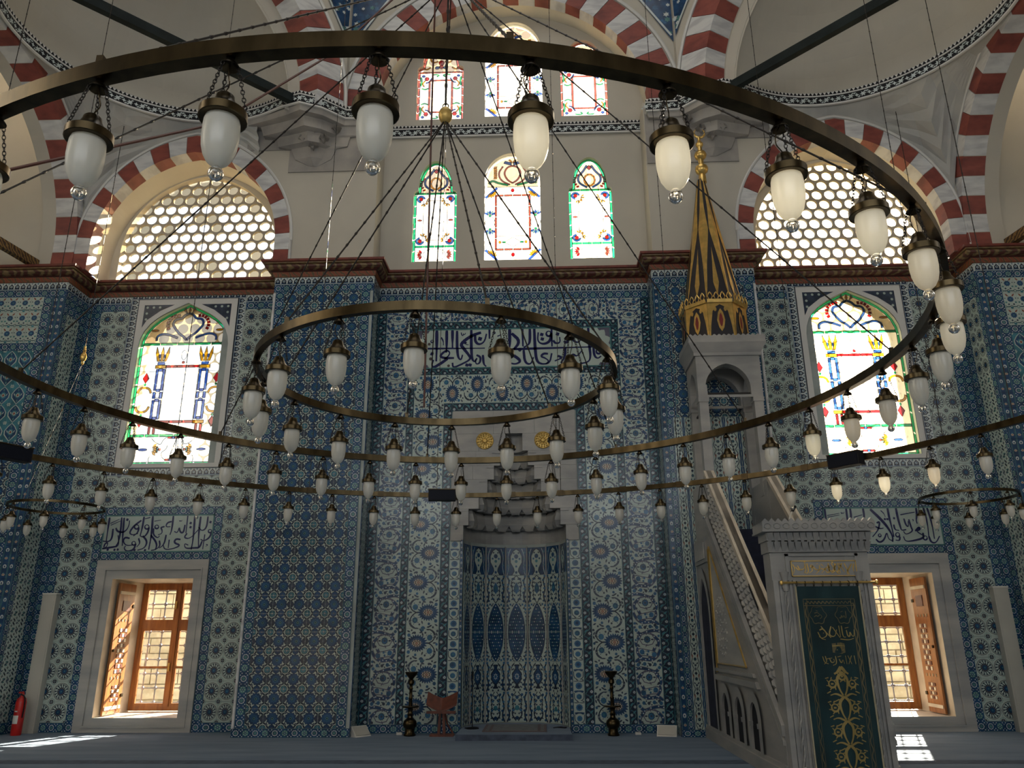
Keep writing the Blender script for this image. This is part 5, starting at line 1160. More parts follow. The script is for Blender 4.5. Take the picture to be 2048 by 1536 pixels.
S1 = [(12, [(100, 330), (400, 332), (740, 335)]), (15, [(980, 350), (1400, 345), (1900, 340)]), (20, [(248, 155), (252, 300), (250, 455)]), (18, [(350, 155), (352, 300), (350, 372)]), (18, [(408, 155), (410, 250), (412, 325)]), (9, [(295, 222), (318, 260), (320, 300)]),
      (17, [(455, 160), (458, 330), (470, 420), (500, 450), (515, 395)]), (18, [(600, 155), (602, 330), (610, 440), (640, 470), (660, 430)]), (20, [(700, 182), (600, 210), (490, 290), (520, 330), (580, 400), (600, 440), (500, 490), (420, 520), (415, 470)]),
      (15, [(430, 425), (330, 425), (280, 405), (350, 345), (390, 370), (370, 410), (330, 430)]), (18, [(365, 430), (290, 480), (225, 515), (205, 490), (222, 440)]), (17, [(640, 205), (640, 270), (680, 302), (735, 275), (755, 195)]), (16, [(690, 243)]), (18, [(785, 150), (786, 245)]),
      (20, [(990, 150), (992, 300), (985, 345)]), (20, [(1010, 195), (1100, 275), (1020, 365), (975, 405)]), (18, [(1120, 150), (1124, 325)]), (17, [(1195, 150), (1196, 270), (1180, 310), (1130, 335)]), (18, [(1240, 145), (1245, 340), (1258, 470), (1310, 500), (1390, 490), (1412, 395)]),
      (13, loop(1385, 205, 26)), (17, [(1411, 200), (1400, 280), (1330, 310), (1270, 280), (1280, 190)]), (14, [(1315, 212)]), (14, [(1320, 256)]), (17, [(1415, 145), (1416, 330)]), (14, [(1430, 270), (1450, 302), (1500, 295), (1495, 240)]), (14, [(1475, 210)]),
      (15, [(1535, 280), (1565, 302), (1600, 230), (1640, 290), (1700, 295), (1715, 190), (1735, 140)]), (16, [(1785, 140), (1790, 330), (1800, 430), (1780, 485), (1690, 500)]), (15, [(1830, 345), (1836, 430), (1870, 455), (1905, 430)]), (13, loop(1880, 385, 24)),
      (12, [(1590, 430), (1630, 405), (1655, 430), (1690, 405), (1720, 365)]), (19, [(1000, 395), (1070, 435), (1100, 470), (1050, 495), (1000, 485)]), (16, [(1130, 360), (1140, 480), (1200, 503), (1228, 430)]), (14, [(1375, 400), (1330, 395), (1300, 425), (1345, 440), (1385, 470), (1350, 497)]),
      (14, [(655, 400), (700, 420), (690, 480), (650, 490), (645, 440)]), (15, [(720, 400), (728, 490), (755, 512)]), (13, [(205, 383)]), (13, [(560, 495)]), (13, [(593, 495)]), (8, loop(203, 260, 13)), (10, [(865, 222), (905, 205)]), (7, [(498, 178), (503, 205), (520, 208), (521, 186), (533, 206), (543, 182)]), (7, loop(835, 185, 10)), (8, loop(1092, 357, 12)), (9, [(530, 290), (555, 270), (540, 295), (575, 300)]), (18, [(1545, 340), (1545, 430), (1500, 490)]), (15, [(1470, 420), (1520, 440), (1440, 470)])]
def panel(nm, label, x0, x1, z0, z1, y, strokes, f, wk, cusped=False):
    p = thing(nm, label, 'inscription', ((x0 + x1) / 2, y, z0), 'calligraphy tile panels', 'structure')
    MB().box(x0, x1, y - .012, y, z0, z1).build('tile_ground', 'cream', p)
    e = MB(); t = .022
    for a, b, c, d_ in ((x0, x1, z0, z0 + t), (x0, x1, z1 - t, z1), (x0, x0 + t, z0, z1), (x1 - t, x1, z0, z1)): e.box(a, b, y - .015, y, c, d_)
    e.build('turquoise_edge', 'teal', p)
    mb = MB(); script(mb, strokes, f, y - .0145, 0, wk); mb.build('lettering', 'ink', p)
    if cusped:
        for sx in (-1, 1):
            for sz in (-1, 1):
                X = x0 if sx < 0 else x1; Z = z0 if sz < 0 else z1; c = []
                for k in range(13):
                    t_ = PI / 2 * k / 12; r = 1 + (.10 * math.sin(k * PI / 2)); c.append((X - sx * .36 * (1 - math.sin(t_) * r * .95), Z - sz * .42 * (1 - math.cos(t_) * r * .95)))
                MB().add([(a, y - .0140, b) for a, b in [(X, Z)] + c], [tuple(range(14))]).build('cusped_corner', 'mauve', p)
        for x, z, r in ((-1.78, 7.55, .032), (-1.74, 7.22, .036), (-1.36, 7.06, .030)): MB().lathe([(.0001, 0), (r, 0)], 12, (x, y - .0150, z), 0, axis='y', caps=False).build('painted_dot', 'umber', p)
    for xx in [x0 + (x1 - x0) * k / 5 for k in range(1, 5)]: MB().box(xx - .002, xx + .002, y - .0125, y, z0 + t, z1 - t).build('tile_joint', 'grout', p)
    return p
panel('inscription_panel', 'wide scalloped calligraphy panel above the niche, blue script on white', -2.05, 2.05, 7.0, 7.88, dM, S1, affine((45, 145), (2010, 145), (45, 525), (2010, 525), -2.05, 2.05, 7.0, 7.88), 1.7 * 4.1 / 1965, True)
S2 = [(17, [(435, 340), (420, 450), (398, 640)]), (9, [(445, 415), (560, 362)]), (9, [(450, 437), (572, 384)]), (16, [(585, 340), (576, 500), (555, 640), (515, 700)]), (16, [(615, 345), (602, 560), (600, 690)]), (16, [(480, 480), (470, 600), (430, 640), (355, 630)]), (13, [(370, 705), (385, 660), (420, 645), (410, 700), (360, 718)]), (16, [(350, 722), (480, 705), (560, 690), (545, 560)]),
      (14, [(655, 370)]), (16, [(515, 470), (530, 510), (590, 530), (650, 500), (680, 430), (682, 380)]), (15, [(690, 600), (630, 585), (605, 635), (650, 690), (735, 680)]), (13, loop(772, 460, 28)), (15, [(800, 470), (790, 530), (735, 572)]), (17, [(862, 335), (842, 480), (818, 572)]), (12, [(940, 345), (872, 362)]), (13, loop(900, 462, 28)), (15, [(928, 470), (910, 540), (862, 590), (820, 572)]),
      (16, [(830, 380), (740, 445), (680, 530), (720, 562), (792, 540)]), (12, loop(742, 660, 24)), (16, [(768, 665), (745, 740), (660, 762), (620, 720), (642, 690)]), (12, [(420, 735)]), (12, [(505, 737)]), (12, [(545, 735)]), (12, [(755, 742)]), (12, [(885, 745)]), (16, [(852, 570), (912, 640), (880, 720), (790, 745)]), (13, [(800, 600), (822, 660), (780, 705)]),
      (19, [(970, 330), (960, 560), (930, 740)]), (16, [(950, 560), (1032, 660), (1020, 740), (960, 748)]), (13, loop(1022, 462, 24)), (13, [(985, 480), (980, 560), (1040, 602), (1060, 570)]), (9, [(990, 392), (1072, 380)]), (13, [(1120, 460), (1070, 470), (1090, 500), (1090, 545), (1040, 560)]), (14, [(1205, 398), (1150, 412), (1132, 465), (1192, 462)]), (16, [(1225, 330), (1210, 500), (1188, 562)]), (14, [(1142, 560), (1120, 680), (1060, 722)]),
      (15, [(1402, 330), (1386, 545)]), (15, [(1372, 440), (1355, 540), (1312, 532), (1302, 460), (1282, 542), (1240, 520)]), (7, [(1300, 385), (1308, 400), (1318, 385), (1326, 402), (1334, 380)]), (17, [(1490, 330), (1480, 600), (1458, 742)]), (17, [(1562, 340), (1542, 560), (1548, 722)]), (13, [(1440, 420)]), (13, [(1440, 470)]), (13, [(1685, 410)]), (13, [(1400, 545), (1360, 600), (1440, 612), (1540, 500)]),
      (15, [(1652, 340), (1640, 480), (1582, 522), (1540, 470)]), (12, loop(1682, 520, 22)), (15, [(1702, 530), (1682, 600), (1612, 642), (1570, 620)]), (13, [(1620, 560), (1600, 740)]), (15, [(1590, 640), (1560, 722), (1500, 722), (1382, 732), (1370, 665), (1420, 690)]), (8, [(1640, 680), (1665, 690), (1635, 705)]), (16, [(1322, 620), (1262, 610), (1240, 660), (1330, 690), (1232, 732), (1130, 742), (1110, 690)]), (14, [(1182, 620), (1172, 722)]), (14, [(1060, 630), (1072, 700), (1010, 742)])]
panel('inscription_panel', 'calligraphy tile panel above the left lower window', -8.29, -6.05, 3.30, 4.04, dB, S2, affine((385, 320), (1735, 310), (325, 775), (1700, 765), -8.29, -6.05, 3.30, 4.04), 1.5 * 2.24 / 1362)
S3 = [(17, [(20, 215), (35, 340), (60, 560)]), (9, [(50, 305), (205, 280)]), (9, [(55, 325), (205, 300)]), (7, [(225, 265), (232, 290), (245, 270), (255, 290), (265, 262)]), (18, [(290, 215), (300, 350), (330, 620)]), (18, [(340, 215), (352, 350), (300, 560), (200, 600)]), (18, [(500, 215), (515, 340), (480, 600)]), (11, [(380, 330), (490, 300)]), (24, [(590, 235), (720, 360), (800, 460), (850, 560), (842, 622)]), (9, [(718, 250), (760, 290), (772, 332)]), (12, [(765, 355)]), (12, [(797, 355)]),
      (19, [(805, 215), (820, 340), (840, 430), (862, 565)]), (19, [(910, 215), (925, 340), (950, 450), (962, 492), (1020, 480)]), (12, [(880, 345)]), (15, [(870, 420), (880, 482), (932, 490)]), (13, [(960, 305), (1140, 275)]), (15, [(1000, 350), (1020, 430), (1050, 452), (1052, 380)]), (15, [(1060, 360), (1080, 450), (1102, 500), (1010, 542), (985, 500)]), (17, [(1160, 215), (1165, 310), (1150, 370), (1160, 412)]), (17, [(1250, 215), (1285, 380), (1290, 560)]), (17, [(1295, 215), (1340, 400), (1356, 592)]),
      (9, [(1105, 360), (1118, 372), (1108, 385)]), (17, [(1130, 500), (1180, 450), (1192, 480), (1140, 502), (1222, 552)]), (13, loop(1245, 580, 25)), (17, [(1220, 520), (1230, 582), (1100, 612), (1000, 622), (980, 560)]), (17, [(1290, 560), (1310, 632), (1370, 642), (1422, 560)]), (13, loop(910, 540, 26)), (15, [(936, 560), (930, 610), (880, 602)]), (14, [(640, 440), (700, 470), (742, 460)]), (15, [(660, 400), (702, 380), (680, 470), (640, 522), (600, 562)]), (11, loop(690, 545, 18)), (15, [(640, 590), (680, 632), (742, 600), (780, 500), (792, 592), (850, 612)]), (14, [(480, 640), (570, 652), (650, 650)]), (15, [(120, 420), (180, 480), (260, 450)])]
panel('inscription_panel', 'calligraphy tile panel above the right lower window, half behind the pulpit', 6.05, 8.29, 3.30, 4.04, dB, S3, affine((-5, 215), (1440, 210), (40, 665), (1478, 665), 6.05, 8.29, 3.30, 4.04), 1.5 * 2.24 / 1440)

# ------------------------------------------------------------------ marble hood of the niche with stalactite tiers
hood = thing('wall_niche_hood', 'grey marble stalactite hood over the prayer niche', 'niche hood', (0, dM, 3.44), None, 'structure')
tz = [(3.46, 3.74, 1.0), (3.74, 4.06, .90), (4.06, 4.36, .70), (4.36, 4.64, .53), (4.64, 4.92, .40), (4.92, 5.22, .28), (5.22, 5.58, .17)]
for z0, z1, hw in tz:
    for sx in (-1, 1):
        q = sorted((sx * hw, sx * 1.245)); n = max(1, round((q[1] - q[0]) / .5)); 
        for k in range(n): a = q[0] + (q[1] - q[0]) * k / n; b = q[0] + (q[1] - q[0]) * (k + 1) / n; MB().box(a, b - .003, dM - .04, dM + .10, z0, z1 - .003).build('marble_block', 'marble_grey', hood)
for k in range(3): MB().box(-1.245 + k * .83, -1.245 + (k + 1) * .83 - .003, dM - .04, dM + .10, 5.58, 6.06).build('marble_block', 'marble_grey', hood)
for sx in (-1, 1): q = sorted((sx * 1.25, sx * 1.04)); MB().box(q[0], q[1], dM - .06, dM - .02, 3.44, 3.56).build('corner_bracket', 'marble_grey', hood)
NT = 12
for i, (z0, z1, hw) in enumerate(tz):
    r0 = hw; r1 = tz[i + 1][2] if i + 1 < len(tz) else .02; dpt = .92
    rows = []
    for z, r in ((z0 - .004, r0 + .006), (z1 + .004, r0 + .006), (z1 + .004, max(.0, r1 - .03))):
        rows.append([(-r * math.cos(PI * k / 24), dM + .04 + r * dpt * math.sin(PI * k / 24) * (1 if i else 1), z) for k in range(25)])
    MB().grid(rows).build('hood_tier', 'marble_grey', hood)
    if i in (1, 2, 3, 4, 5):
        n = max(3, round(9 * hw / .9)); wcell = PI * hw / n
        for k in range(n):
            a = PI * (k + .5) / n; c, sn = -math.cos(a), math.sin(a); P = Vector((c * hw * .97, dM + .04 + hw * dpt * sn * .97, z0)); tx = Vector((sn, -c * dpt, 0)).normalized(); inn = Vector((-c, -sn * dpt, 0)).normalized(); h = z1 - z0
            mb = MB(); prof = [(0, -.04, .02), (.25, -.10, .045), (.30, .02, .07), (.46, .30, .10), (.50, .72, .07), (.30, .98, .03)]
            v = []
            for wf, zf, d_ in prof:
                for sgn in (-1, 1): v.append(P + tx * sgn * wf * wcell + Vector((0, 0, zf * h)) + inn * d_ * (1 if hw > .3 else .6))
            mb.add(v, [(2 * j, 2 * j + 1, 2 * j + 3, 2 * j + 2) for j in range(len(prof) - 1)] + [(0, 2, 3, 1)])
            for sgn, off in ((-1, 0), (1, 1)):
                vv = [v[2 * j + off] for j in range(len(prof))] + [Vector(v[2 * j + off]) - inn * .12 for j in range(len(prof))]; m_ = len(prof)
                mb.add(vv, [(j, j + 1, m_ + j + 1, m_ + j) for j in range(m_ - 1)])
            mb.build('stalactite', 'marble_grey', hood)
    if 0 < i < 6:
        for sx in (-1, 1): q = sorted((sx * hw, sx * (hw + .16))); MB().box(q[0], q[1], dM - .055, dM - .035, z1 - .05, z1 - .02).build('stepped_fillet', 'marble_grey', hood)
for sx in (-1, 1):
    ro = thing('gilded_rosette', 'round gilded rosette on the marble, ' + ('left' if sx < 0 else 'right') + ' of the hood', 'rosette', (sx * .5876, dM - .04, 5.43), 'gilded rosettes')
    MB().lathe([(.0001, -.035), (.03, -.03), (.05, -.012), (.10, -.02), (.15, -.014), (.165, -.022), (.178, -.012), (.178, 0)], 28, (sx * .5876, dM - .04, 5.43), axis='y').build('disc', 'goldleaf', ro)
    for rr_, n, w_ in ((.05, 8, .030), (.095, 12, .034), (.138, 16, .032)):
        for k in range(n):
            a = 2 * PI * (k + (rr_ > .09) * .5) / n; cx_, cz = sx * .5876 + rr_ * math.cos(a), 5.43 + rr_ * math.sin(a)
            MB().add([(cx_ + w_ * math.cos(a), dM - .055, cz + w_ * math.sin(a)), (cx_ - w_ * .6 * math.sin(a), dM - .058, cz + w_ * .6 * math.cos(a)), (cx_ - w_ * math.cos(a), dM - .055, cz - w_ * math.sin(a)), (cx_ + w_ * .6 * math.sin(a), dM - .058, cz - w_ * .6 * math.cos(a)), (cx_, dM - .072, cz)], [(0, 1, 4), (1, 2, 4), (2, 3, 4), (3, 0, 4)]).build('petal', 'goldleaf', ro)

# ------------------------------------------------------------------ ring chandeliers
def beaded(mb, A, B, r=.006, step=.16, bead=.012):
    """chain of thin rods with small round joints"""
    A, B = Vector(A), Vector(B); d_ = B - A; L = d_.length; n = max(1, int(L / step)); u = d_.normalized()
    mb.tube([A, B], r, 5)
    for k in range(1, n):
        c = A + u * (L * k / n); mb.tube([c - u * bead * 1.6, c - u * bead * .5, c + u * bead * .5, c + u * bead * 1.6], [r * .9, bead * .75, bead * .75, r * .9], 5, caps=False)
def links(A, B, size=.0125, wire=.0022):
    """chain of oval links between two points"""
    mb = MB(); A, B = Vector(A), Vector(B); d_ = B - A; L = d_.length; u = d_.normalized(); p = u.cross(Vector((0, 1, 0))).normalized(); q = u.cross(p)
    n = max(2, int(L / (size * 1.35)))
    for k in range(n):
        c = A + d_ * ((k + .5) / n); s_ = p if k % 2 else q
        mb.tube([c + u * (size * .95 * math.cos(t)) + s_ * (size * .55 * math.sin(t)) for t in [2 * PI * i / 8 for i in range(8)]], wire, 4, closed=True)
    return mb
RC = .089      # radius of a lamp cap
def lamp_meshes():
    m = {}
    m['canopy'] = MB().lathe([(.004, 0), (.016, -.004), (.020, -.014), (.034, -.030), (.039, -.040), (.036, -.040), (.012, -.018)], 14).mesh('canopy', 'brass_dark', True)
    zc = -.165
    m['cap'] = MB().lathe([(.001, zc), (.026, zc - .003), (.034, zc - .012), (.037, zc - .028), (.047, zc - .048), (.060, zc - .066), (.068, zc - .074), (.069, zc - .080), (RC - .003, zc - .082), (RC, zc - .085), (RC, zc - .117), (RC - .004, zc - .120), (.064, zc - .118), (.062, zc - .095)], 26).mesh('cap', 'brass', True)
    zg = zc - .108
    m['globe'] = MB().lathe([(.060, zg), (.066, zg - .02), (.068, zg - .05), (.068, zg - .09), (.064, zg - .13), (.055, zg - .165), (.040, zg - .192), (.022, zg - .208), (.015, zg - .214)], 22, caps=False).mesh('glass_shade', 'frosted', True)
    zb = zg - .214
    m['ball'] = MB().lathe([(.012, zb), (.018, zb - .004), (.026, zb - .015), (.029, zb - .028), (.026, zb - .041), (.015, zb - .053), (.0005, zb - .056)], 14).mesh('glass_finial', 'crystal', True)
    for k in range(3):
        a = 2 * PI * k / 3 + .5
        m['chain%d' % k] = links((.034 * math.cos(a), .034 * math.sin(a), -.038), ((RC - .006) * math.cos(a), (RC - .006) * math.sin(a), zc - .082)).mesh('chain', 'iron')
    m['wire'] = MB().tube(smoothed([(0, 0, -.02), (.02, .006, -.06), (.030, -.004, -.10), (.006, .002, -.145), (0, 0, zc)]), .0028, 5).mesh('flex', 'brass_dark', True)
    return m
LM = lamp_meshes()
def place_lamp(loc, rz, label, group, sc=1.0):
    r = thing('hanging_lamp', label, 'lamp', loc, group); r.rotation_euler = (0, 0, rz); r.scale = (sc, sc, sc)
    for nm, k in (('canopy', 'canopy'), ('cap', 'cap'), ('glass_shade', 'globe'), ('glass_finial', 'ball'), ('chain', 'chain0'), ('chain', 'chain1'), ('chain', 'chain2'), ('flex', 'wire')):
        o = bpy.data.objects.new(nm, LM[k]); COL.objects.link(o); o.parent = shade if nm == 'glass_finial' else r
        if nm == 'glass_shade': shade = o
    return r
ORD = ['first', 'second', 'third', 'fourth', 'fifth', 'sixth', 'seventh', 'eighth', 'ninth', 'tenth', 'eleventh', 'twelfth', 'thirteenth', 'fourteenth', 'fifteenth', 'sixteenth', 'seventeenth', 'eighteenth', 'nineteenth', 'twentieth', 'twenty-first', 'twenty-second', 'twenty-third', 'twenty-fourth', 'twenty-fifth', 'twenty-sixth', 'twenty-seventh', 'twenty-eighth']
def band_ring(mb, c, R_, zt, h, th, n=200, mi=0):
    mb.lathe([(R_ - th / 2, zt - h), (R_ + th / 2, zt - h), (R_ + th / 2, zt), (R_ - th / 2, zt), (R_ - th / 2, zt - h)], n, (c[0], c[1], 0), mi, caps=False)
def in_view(p):
    d_ = Vector(p) - CAM_LOC; z = d_.dot(CF)
    if z < .3: return False
    x, y = 1024 + 1556.75 * d_.dot(CR) / z, 768 - 1556.75 * d_.dot(CU) / z
    return -60 < x < 2108 and -40 < y < 1580, x, y
def chandelier(name, label, c, R_, zt, h, th, angs, lampname, hub=None, hubangs=(), drops=(), sc=1.0, clamps=()):
    r = thing(name, label, 'chandelier', (c[0], c[1], zt - h))
    mb = MB(); band_ring(mb, c, R_, zt, h, th); ring = mb.build('ring', 'brass', r, True)
    if hub:
        hb = Vector((c[0], c[1], hub))
        mb = MB().lathe([(max(.0005, .066 * math.cos(t)), .088 * math.sin(t)) for t in [PI / 2 - PI * i / 14 for i in range(15)]], 20, hb); ball = mb.build('ball', 'goldleaf', r, True)
        MB().tube([hb + Vector((.028 * math.cos(t), 0, .105 + .028 * math.sin(t))) for t in [2 * PI * i / 12 for i in range(12)]], .006, 5, closed=True).build('ball_ring', 'iron', ball)
        mb = MB(); beaded(mb, hb + Vector((0, 0, .12)), (c[0], c[1], 20.9), .011, .22, .022); mb.build('main_chain', 'iron', r)
        for a in hubangs:
            e = (c[0] + R_ * math.cos(math.radians(a)), c[1] + R_ * math.sin(math.radians(a)), zt + .02)
            mb = MB(); beaded(mb, hb - Vector((0, 0, .05)), e, .007, .15, .014); mb.build('chain', 'iron', r); MB().box(e[0] - .015, e[0] + .015, e[1] - .015, e[1] + .015, zt - .005, zt + .05).build('eye_bracket', 'brass_dark', ring)
    for a in drops:
        e = (c[0] + R_ * math.cos(math.radians(a)), c[1] + R_ * math.sin(math.radians(a)), zt)
        mb = MB(); beaded(mb, e, (e[0], e[1], 20.9), .0055, .2, .011); mb.build('chain', 'iron', r)
    for a in clamps:
        ca, sa = math.cos(math.radians(a)), math.sin(math.radians(a)); e = Vector((c[0] + R_ * ca, c[1] + R_ * sa, zt - h / 2)); t = Vector((-sa, ca, 0)); n_ = Vector((ca, sa, 0)); v = []
        for dz in (-h / 2 - .008, h / 2 + .008):
            for k, j in ((-1, -1), (1, -1), (1, 1), (-1, 1)): v.append(e + t * .05 * k + n_ * (th / 2 + .006) * j + Vector((0, 0, dz)))
        MB().add(v, [(0, 3, 2, 1), (4, 5, 6, 7), (0, 1, 5, 4), (1, 2, 6, 5), (2, 3, 7, 6), (3, 0, 4, 7)]).build('clamp', 'brass_dark', ring)
    far, near = [], []
    for a in angs:
        p = (c[0] + R_ * math.cos(math.radians(a)), c[1] + R_ * math.sin(math.radians(a)), zt - h); v = in_view((p[0], p[1], p[2] - .3 * sc))
        if v and v[0]: (near if math.sin(math.radians(a)) < 0 else far).append((v[1], p, a))
    for side, lst in (('near', near), ('far', far)):
        for k, (_, p, a) in enumerate(sorted(lst)):
            place_lamp(p, random.random() * 6, f'frosted glass lamp, {ORD[k]} from the left along the {side} side of the {lampname}', f'lamps of the {lampname}', sc)
    return r
CA = (-.345, -8.19); RA, ZA = 3.945, 4.0
chandelier('ring_chandelier', 'large brass ring chandelier sweeping across the top of the picture', CA, RA, ZA, .078, .066, [-86.8 + 9 * k for k in range(40)], 'large middle ring', 8.35, [-105, -79, -38, 0, 35, 62, 100, 140, 178, -145], (), 1.06)
chandelier('ring_chandelier', 'small inner brass ring chandelier hung from a gold ball', (-.335, -8.5), 1.47, 3.78, .066, .05, [-88.8 + 22.6 * k for k in range(16)], 'small inner ring', 6.36, [-70, -10, 50, 110, 170, -130])
chandelier('ring_chandelier', 'widest brass ring chandelier low across the tiled wall', (-.43, -8.25), 6.76, 4.0, .075, .06, [88.3 + 5.86 * k for k in range(-13, 14)], 'widest outer ring', None, (), [150, 133, 115, 97, 79, 62, 45, 28, 160, 20], 1.0, [150, 133, 115, 105, 97, 86, 79, 70, 62, 53, 45, 37, 28])
for s, c, zt, side in ((-1, (-8.49, -.52), 4.02, 'left'), (1, (8.29, -.30), 4.06, 'right')):
    r = chandelier('small_chandelier', f'little brass ring chandelier in front of the {side} bay', c, .80, zt, .045, .035, [20 + 45 * k for k in range(8)], f'little {side} ring', None, (), (), .92)
    hb = Vector((c[0], c[1], 7.05))
    MB().lathe([(.0005, .16), (.02, .15), (.022, .08), (.035, .06), (.02, .03), (.05, -.02), (.062, -.08), (.05, -.13), (.025, -.17), (.03, -.20), (.012, -.24), (.0005, -.25)], 14, hb).build('gold_drop', 'gold', r, True)
    mb = MB(); beaded(mb, hb + Vector((0, 0, .15)), (c[0], c[1], 12.6), .007, .15, .013); mb.build('main_chain', 'iron', r)
    for a in (20, 140, 260): mb = MB(); beaded(mb, hb - Vector((0, 0, .2)), (c[0] + .8 * math.cos(math.radians(a)), c[1] + .8 * math.sin(math.radians(a)), zt), .004, .15, .008); mb.build('chain', 'iron', r)
# floodlight boxes strapped to the widest ring
for a, tilt, lab in ((96.2, 0, 'black floodlight box on the widest ring in front of the niche'), (39.3, 0, 'black floodlight box on the widest ring before the right stained window'), (152.0, 0, 'black floodlight box on the widest ring at the left edge')):
    ca, sa = math.cos(math.radians(a)), math.sin(math.radians(a)); p = Vector((-.43 + 6.66 * ca, -8.25 + 6.66 * sa, 3.98))
    b = thing('floodlight', lab, 'floodlight', p, 'floodlights on the widest ring'); b.rotation_euler = (0, 0, math.radians(a) - PI / 2)
    def lb(nm, *q): o = bpy.data.objects.new(nm, MB().box(*q[:6]).mesh(nm, q[6])); COL.objects.link(o); o.parent = b
    lb('housing', -.23, .23, -.09, .06, -.13, .05, 'black'); lb('lens', -.21, .21, -.097, -.09, -.12, .03, 'black_lens'); lb('cooling_lip', -.235, .235, -.10, .065, .05, .062, 'brass_dark'); lb('bracket', -.03, .03, .06, .15, -.04, .03, 'black')
# electric flex running from the middle of the hall to the rings
for lab, pts in (('red brown cable slung from the vault down to the large ring', [(-.2, -7.9, 9.3), (-1.6, -9.6, 5.6), (-2.4, -11.2, 4.02)]), ('red brown cable falling straight to the small inner ring', [(-.50, -8.25, 20.5), (-.52, -8.2, 8.0), (-.62, -7.4, 3.8)])):
    tag(MB().tube(smoothed(pts, 1), .010, 6).build('cable', 'cable_red'), lab, 'cable', 'chandelier cables')

# ------------------------------------------------------------------ marble pulpit (minbar)
MX0, MX1, MC = 3.34, 4.60, 3.97; YP = -4.72         # left and right faces, axis, front of the portal
mi_ = thing('pulpit', 'tall grey marble pulpit with stairs, portal and gilded spire', 'pulpit', (MC, -2.3, 0))
def part(nm, mb, mt, parent=mi_, smooth=False): return mb.build(nm, mt, parent, smooth)
SLOPE = .874
def rail_z(y): return 1.65 + (y + 4.365) * SLOPE    # top of the sloping rail
PH = 1.80        # length of the landing under the canopy
YT = -1.22       # where the stairs reach the landing
for x0, x1, sd in ((MX0, MX0 + .16, -1), (MX1 - .16, MX1, 1)):
    fx = x0 if sd < 0 else x1; ox = lambda d_: (fx - d_ if sd < 0 else fx + d_)
    def slab(nm, pts, a, b, mt='marble_grey'):
        lo, hi = sorted((ox(a), ox(b))); return part(nm, MB().prism(pts, lo, hi, 'yz'), mt)
    zb = lambda y: rail_z(y) - .92
    body = slab('side_wall', [(-4.60, 0), (-.0, 0), (-.0, 3.30), (YT, 3.30), (YT, zb(YT)), (-4.60, zb(-4.60))], -.16, 0)
    slab('plinth', [(-4.62, 0), (0, 0), (0, .16), (-4.62, .16)], 0, .05); slab('plinth_moulding', [(-4.62, .16), (0, .16), (0, .21), (-4.62, .21)], 0, .028)
    # pierced balustrade with relief lattice
    slab('balustrade', [(-4.60, zb(-4.60)), (YT, zb(YT)), (YT, rail_z(YT)), (-4.60, rail_z(-4.60))], -.15, -.06)
    slab('handrail', [(-4.60, rail_z(-4.60) - .10), (YT, rail_z(YT) - .10), (YT, rail_z(YT)), (-4.60, rail_z(-4.60))], -.20, -.02, 'marble_pale')
    slab('lower_rail', [(-4.60, zb(-4.60)), (YT, zb(YT)), (YT, zb(YT) + .12), (-4.60, zb(-4.60) + .12)], -.03, .03); slab('rail_fillet', [(-4.60, zb(-4.60) - .10), (YT, zb(YT) - .10), (YT, zb(YT) - .05), (-4.60, zb(-4.60) - .05)], 0, .03)
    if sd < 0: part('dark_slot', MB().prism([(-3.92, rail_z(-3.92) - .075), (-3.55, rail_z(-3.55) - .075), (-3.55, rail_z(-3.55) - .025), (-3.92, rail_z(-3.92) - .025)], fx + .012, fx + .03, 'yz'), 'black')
    lat = MB(); y = -4.5; k = 0; sl = SLOPE
    while y < YT - .05:
        for j in range(4):
            yy = y + (j % 2) * .045; c = rail_z(yy) - .72 + j * .165
            q = [(yy - .052, c - .052 * sl), (yy - .01, c + .055), (yy + .052, c + .052 * sl), (yy + .01, c - .055)]; lo = ox(-.06); hi = ox(-.022)
            v = [(lo, a, b) for a, b in q] + [(hi, yy + (a - yy) * .45, c + (b - c) * .45) for a, b in q]; lat.add(v, [(0, 1, 5, 4), (1, 2, 6, 5), (2, 3, 7, 6), (3, 0, 4, 7), (4, 5, 6, 7)])
        y += .105
    part('carved_lattice', lat, 'marble')['kind'] = 'stuff'
    # base arcade of pointed arches; black slabs paint the shade of their hollows
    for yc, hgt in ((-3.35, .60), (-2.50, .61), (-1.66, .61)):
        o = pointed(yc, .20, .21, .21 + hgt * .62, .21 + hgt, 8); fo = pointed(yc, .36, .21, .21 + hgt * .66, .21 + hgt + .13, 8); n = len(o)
        for nm, pts, a, b, mt in (('arch_shade_panel', o, -.005, .004, 'black'),): slab(nm, pts, a, b, mt)
        v = [(ox(.035), a, b) for a, b in fo] + [(ox(.035), a, b) for a, b in o] + [(ox(.002), a, b) for a, b in o]
        part('arch_surround', MB().add(v, [(k, k + 1, n + k + 1, n + k) for k in range(n - 1)] + [(n + k, n + k + 1, 2 * n + k + 1, 2 * n + k) for k in range(n - 1)]), 'marble_grey')
        for sg in (-1, 1): slab('arch_capital', [(yc + sg * .21 - .02, .21 + hgt * .48), (yc + sg * .21 + .02, .21 + hgt * .48), (yc + sg * .21 + .03, .21 + hgt * .58), (yc + sg * .21 - .03, .21 + hgt * .58)], 0, .05)
    slab('string_course', [(-3.72, .99), (-1.15, .99), (-1.15, 1.07), (-3.63, 1.07)], 0, .05); slab('string_course', [(-3.55, 1.12), (-1.15, 1.12), (-1.15, 1.17), (-3.5, 1.17)], 0, .04)
    # gilded triangular panel with roundel of fretwork
    tri = [(-3.14, 1.24), (-1.30, 1.24), (-1.30, 3.08)]; slab('triangle_panel', tri, 0, .012, 'marble')
    for a, b in ((0, 1), (1, 2), (2, 0)): part('gilt_moulding', MB().tube([(ox(.02), *tri[a]), (ox(.02), *tri[b])], .014, 6), 'gold')
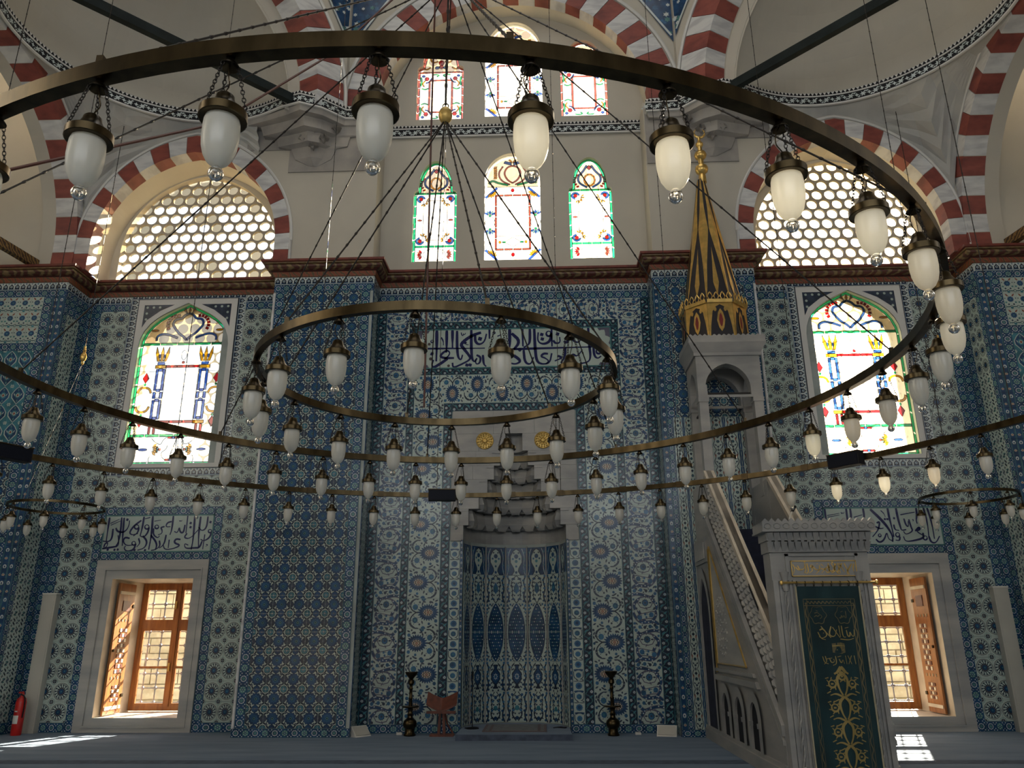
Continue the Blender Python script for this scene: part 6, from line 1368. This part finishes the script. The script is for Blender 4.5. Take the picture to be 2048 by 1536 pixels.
    part('gilt_moulding', MB().tube([(ox(.02), -1.22, 1.10), (ox(.02), -1.22, 3.05)], .014, 6), 'gold')
    fret = MB()
    for rr_, n in ((.05, 5), (.12, 9), (.19, 14), (.245, 20)):
        for k in range(n):
            t = 2 * PI * k / n + rr_; yy, zz = -1.78 + rr_ * 1.45 * math.cos(t), 1.80 + rr_ * 1.75 * math.sin(t); r_ = .026
            q = [(yy - r_, zz), (yy, zz + r_ * 1.3), (yy + r_, zz), (yy, zz - r_ * 1.3)]; fret.add([(ox(.012), a, b) for a, b in q] + [(ox(.03), yy, zz)], [(0, 1, 4), (1, 2, 4), (2, 3, 4), (3, 0, 4)])
    part('fret_roundel', fret, 'redstone' if False else 'marble')
    # passage arch below the landing, the shade inside painted as a dark slab
    o = pointed(-.60, .36, .20, 1.95, 2.62, 10); slab('passage_shade_panel', o, -.01, .003, 'carpet_step'); fo = pointed(-.60, .48, .20, 2.0, 2.80, 10); n = len(o)
    v = [(ox(.03), a, b) for a, b in fo] + [(ox(.03), a, b) for a, b in o] + [(ox(.0), a, b) for a, b in o]
    part('passage_surround', MB().add(v, [(k, k + 1, n + k + 1, n + k) for k in range(n - 1)] + [(n + k, n + k + 1, 2 * n + k + 1, 2 * n + k) for k in range(n - 1)]), 'marble_grey')
    slab('upper_panel', [(-1.08, 2.86), (-.08, 2.86), (-.08, 3.26), (-1.08, 3.26)], 0, .03); slab('upper_panel_field', [(-.98, 2.92), (-.18, 2.92), (-.18, 3.20), (-.98, 3.20)], .03, .045, 'marble')
    slab('landing_parapet', [(YT, 3.30), (-.02, 3.30), (-.02, 4.25), (YT, 4.25)], -.16, -.04)
# stairs with dark carpet, landing
ns = 13
for k in range(ns):
    y0 = -4.45 + k * (YT + 4.45) / ns; z1 = .20 + (k + 1) * 3.15 / ns
    part('step', MB().box(MX0 + .16, MX1 - .16, y0, y0 + (YT + 4.45) / ns + .02, max(0, z1 - .32), z1), 'carpet_step')
part('landing', MB().box(MX0 + .12, MX1 - .12, YT, -.02, 3.1, 3.35), 'carpet_step')
# canopy pavilion on four posts
py0, py1 = -.98, -.06
QX0, QX1 = 3.44, 4.60
for x in (QX0 + .075, QX1 - .09):
    for y in (py0 + .09, py1 - .09):
        part('post', MB().box(x - .075, x + .09, y - .09, y + .09, 3.35 if y > -.5 else 4.0, 6.05), 'marble_grey'); part('post_capital', MB().box(x - .09, x + .105, y - .105, y + .105, 5.72, 5.80), 'marble_grey')
for y in (py0, py1 - .16):
    o = pointed(3.985, .41, 5.85, 5.98, 6.45, 8); mb = MB(); arch_wall(mb, o, QX0 - .008, QX1 + .008, 5.80, 6.72, lambda x, z: (x, y - .008, z)); arch_wall(mb, o, QX0, QX1, 5.85, 6.72, lambda x, z: (x, y + .19, z)); reveal(mb, o, y - .008, y + .19, I3); part('arch_screen', mb, 'marble_grey')
for x, sd in ((QX0, 1), (QX1, -1)):
    o = pointed((py0 + py1) / 2, .30, 5.85, 5.98, 6.40, 8); mb = MB(); arch_wall(mb, o, py0, py1, 5.80, 6.72, lambda a, z: (x - sd * .008, a, z)); reveal(mb, o, x - sd * .008, x + sd * .14, lambda a, yy, z: (yy, a, z)); part('arch_screen', mb, 'marble_grey')
part('ceiling_slab', MB().box(QX0, QX1, py0, py1, 6.66, 6.72), 'marble_grey'); part('frieze', MB().box(QX0 - .04, QX1 + .04, py0 - .04, py1, 6.60, 6.68), 'marble_grey')
part('tie_bar', MB().box(QX0 + .15, QX1 - .15, py0 + .06, py0 + .09, 5.88, 5.91), 'iron'); part('tie_bar', MB().box(QX0 + .08, QX0 + .11, py0 + .15, py1 - .15, 5.60, 5.63), 'iron')
part('canopy_cornice', MB().add([(QX0 - .04, py0 - .04, 6.66), (QX1 + .04, py0 - .04, 6.66), (QX1 + .04, py1, 6.66), (QX0 - .04, py1, 6.66), (QX0 - .14, py0 - .12, 6.84), (QX1 + .14, py0 - .12, 6.84), (QX1 + .14, py1, 6.84), (QX0 - .14, py1, 6.84)], [(0, 1, 5, 4), (1, 2, 6, 5), (3, 0, 4, 7), (4, 5, 6, 7)]), 'marble_grey')
part('canopy_attic', MB().box(QX0 - .13, QX1 + .13, py0 - .11, py1, 6.84, 6.97), 'marble_grey')
zig = MB()
for k in range(16): x = QX0 - .13 + k * (QX1 - QX0 + .26) / 16; zig.add([(x, py0 - .108, 6.97), (x + .088, py0 - .108, 6.97), (x + .044, py0 - .10, 7.01)], [(0, 1, 2)])
part('zigzag_crest', zig, 'marble_grey')
# octagonal drum and spire, black lacquer with gilding
SCX, SCY = 3.95, -.50
def octo(r, z, n=8): return [(SCX + r * math.cos(2 * PI * (k + .5) / n), SCY + r * math.sin(2 * PI * (k + .5) / n), z) for k in range(n)]
drum = part('drum', MB().grid([octo(.63, 6.97), octo(.62, 7.66)], 0, True), 'lacquer_black')
for k in range(8):
    a, b = [Vector(p) for p in (octo(.63, 6.97)[k], octo(.63, 6.97)[(k + 1) % 8])]; c, e = [Vector(p) for p in (octo(.62, 7.66)[k], octo(.62, 7.66)[(k + 1) % 8])]
    nrm = (b - a).cross(c - a).normalized()
    def P(u, v, o=.006): return (a * (1 - u) + b * u) * (1 - v) + (c * (1 - u) + e * u) * v + nrm * o
    for pts in ([(0, 0), (.06, 0), (.11, .35), (.20, .72), (.34, .86), (.5, .92), (.66, .86), (.80, .72), (.89, .35), (.94, 0), (1, 0), (1, 1), (0, 1)],): part('gilt_arch', MB().add([P(*q) for q in pts], [tuple(range(len(pts)))]), 'gold', drum)
    me_ = [(.5, .12), (.60, .24), (.66, .46), (.60, .68), (.5, .80), (.40, .68), (.34, .46), (.40, .24)]; part('gilt_lozenge', MB().add([P(u, v, .008) for u, v in me_], [tuple(range(8))]), 'gold')
    part('red_lozenge', MB().add([P(.5 + (u - .5) * .5, .46 + (v - .46) * .62, .011) for u, v in me_], [tuple(range(8))]), 'lacquer_red', drum)
    for u in (.30, .70): part('gilt_dot', MB().add([P(u + .06 * math.cos(t), .78 + .07 * math.sin(t), .008) for t in [2 * PI * j / 8 for j in range(8)]], [tuple(range(8))]), 'gold', drum)
    part('gilt_cornice', MB().add([P(0, .97, .03), P(1, .97, .03), P(1, 1.06, .05), P(0, 1.06, .05)], [(0, 1, 2, 3)]), 'gold', drum)
    for j in range(4):
        u = (j + .5) / 4; w_ = .10; loopp = [(u - w_ * .5, 1.06), (u - w_, 1.14), (u - w_ * .5, 1.22), (u, 1.27), (u + w_ * .5, 1.22), (u + w_, 1.14), (u + w_ * .5, 1.06)]
        part('gilt_crest', MB().tube([P(x, y, .045) for x, y in loopp], .012, 5), 'gold')
ZS0, ZS1 = 7.66, 10.66
spire = part('spire', MB().grid([octo(.58, ZS0), octo(.36, 8.95), octo(.07, ZS1)], 0, True), 'lacquer_black')
for k in range(8):
    def Q(u, z, o=.008):
        r = .58 + (.36 - .58) * (z - ZS0) / (8.95 - ZS0) if z < 8.95 else .36 + (.07 - .36) * (z - 8.95) / (ZS1 - 8.95)
        p, q = Vector(octo(r + o, z)[k]), Vector(octo(r + o, z)[(k + 1) % 8]); return p * (1 - u) + q * u
    part('gilt_lozenge', MB().add([Q(.5, 7.82), Q(.64, 8.12), Q(.56, 8.6), Q(.5, 8.95), Q(.44, 8.6), Q(.36, 8.12)], [tuple(range(6))]), 'gold')
    part('gilt_rib', MB().add([Q(0, 7.72), Q(.06, 8.0), Q(.12, 8.5), Q(.40, 9.25), Q(.46, 9.4), Q(.3, 9.9), Q(.2, ZS1 - .02), Q(0, ZS1 - .02)], [tuple(range(8))]), 'gold')
    part('gilt_rib', MB().add([Q(1, 7.72), Q(.94, 8.0), Q(.88, 8.5), Q(.60, 9.25), Q(.54, 9.4), Q(.7, 9.9), Q(.8, ZS1 - .02), Q(1, ZS1 - .02)][::-1], [tuple(range(8))]), 'gold')
part('finial', MB().lathe([(.08, 10.40), (.075, 10.56), (.06, 10.60), (.12, 10.66), (.135, 10.72), (.12, 10.78), (.055, 10.83), (.055, 10.95), (.11, 11.0), (.13, 11.06), (.11, 11.12), (.05, 11.16), (.045, 11.26), (.075, 11.30), (.08, 11.34), (.05, 11.38), (.03, 11.42), (.03, 11.50), (.001, 11.52)], 16, (SCX + .04, SCY, .20)), 'gold', mi_, True)
cres = [(SCX + .06 + .11 * math.cos(t), SCY, 11.81 + .11 * math.sin(t)) for t in [math.radians(-235 + 290 * i / 18) for i in range(19)]]
part('crescent', MB().tube(cres, [.004 + .024 * math.sin(PI * i / 18) for i in range(19)], 6), 'gold', mi_, True)
# portal
YB = YP + .30
for x0, x1, sd in ((3.35, 3.63, -1), (4.27, 4.55, 1)):
    part('jamb', MB().box(x0, x1, YP, YB, 0, 2.66), 'marble_grey')
    for a, b, d_ in ((.0, .06, .03), (.075, .10, .015), (.20, .225, .015), (.24, .29, .035)):
        xa, xb = (x0 + a, x0 + b) if sd < 0 else (x1 - b, x1 - a); part('jamb_moulding', MB().box(xa, xb, YP - d_, YP, 0, 2.30), 'marble_grey')
    xc = (x0 + .15) if sd < 0 else (x1 - .15)
    tw = MB()
    for st in range(2): tw.tube([(xc + .016 * math.cos(t + st * PI), YP - .008 + .016 * math.sin(t + st * PI), .22 + 1.95 * i / 60) for i, t in enumerate([j * .55 for j in range(61)])], .013, 5)
    part('twisted_colonnette', tw, 'marble_grey', mi_, True)
    part('colonnette_capital', MB().lathe([(.03, 2.17), (.045, 2.22), (.03, 2.28), (.05, 2.36), (.06, 2.40), (.0, 2.40)], 10, (xc, YP - .01, 0)), 'marble_grey', mi_, True); part('colonnette_base', MB().lathe([(.05, .0), (.05, .10), (.03, .22)], 10, (xc, YP - .01, 0)), 'marble_grey', mi_, True)
part('lintel', MB().box(3.63, 4.27, YP + .004, YB - .004, 2.18, 2.655), 'marble_grey'); part('lintel_frame', MB().box(3.53, 4.42, YP - .02, YP, 2.59, 2.62), 'marble_grey')
for x in (3.53, 4.38): part('lintel_frame', MB().box(x, x + .04, YP - .02, YP, 2.30, 2.62), 'marble_grey')
PX0, PX1, PZ0, PZ1 = 3.59, 4.385, 2.345, 2.535
plate = part('plate', MB().box(PX0, PX1, YP - .02, YP, PZ0, PZ1), 'marble_grey')
e = MB(); t = .010
for a, b, c, d_ in ((PX0, PX1, PZ0, PZ0 + t), (PX0, PX1, PZ1 - t, PZ1), (PX0, PX0 + t, PZ0, PZ1), (PX1 - t, PX1, PZ0, PZ1)): e.box(a, b, YP - .028, YP - .02, c, d_)
part('gilt_border', e, 'gold', plate)
S4 = [(8, [(640, 470), (650, 500), (680, 495), (690, 470)]), (8, [(625, 480), (640, 500), (665, 500)]), (8, [(690, 455), (695, 500), (680, 520)]), (8, [(705, 455), (712, 505), (700, 525), (680, 515)]), (8, [(735, 480), (740, 505), (715, 520)]), (8, [(740, 470), (760, 500), (790, 500)]), (8, loop(735, 475, 9)), (8, [(790, 470), (785, 505), (760, 525)]), (8, [(795, 490), (830, 500), (835, 480), (815, 505), (800, 520)]), (8, [(800, 460), (815, 475)]), (9, [(850, 455), (855, 520), (830, 515), (825, 495)]), (8, [(845, 495), (870, 515), (890, 500)]), (8, loop(850, 480, 7)), (9, [(895, 455), (890, 515), (865, 520)]), (8, [(905, 460), (870, 515)]), (9, [(870, 455), (905, 520)]), (9, [(915, 455), (925, 520)]), (9, [(945, 455), (900, 525), (925, 525)]), (9, [(925, 455), (955, 515)]), (9, [(960, 455), (985, 525)]), (9, [(1010, 460), (965, 525), (990, 530)]), (7, [(690, 445)]), (5, [(770, 460), (780, 455)]), (7, [(880, 450)]), (9, [(1025, 460), (1015, 495), (1025, 530)]), (8, [(605, 460), (620, 485), (605, 525)])]
g4 = MB(); script(g4, S4, affine((600, 445), (1035, 445), (600, 535), (1035, 535), PX0 + .01, PX1 - .01, PZ0 + .015, PZ1 - .015), YP - .024, 0, .79 / 435); part('gilt_script', g4, 'gold', plate)
part('cornice_block', MB().box(3.33, 4.57, YP - .03, YB, 2.64, 2.78), 'marble_grey')
for row, (zz, d_, n) in enumerate(((2.65, .03, 15), (2.76, .07, 16))):
    for k in range(n):
        x = 3.31 + (k + .5) * 1.28 / n; w_ = 1.28 / n * .46
        part('stalactite', MB().add([(x - w_, YP - d_ - .05, zz + .11), (x + w_, YP - d_ - .05, zz + .11), (x + w_, YP + .02, zz + .11), (x - w_, YP + .02, zz + .11), (x - w_ * .5, YP - d_, zz), (x + w_ * .5, YP - d_, zz), (x + w_ * .5, YP + .02, zz), (x - w_ * .5, YP + .02, zz)], [(0, 1, 2, 3), (4, 7, 6, 5), (0, 4, 5, 1), (1, 5, 6, 2), (3, 7, 4, 0), (2, 6, 7, 3)]), 'marble_grey')
part('cornice_block', MB().box(3.31, 4.59, YP - .08, YB, 2.78, 2.89), 'marble_grey')
crown = part('crown', MB().box(3.26, 4.64, YP - .14, YB + .04, 2.89, 3.00), 'marble_grey'); part('crown_lip', MB().box(3.25, 4.65, YP - .15, YB + .05, 2.88, 2.905), 'marble_grey')
n = 17
for k in range(n):
    x = 3.26 + k * 1.38 / n; part('crest_tooth', MB().prism([(x, 3.00), (x + 1.38 / n, 3.00), (x + .69 / n, 3.045)], YP - .14, YP - .08), 'marble_grey', crown)
for k in range(12):
    x = 3.32 + k * .115; part('crown_scroll', MB().tube([(x + .04 * math.cos(t), YP - .142, 2.95 + .035 * math.sin(t)) for t in [j * .7 for j in range(10)]], .008, 4), 'marble_grey')
# curtain on a brass rod
ct = thing('portal_curtain', 'dark green curtain embroidered in gold hanging in the pulpit portal', 'curtain', (4.0, YP - .06, 0))
CX0, CX1, CZ0, CZ1 = 3.605, 4.365, .05, 2.225
def cy_(x, z): return YP - .055 - .012 * math.sin((x - CX0) * 19) - .010 * math.sin((x - CX0) * 7 + 1) * (1 - (z / 2.3))
def edge(z): return .06 * (1 - z / CZ1)
rows = [[(CX0 + (CX1 - CX0) * i / 30, cy_(CX0 + (CX1 - CX0) * i / 30, z), z) for i in range(31)] for z in [CZ0 + (CZ1 - CZ0) * j / 12 for j in range(13)]]
cloth = MB().grid(rows).build('cloth', 'velvet', ct, True)
for x in (CX0, CX1): MB().tube([(x, cy_(x, z) - .004, z) for z in [CZ0 + (CZ1 - CZ0) * j / 12 for j in range(13)]], .010, 5).build('pale_hem', 'lining', ct)
def emb(nm, strokes, mt, dz=.006):
    mb = MB()
    for w_, pts in strokes:
        q = [(CX0 + a * (CX1 - CX0), CZ1 - b * (CZ1 - CZ0)) for a, b in pts]
        if len(q) == 1: q = [(q[0][0] - .006, q[0][1]), (q[0][0] + .006, q[0][1])]
        for k in ribbon(q, w_ * 1.25): mb.add([(a, cy_(a, b) - dz, b) for a, b in k], [(0, 1, 2, 3)])
    return mb.build(nm, mt, cloth)
fr = [(.008, [(.09, .07), (.9, .07)]), (.008, [(.09, .105), (.9, .105)])] + [(.006, [(x, b) for b in [.07 + .09 * i for i in range(11)]]) for x in (.09, .145, .845, .90)]
wav = [(.012, [(.117 + .018 * math.sin(i * 1.9), .09 + .022 * i) for i in range(40)]), (.012, [(.872 + .018 * math.sin(i * 1.9), .09 + .022 * i) for i in range(40)]), (.010, [(.12 + .02 * i, .088 + .010 * math.sin(i * 2.1)) for i in range(38)])]
emb('border_embroidery', fr + wav, 'thread_dim')
def med(cx, cz): return [(.007, [(cx + .125 * math.cos(t) * (1 + .10 * math.cos(6 * t)), cz + .046 * math.sin(t) * (1 + .10 * math.cos(6 * t))) for t in [2 * PI * i / 36 for i in range(37)]])]
emb('medallion', med(.30, .155) + [(.008, [(.24, .165), (.28, .155), (.30, .165), (.34, .15), (.37, .165), (.33, .175)]), (.008, [(.25, .145), (.30, .14), (.33, .15)]), (.007, [(.28, .13), (.31, .135)])], 'thread_dim')
emb('medallion', med(.70, .155) + [(.010, [(.63, .17), (.66, .172), (.67, .155), (.69, .172), (.71, .155), (.73, .172)]), (.010, [(.745, .135), (.745, .172)]), (.007, [(.66, .14), (.70, .135)])], 'thread_dim')
emb('script_line', [(.012, [(.30, .235), (.36, .225), (.42, .262), (.33, .28), (.28, .268)]), (.012, [(.33, .215), (.46, .275)]), (.010, [(.27, .245), (.31, .28), (.38, .285)]), (.012, [(.48, .215), (.43, .262), (.52, .272), (.56, .232)]), (.012, [(.50, .22), (.60, .275)]), (.012, [(.60, .212), (.61, .272)]), (.012, [(.645, .212), (.65, .272), (.70, .272)]), (.012, [(.72, .235), (.73, .268), (.77, .268), (.77, .24), (.80, .268), (.83, .268), (.84, .232)]), (.010, [(.60, .282), (.75, .288), (.82, .278)]), (.008, [(.36, .25)]), (.008, [(.54, .25)]), (.008, [(.70, .225), (.76, .22)])], 'thread_gold')
kb = MB(); kx, kz = .545, .325
for pts, mm in (([(.46, .305), (.60, .300), (.66, .306), (.66, .352), (.60, .358), (.46, .352)], 0),):
    kb.add([(CX0 + a * (CX1 - CX0), cy_(CX0 + a * (CX1 - CX0), CZ1 - b * (CZ1 - CZ0)) - .005, CZ1 - b * (CZ1 - CZ0)) for a, b in pts], [tuple(range(6))], mm)
kb.build('shrine_emblem', 'thread_dim', cloth); emb('shrine_emblem_band', [(.012, [(.46, .318), (.60, .315), (.66, .319)]), (.005, [(.60, .300), (.60, .357)]), (.008, [(.52, .338), (.54, .338)]), (.008, [(.62, .338), (.64, .338)])], 'thread_gold', .008)
emb('script_line', [(.009, [(.30, .372), (.32, .405), (.38, .41)]), (.009, [(.34, .37), (.36, .40), (.31, .412)]), (.009, [(.40, .38), (.42, .405), (.47, .40), (.46, .385)]), (.009, [(.49, .37), (.50, .41), (.44, .418)]), (.009, [(.54, .385), (.57, .41), (.60, .385), (.62, .41)]), (.009, [(.65, .368), (.66, .412)]), (.009, [(.69, .368), (.74, .412)]), (.009, [(.75, .368), (.69, .412)]), (.009, [(.79, .368), (.80, .412)]), (.009, [(.36, .385), (.44, .38)]), (.008, [(.52, .375), (.58, .37)])], 'thread_gold')
em = []
def rose(x, z, r): return [(.018, [(x + r * math.cos(t), z + r * .36 * math.sin(t)) for t in [2 * PI * i / 8 for i in range(9)]]), (.022, [(x - r * .35, z), (x + r * .35, z)])] + [(.014, [(x + r * 1.1 * math.cos(t), z + r * .40 * math.sin(t)), (x + r * 1.75 * math.cos(t + .2), z + r * .62 * math.sin(t + .2))]) for t in [2 * PI * i / 7 for i in range(7)]]
for cz in (.52, .64, .76, .88):
    for sx in (-1, 1):
        em += [(.026, [(.55, cz - .065), (.55 + sx * .09, cz - .035), (.55 + sx * .06, cz + .02), (.55 + sx * .015, cz + .05)]), (.018, [(.55 + sx * .03, cz + .055), (.55 + sx * .12, cz + .04), (.55 + sx * .20, cz + .05)])] + rose(.55 + sx * .155, cz - .008, .055)
        em += [(.014, [(.55 + sx * .19, cz + .03), (.55 + sx * .25, cz + .04)]), (.014, [(.55 + sx * .20, cz - .04), (.55 + sx * .255, cz - .035)]), (.014, [(.55 + sx * .08, cz + .07), (.55 + sx * .17, cz + .085)])]
em += [(.03, [(.55, .425), (.50, .45), (.44, .462)]), (.03, [(.55, .425), (.61, .45), (.66, .462)]), (.03, [(.53, .45), (.55, .47), (.57, .45)])] + rose(.55, .475, .05)
emb('floral_embroidery', em, 'thread_gold')
rd = thing('curtain_rod', 'brass curtain rod with rings across the pulpit portal', 'curtain rod', (4.0, YP - .06, 2.30))
MB().tube([(3.44, YP - .06, 2.27), (4.59, YP - .06, 2.27)], .013, 8).build('rod', 'gold', rd, True)
for x in (3.44, 4.59): MB().lathe([(.001, -.03), (.018, -.02), (.022, 0), (.018, .02), (.001, .03)], 8, (x, YP - .06, 2.27)).build('end_knob', 'gold', rd, True)
for x in (3.50, 4.40): MB().box(x - .012, x + .012, YP - .06, YP, 2.255, 2.285).build('bracket', 'gold', rd)
for k in range(8): x = 3.62 + k * .105; MB().tube([(x, YP - .06 + .024 * math.cos(t), 2.255 + .030 * math.sin(t)) for t in [2 * PI * i / 10 for i in range(10)]], .005, 5, closed=True).build('curtain_ring', 'brass', rd)
# gooseneck microphone standing on the pulpit stairs
gm = thing('gooseneck_microphone', 'thin bent microphone stalk rising from the pulpit stairs', 'microphone', (4.12, -3.15, 1.7))
MB().tube(smoothed([(4.12, -3.15, 1.75), (4.12, -3.15, 2.5), (4.12, -3.15, 3.1), (4.14, -3.12, 3.28), (4.22, -3.08, 3.40)]), .012, 6).build('stalk', 'white_plastic', gm, True); MB().tube([(4.21, -3.085, 3.39), (4.27, -3.06, 3.47)], .02, 8).build('capsule', 'black', gm, True)

# ------------------------------------------------------------------ furnishings on the floor
def candlestick(x, side):
    y = .25; r = thing('candlestick', f'tall brass candlestick standing {side} of the niche', 'candlestick', (x, y, 0), 'mihrab candlesticks'); c = (x, y, 0)
    MB().lathe([(.001, 0), (.10, 0), (.11, .02), (.085, .06), (.085, .12), (.115, .15), (.125, .20), (.11, .25), (.085, .27)], 20, c).build('foot', 'brass', r, True)
    MB().lathe([(.085, .27), (.05, .30), (.045, .33), (.06, .35), (.045, .37), (.04, .42), (.05, .44), (.035, .46)], 16, c).build('lower_stem', 'brass', r, True)
    MB().lathe([(.035, .455), (.15, .47), (.155, .485), (.15, .495), (.04, .49)], 24, c).build('drip_tray', 'brass_dark', r, True)
    MB().lathe([(.035, .49), (.03, .60), (.042, .62), (.028, .64), (.028, .76), (.040, .78), (.028, .80), (.030, .84), (.055, .87), (.05, .92), (.03, .94)], 16, c).build('upper_stem', 'brass', r, True)
    MB().lathe([(.03, .94), (.055, .97), (.10, 1.02), (.115, 1.05), (.115, 1.065), (.09, 1.065), (.05, 1.02)], 20, c).build('cup', 'brass_dark', r, True)
candlestick(-1.87, 'left'); candlestick(1.73, 'right')
# folding book stand
bs = thing('book_stand', 'dark red wooden reading stand with a curved top beside the niche', 'book stand', (-1.30, .25, 0))
rows = [[(-1.30 + .27 * t, .25 + dy + .02 * t * t, .40 + .11 * abs(t) ** 1.3 + dz) for t in [i / 8 - 1 for i in range(17)]] for dy, dz in ((-.14, 0), (-.14, .03), (.06, .22), (.06, .19), (-.14, 0))]
MB().grid(rows).build('reading_board', 'wood_dark', bs)
MB().box(-1.56, -1.04, .09, .115, .375, .42).build('front_lip', 'wood_dark', bs)
for dx in (-.05, .05): MB().add([(-1.30 + dx - .025, .20, 0), (-1.30 + dx + .025, .20, 0), (-1.30 + dx + .025, .26, 0), (-1.30 + dx - .025, .26, 0), (-1.30 + dx * .6 - .02, .20, .40), (-1.30 + dx * .6 + .02, .20, .40), (-1.30 + dx * .6 + .02, .26, .42), (-1.30 + dx * .6 - .02, .26, .42)], [(0, 3, 2, 1), (4, 5, 6, 7), (0, 1, 5, 4), (1, 2, 6, 5), (2, 3, 7, 6), (3, 0, 4, 7)]).build('post', 'wood_dark', bs)
MB().tube([(-1.24, .23, .36), (-1.20, .23, .2), (-1.10, .23, .05)], .016, 6).build('brace', 'wood_dark', bs)
for dy in (.14, .30): MB().box(-1.50, -1.08, dy - .03, dy + .03, 0, .035).build('foot', 'wood_dark', bs)
# low carpeted platform in the niche with a prayer rug
pf = thing('prayer_platform', 'low carpeted platform reaching into the niche', 'platform', (0, .3, 0))
MB().prism([(-.98, -.44), (.98, -.44), (.98, .62), (.80, 1.06), (.4, 1.38), (-.4, 1.38), (-.80, 1.06), (-.98, .62)], 0, .10, 'xy').build('deck', 'carpet', pf); MB().box(-.985, .985, -.45, -.43, 0, .095).build('front_edge', 'carpet_dark', pf)
rg = thing('prayer_rug', 'grey prayer rug with a rose border lying on the platform', 'rug', (0, .45, .10))
MB().box(-.56, .56, -.12, 1.05, .10, .110).build('border', 'rug_rose', rg); MB().box(-.40, .40, .0, .98, .11, .114).build('field', 'rug_grey', rg)
for k in range(12):
    for sx in (-1, 1): MB().box(sx * .48 - .03, sx * .48 + .03, -.08 + k * .092, -.08 + k * .092 + .045, .11, .113).build('border_motif', 'rug_grey', rg)
# microphone on a short stand
ms = thing('microphone_stand', 'short black microphone stand at the left edge of the platform', 'microphone stand', (-.77, .40, .10))
MB().lathe([(.001, .10), (.115, .10), (.12, .115), (.10, .125), (.02, .135)], 20, (-.77, .40, 0)).build('base', 'black', ms, True); MB().tube([(-.77, .40, .12), (-.77, .40, .95)], .009, 8).build('pole', 'black', ms); MB().tube([(-.77, .40, .93), (-.77, .37, 1.06)], [.016, .022], 8).build('microphone', 'black', ms); MB().tube(smoothed([(-.77, .40, .13), (-.88, .36, .108), (-.93, .50, .108), (-.80, .58, .108)]), .005, 5).build('lead', 'black', ms)
tag(MB().tube(smoothed([(.72, .55, .108), (.80, .48, .112), (.90, .40, .11), (.93, .55, .11), (.80, .62, .11), (.68, .42, .112)]), .007, 5).build('loose_cable', 'black'), 'loose black cable curled on the platform beside the niche edge', 'cable')
# wedge loudspeakers
def wedge(x, rz, label):
    r = thing('floor_speaker', label, 'loudspeaker', (x, .20, 0), 'wedge loudspeakers'); r.rotation_euler = (0, 0, rz)
    pts = [(-.10, 0), (.11, 0), (.13, .08), (.05, .17), (-.10 + .02, .02)]
    def lp(nm, mb, mt): o = bpy.data.objects.new(nm, mb.mesh(nm, mt)); COL.objects.link(o); o.parent = r
    lp('cabinet', MB().prism(pts, -.17, .17, 'yz'), 'white_plastic'); lp('front_grille', MB().add([(-.155, -.087, .028), (.155, -.087, .028), (.155, .036, .163), (-.155, .036, .163)], [(0, 1, 2, 3)]), 'offwhite'); lp('rubber_foot', MB().box(-.14, .14, -.08, -.06, 0, .012), 'black')
wedge(-2.74, .9, 'white wedge loudspeaker on the floor by the left pier'); wedge(2.66, -.25, 'white wedge loudspeaker on the floor by the right pier')
for x, lab in ((-2.08, 'small white plug box on the floor left of the candlestick'), (2.18, 'small white plug box on the floor right of the niche')):
    r = thing('plug_box', lab, 'plug box', (x, .42, 0), 'plug boxes'); MB().box(x - .05, x + .05, .38, .46, 0, .035).build('case', 'white_plastic', r); MB().box(x - .035, x + .035, .40, .44, .035, .04).build('socket', 'offwhite', r)
# fire extinguisher in the corner
fx, fy = -9.10, .40
fe = thing('fire_extinguisher', 'red fire extinguisher standing in the corner by the left bay', 'fire extinguisher', (fx, fy, 0))
MB().lathe([(.001, 0), (.085, 0), (.09, .02), (.09, .56), (.075, .62), (.035, .655), (.03, .68)], 20, (fx, fy, 0)).build('cylinder', 'red_paint', fe, True); MB().lathe([(.03, .68), (.035, .70), (.02, .74), (.001, .75)], 12, (fx, fy, 0)).build('valve', 'red_paint', fe, True)
MB().box(fx - .012, fx + .012, fy - .10, fy + .02, .72, .745).build('handle', 'red_paint', fe); MB().tube(smoothed([(fx, fy - .05, .70), (fx + .10, fy - .06, .66), (fx + .11, fy - .06, .45), (fx + .095, fy - .05, .30)]), .012, 6).build('hose', 'black', fe); MB().lathe([(.0905, .20), (.0908, .34)], 8, (fx, fy, 0), 0, PI * 1.25, PI * 1.65).build('data_plate', 'paper', fe); MB().lathe([(.0905, .40), (.0908, .42)], 6, (fx, fy, 0), 0, PI * 1.35, PI * 1.55).build('data_strip', 'paper', fe)
# white casings against the bay corners
for s, x0, x1, side in ((-1, -9.21, -8.94, 'left'), (1, 8.96, 9.23, 'right')):
    r = thing('wall_casing', f'pale upright casing against the tiles in the {side} bay corner', 'casing', ((x0 + x1) / 2, dB - .1, 0), 'pale upright casings')
    MB().box(x0, x1, dB - .16, dB - .013, 0, 2.50).build('box', 'offwhite', r); MB().box(x0 + .03, x1 - .03, dB - .165, dB - .16, .05, 2.46).build('front_panel', 'offwhite', r); MB().box(x0 - .01, x1 + .01, dB - .17, dB - .013, 2.49, 2.52).build('top_cap', 'white_plastic', r)
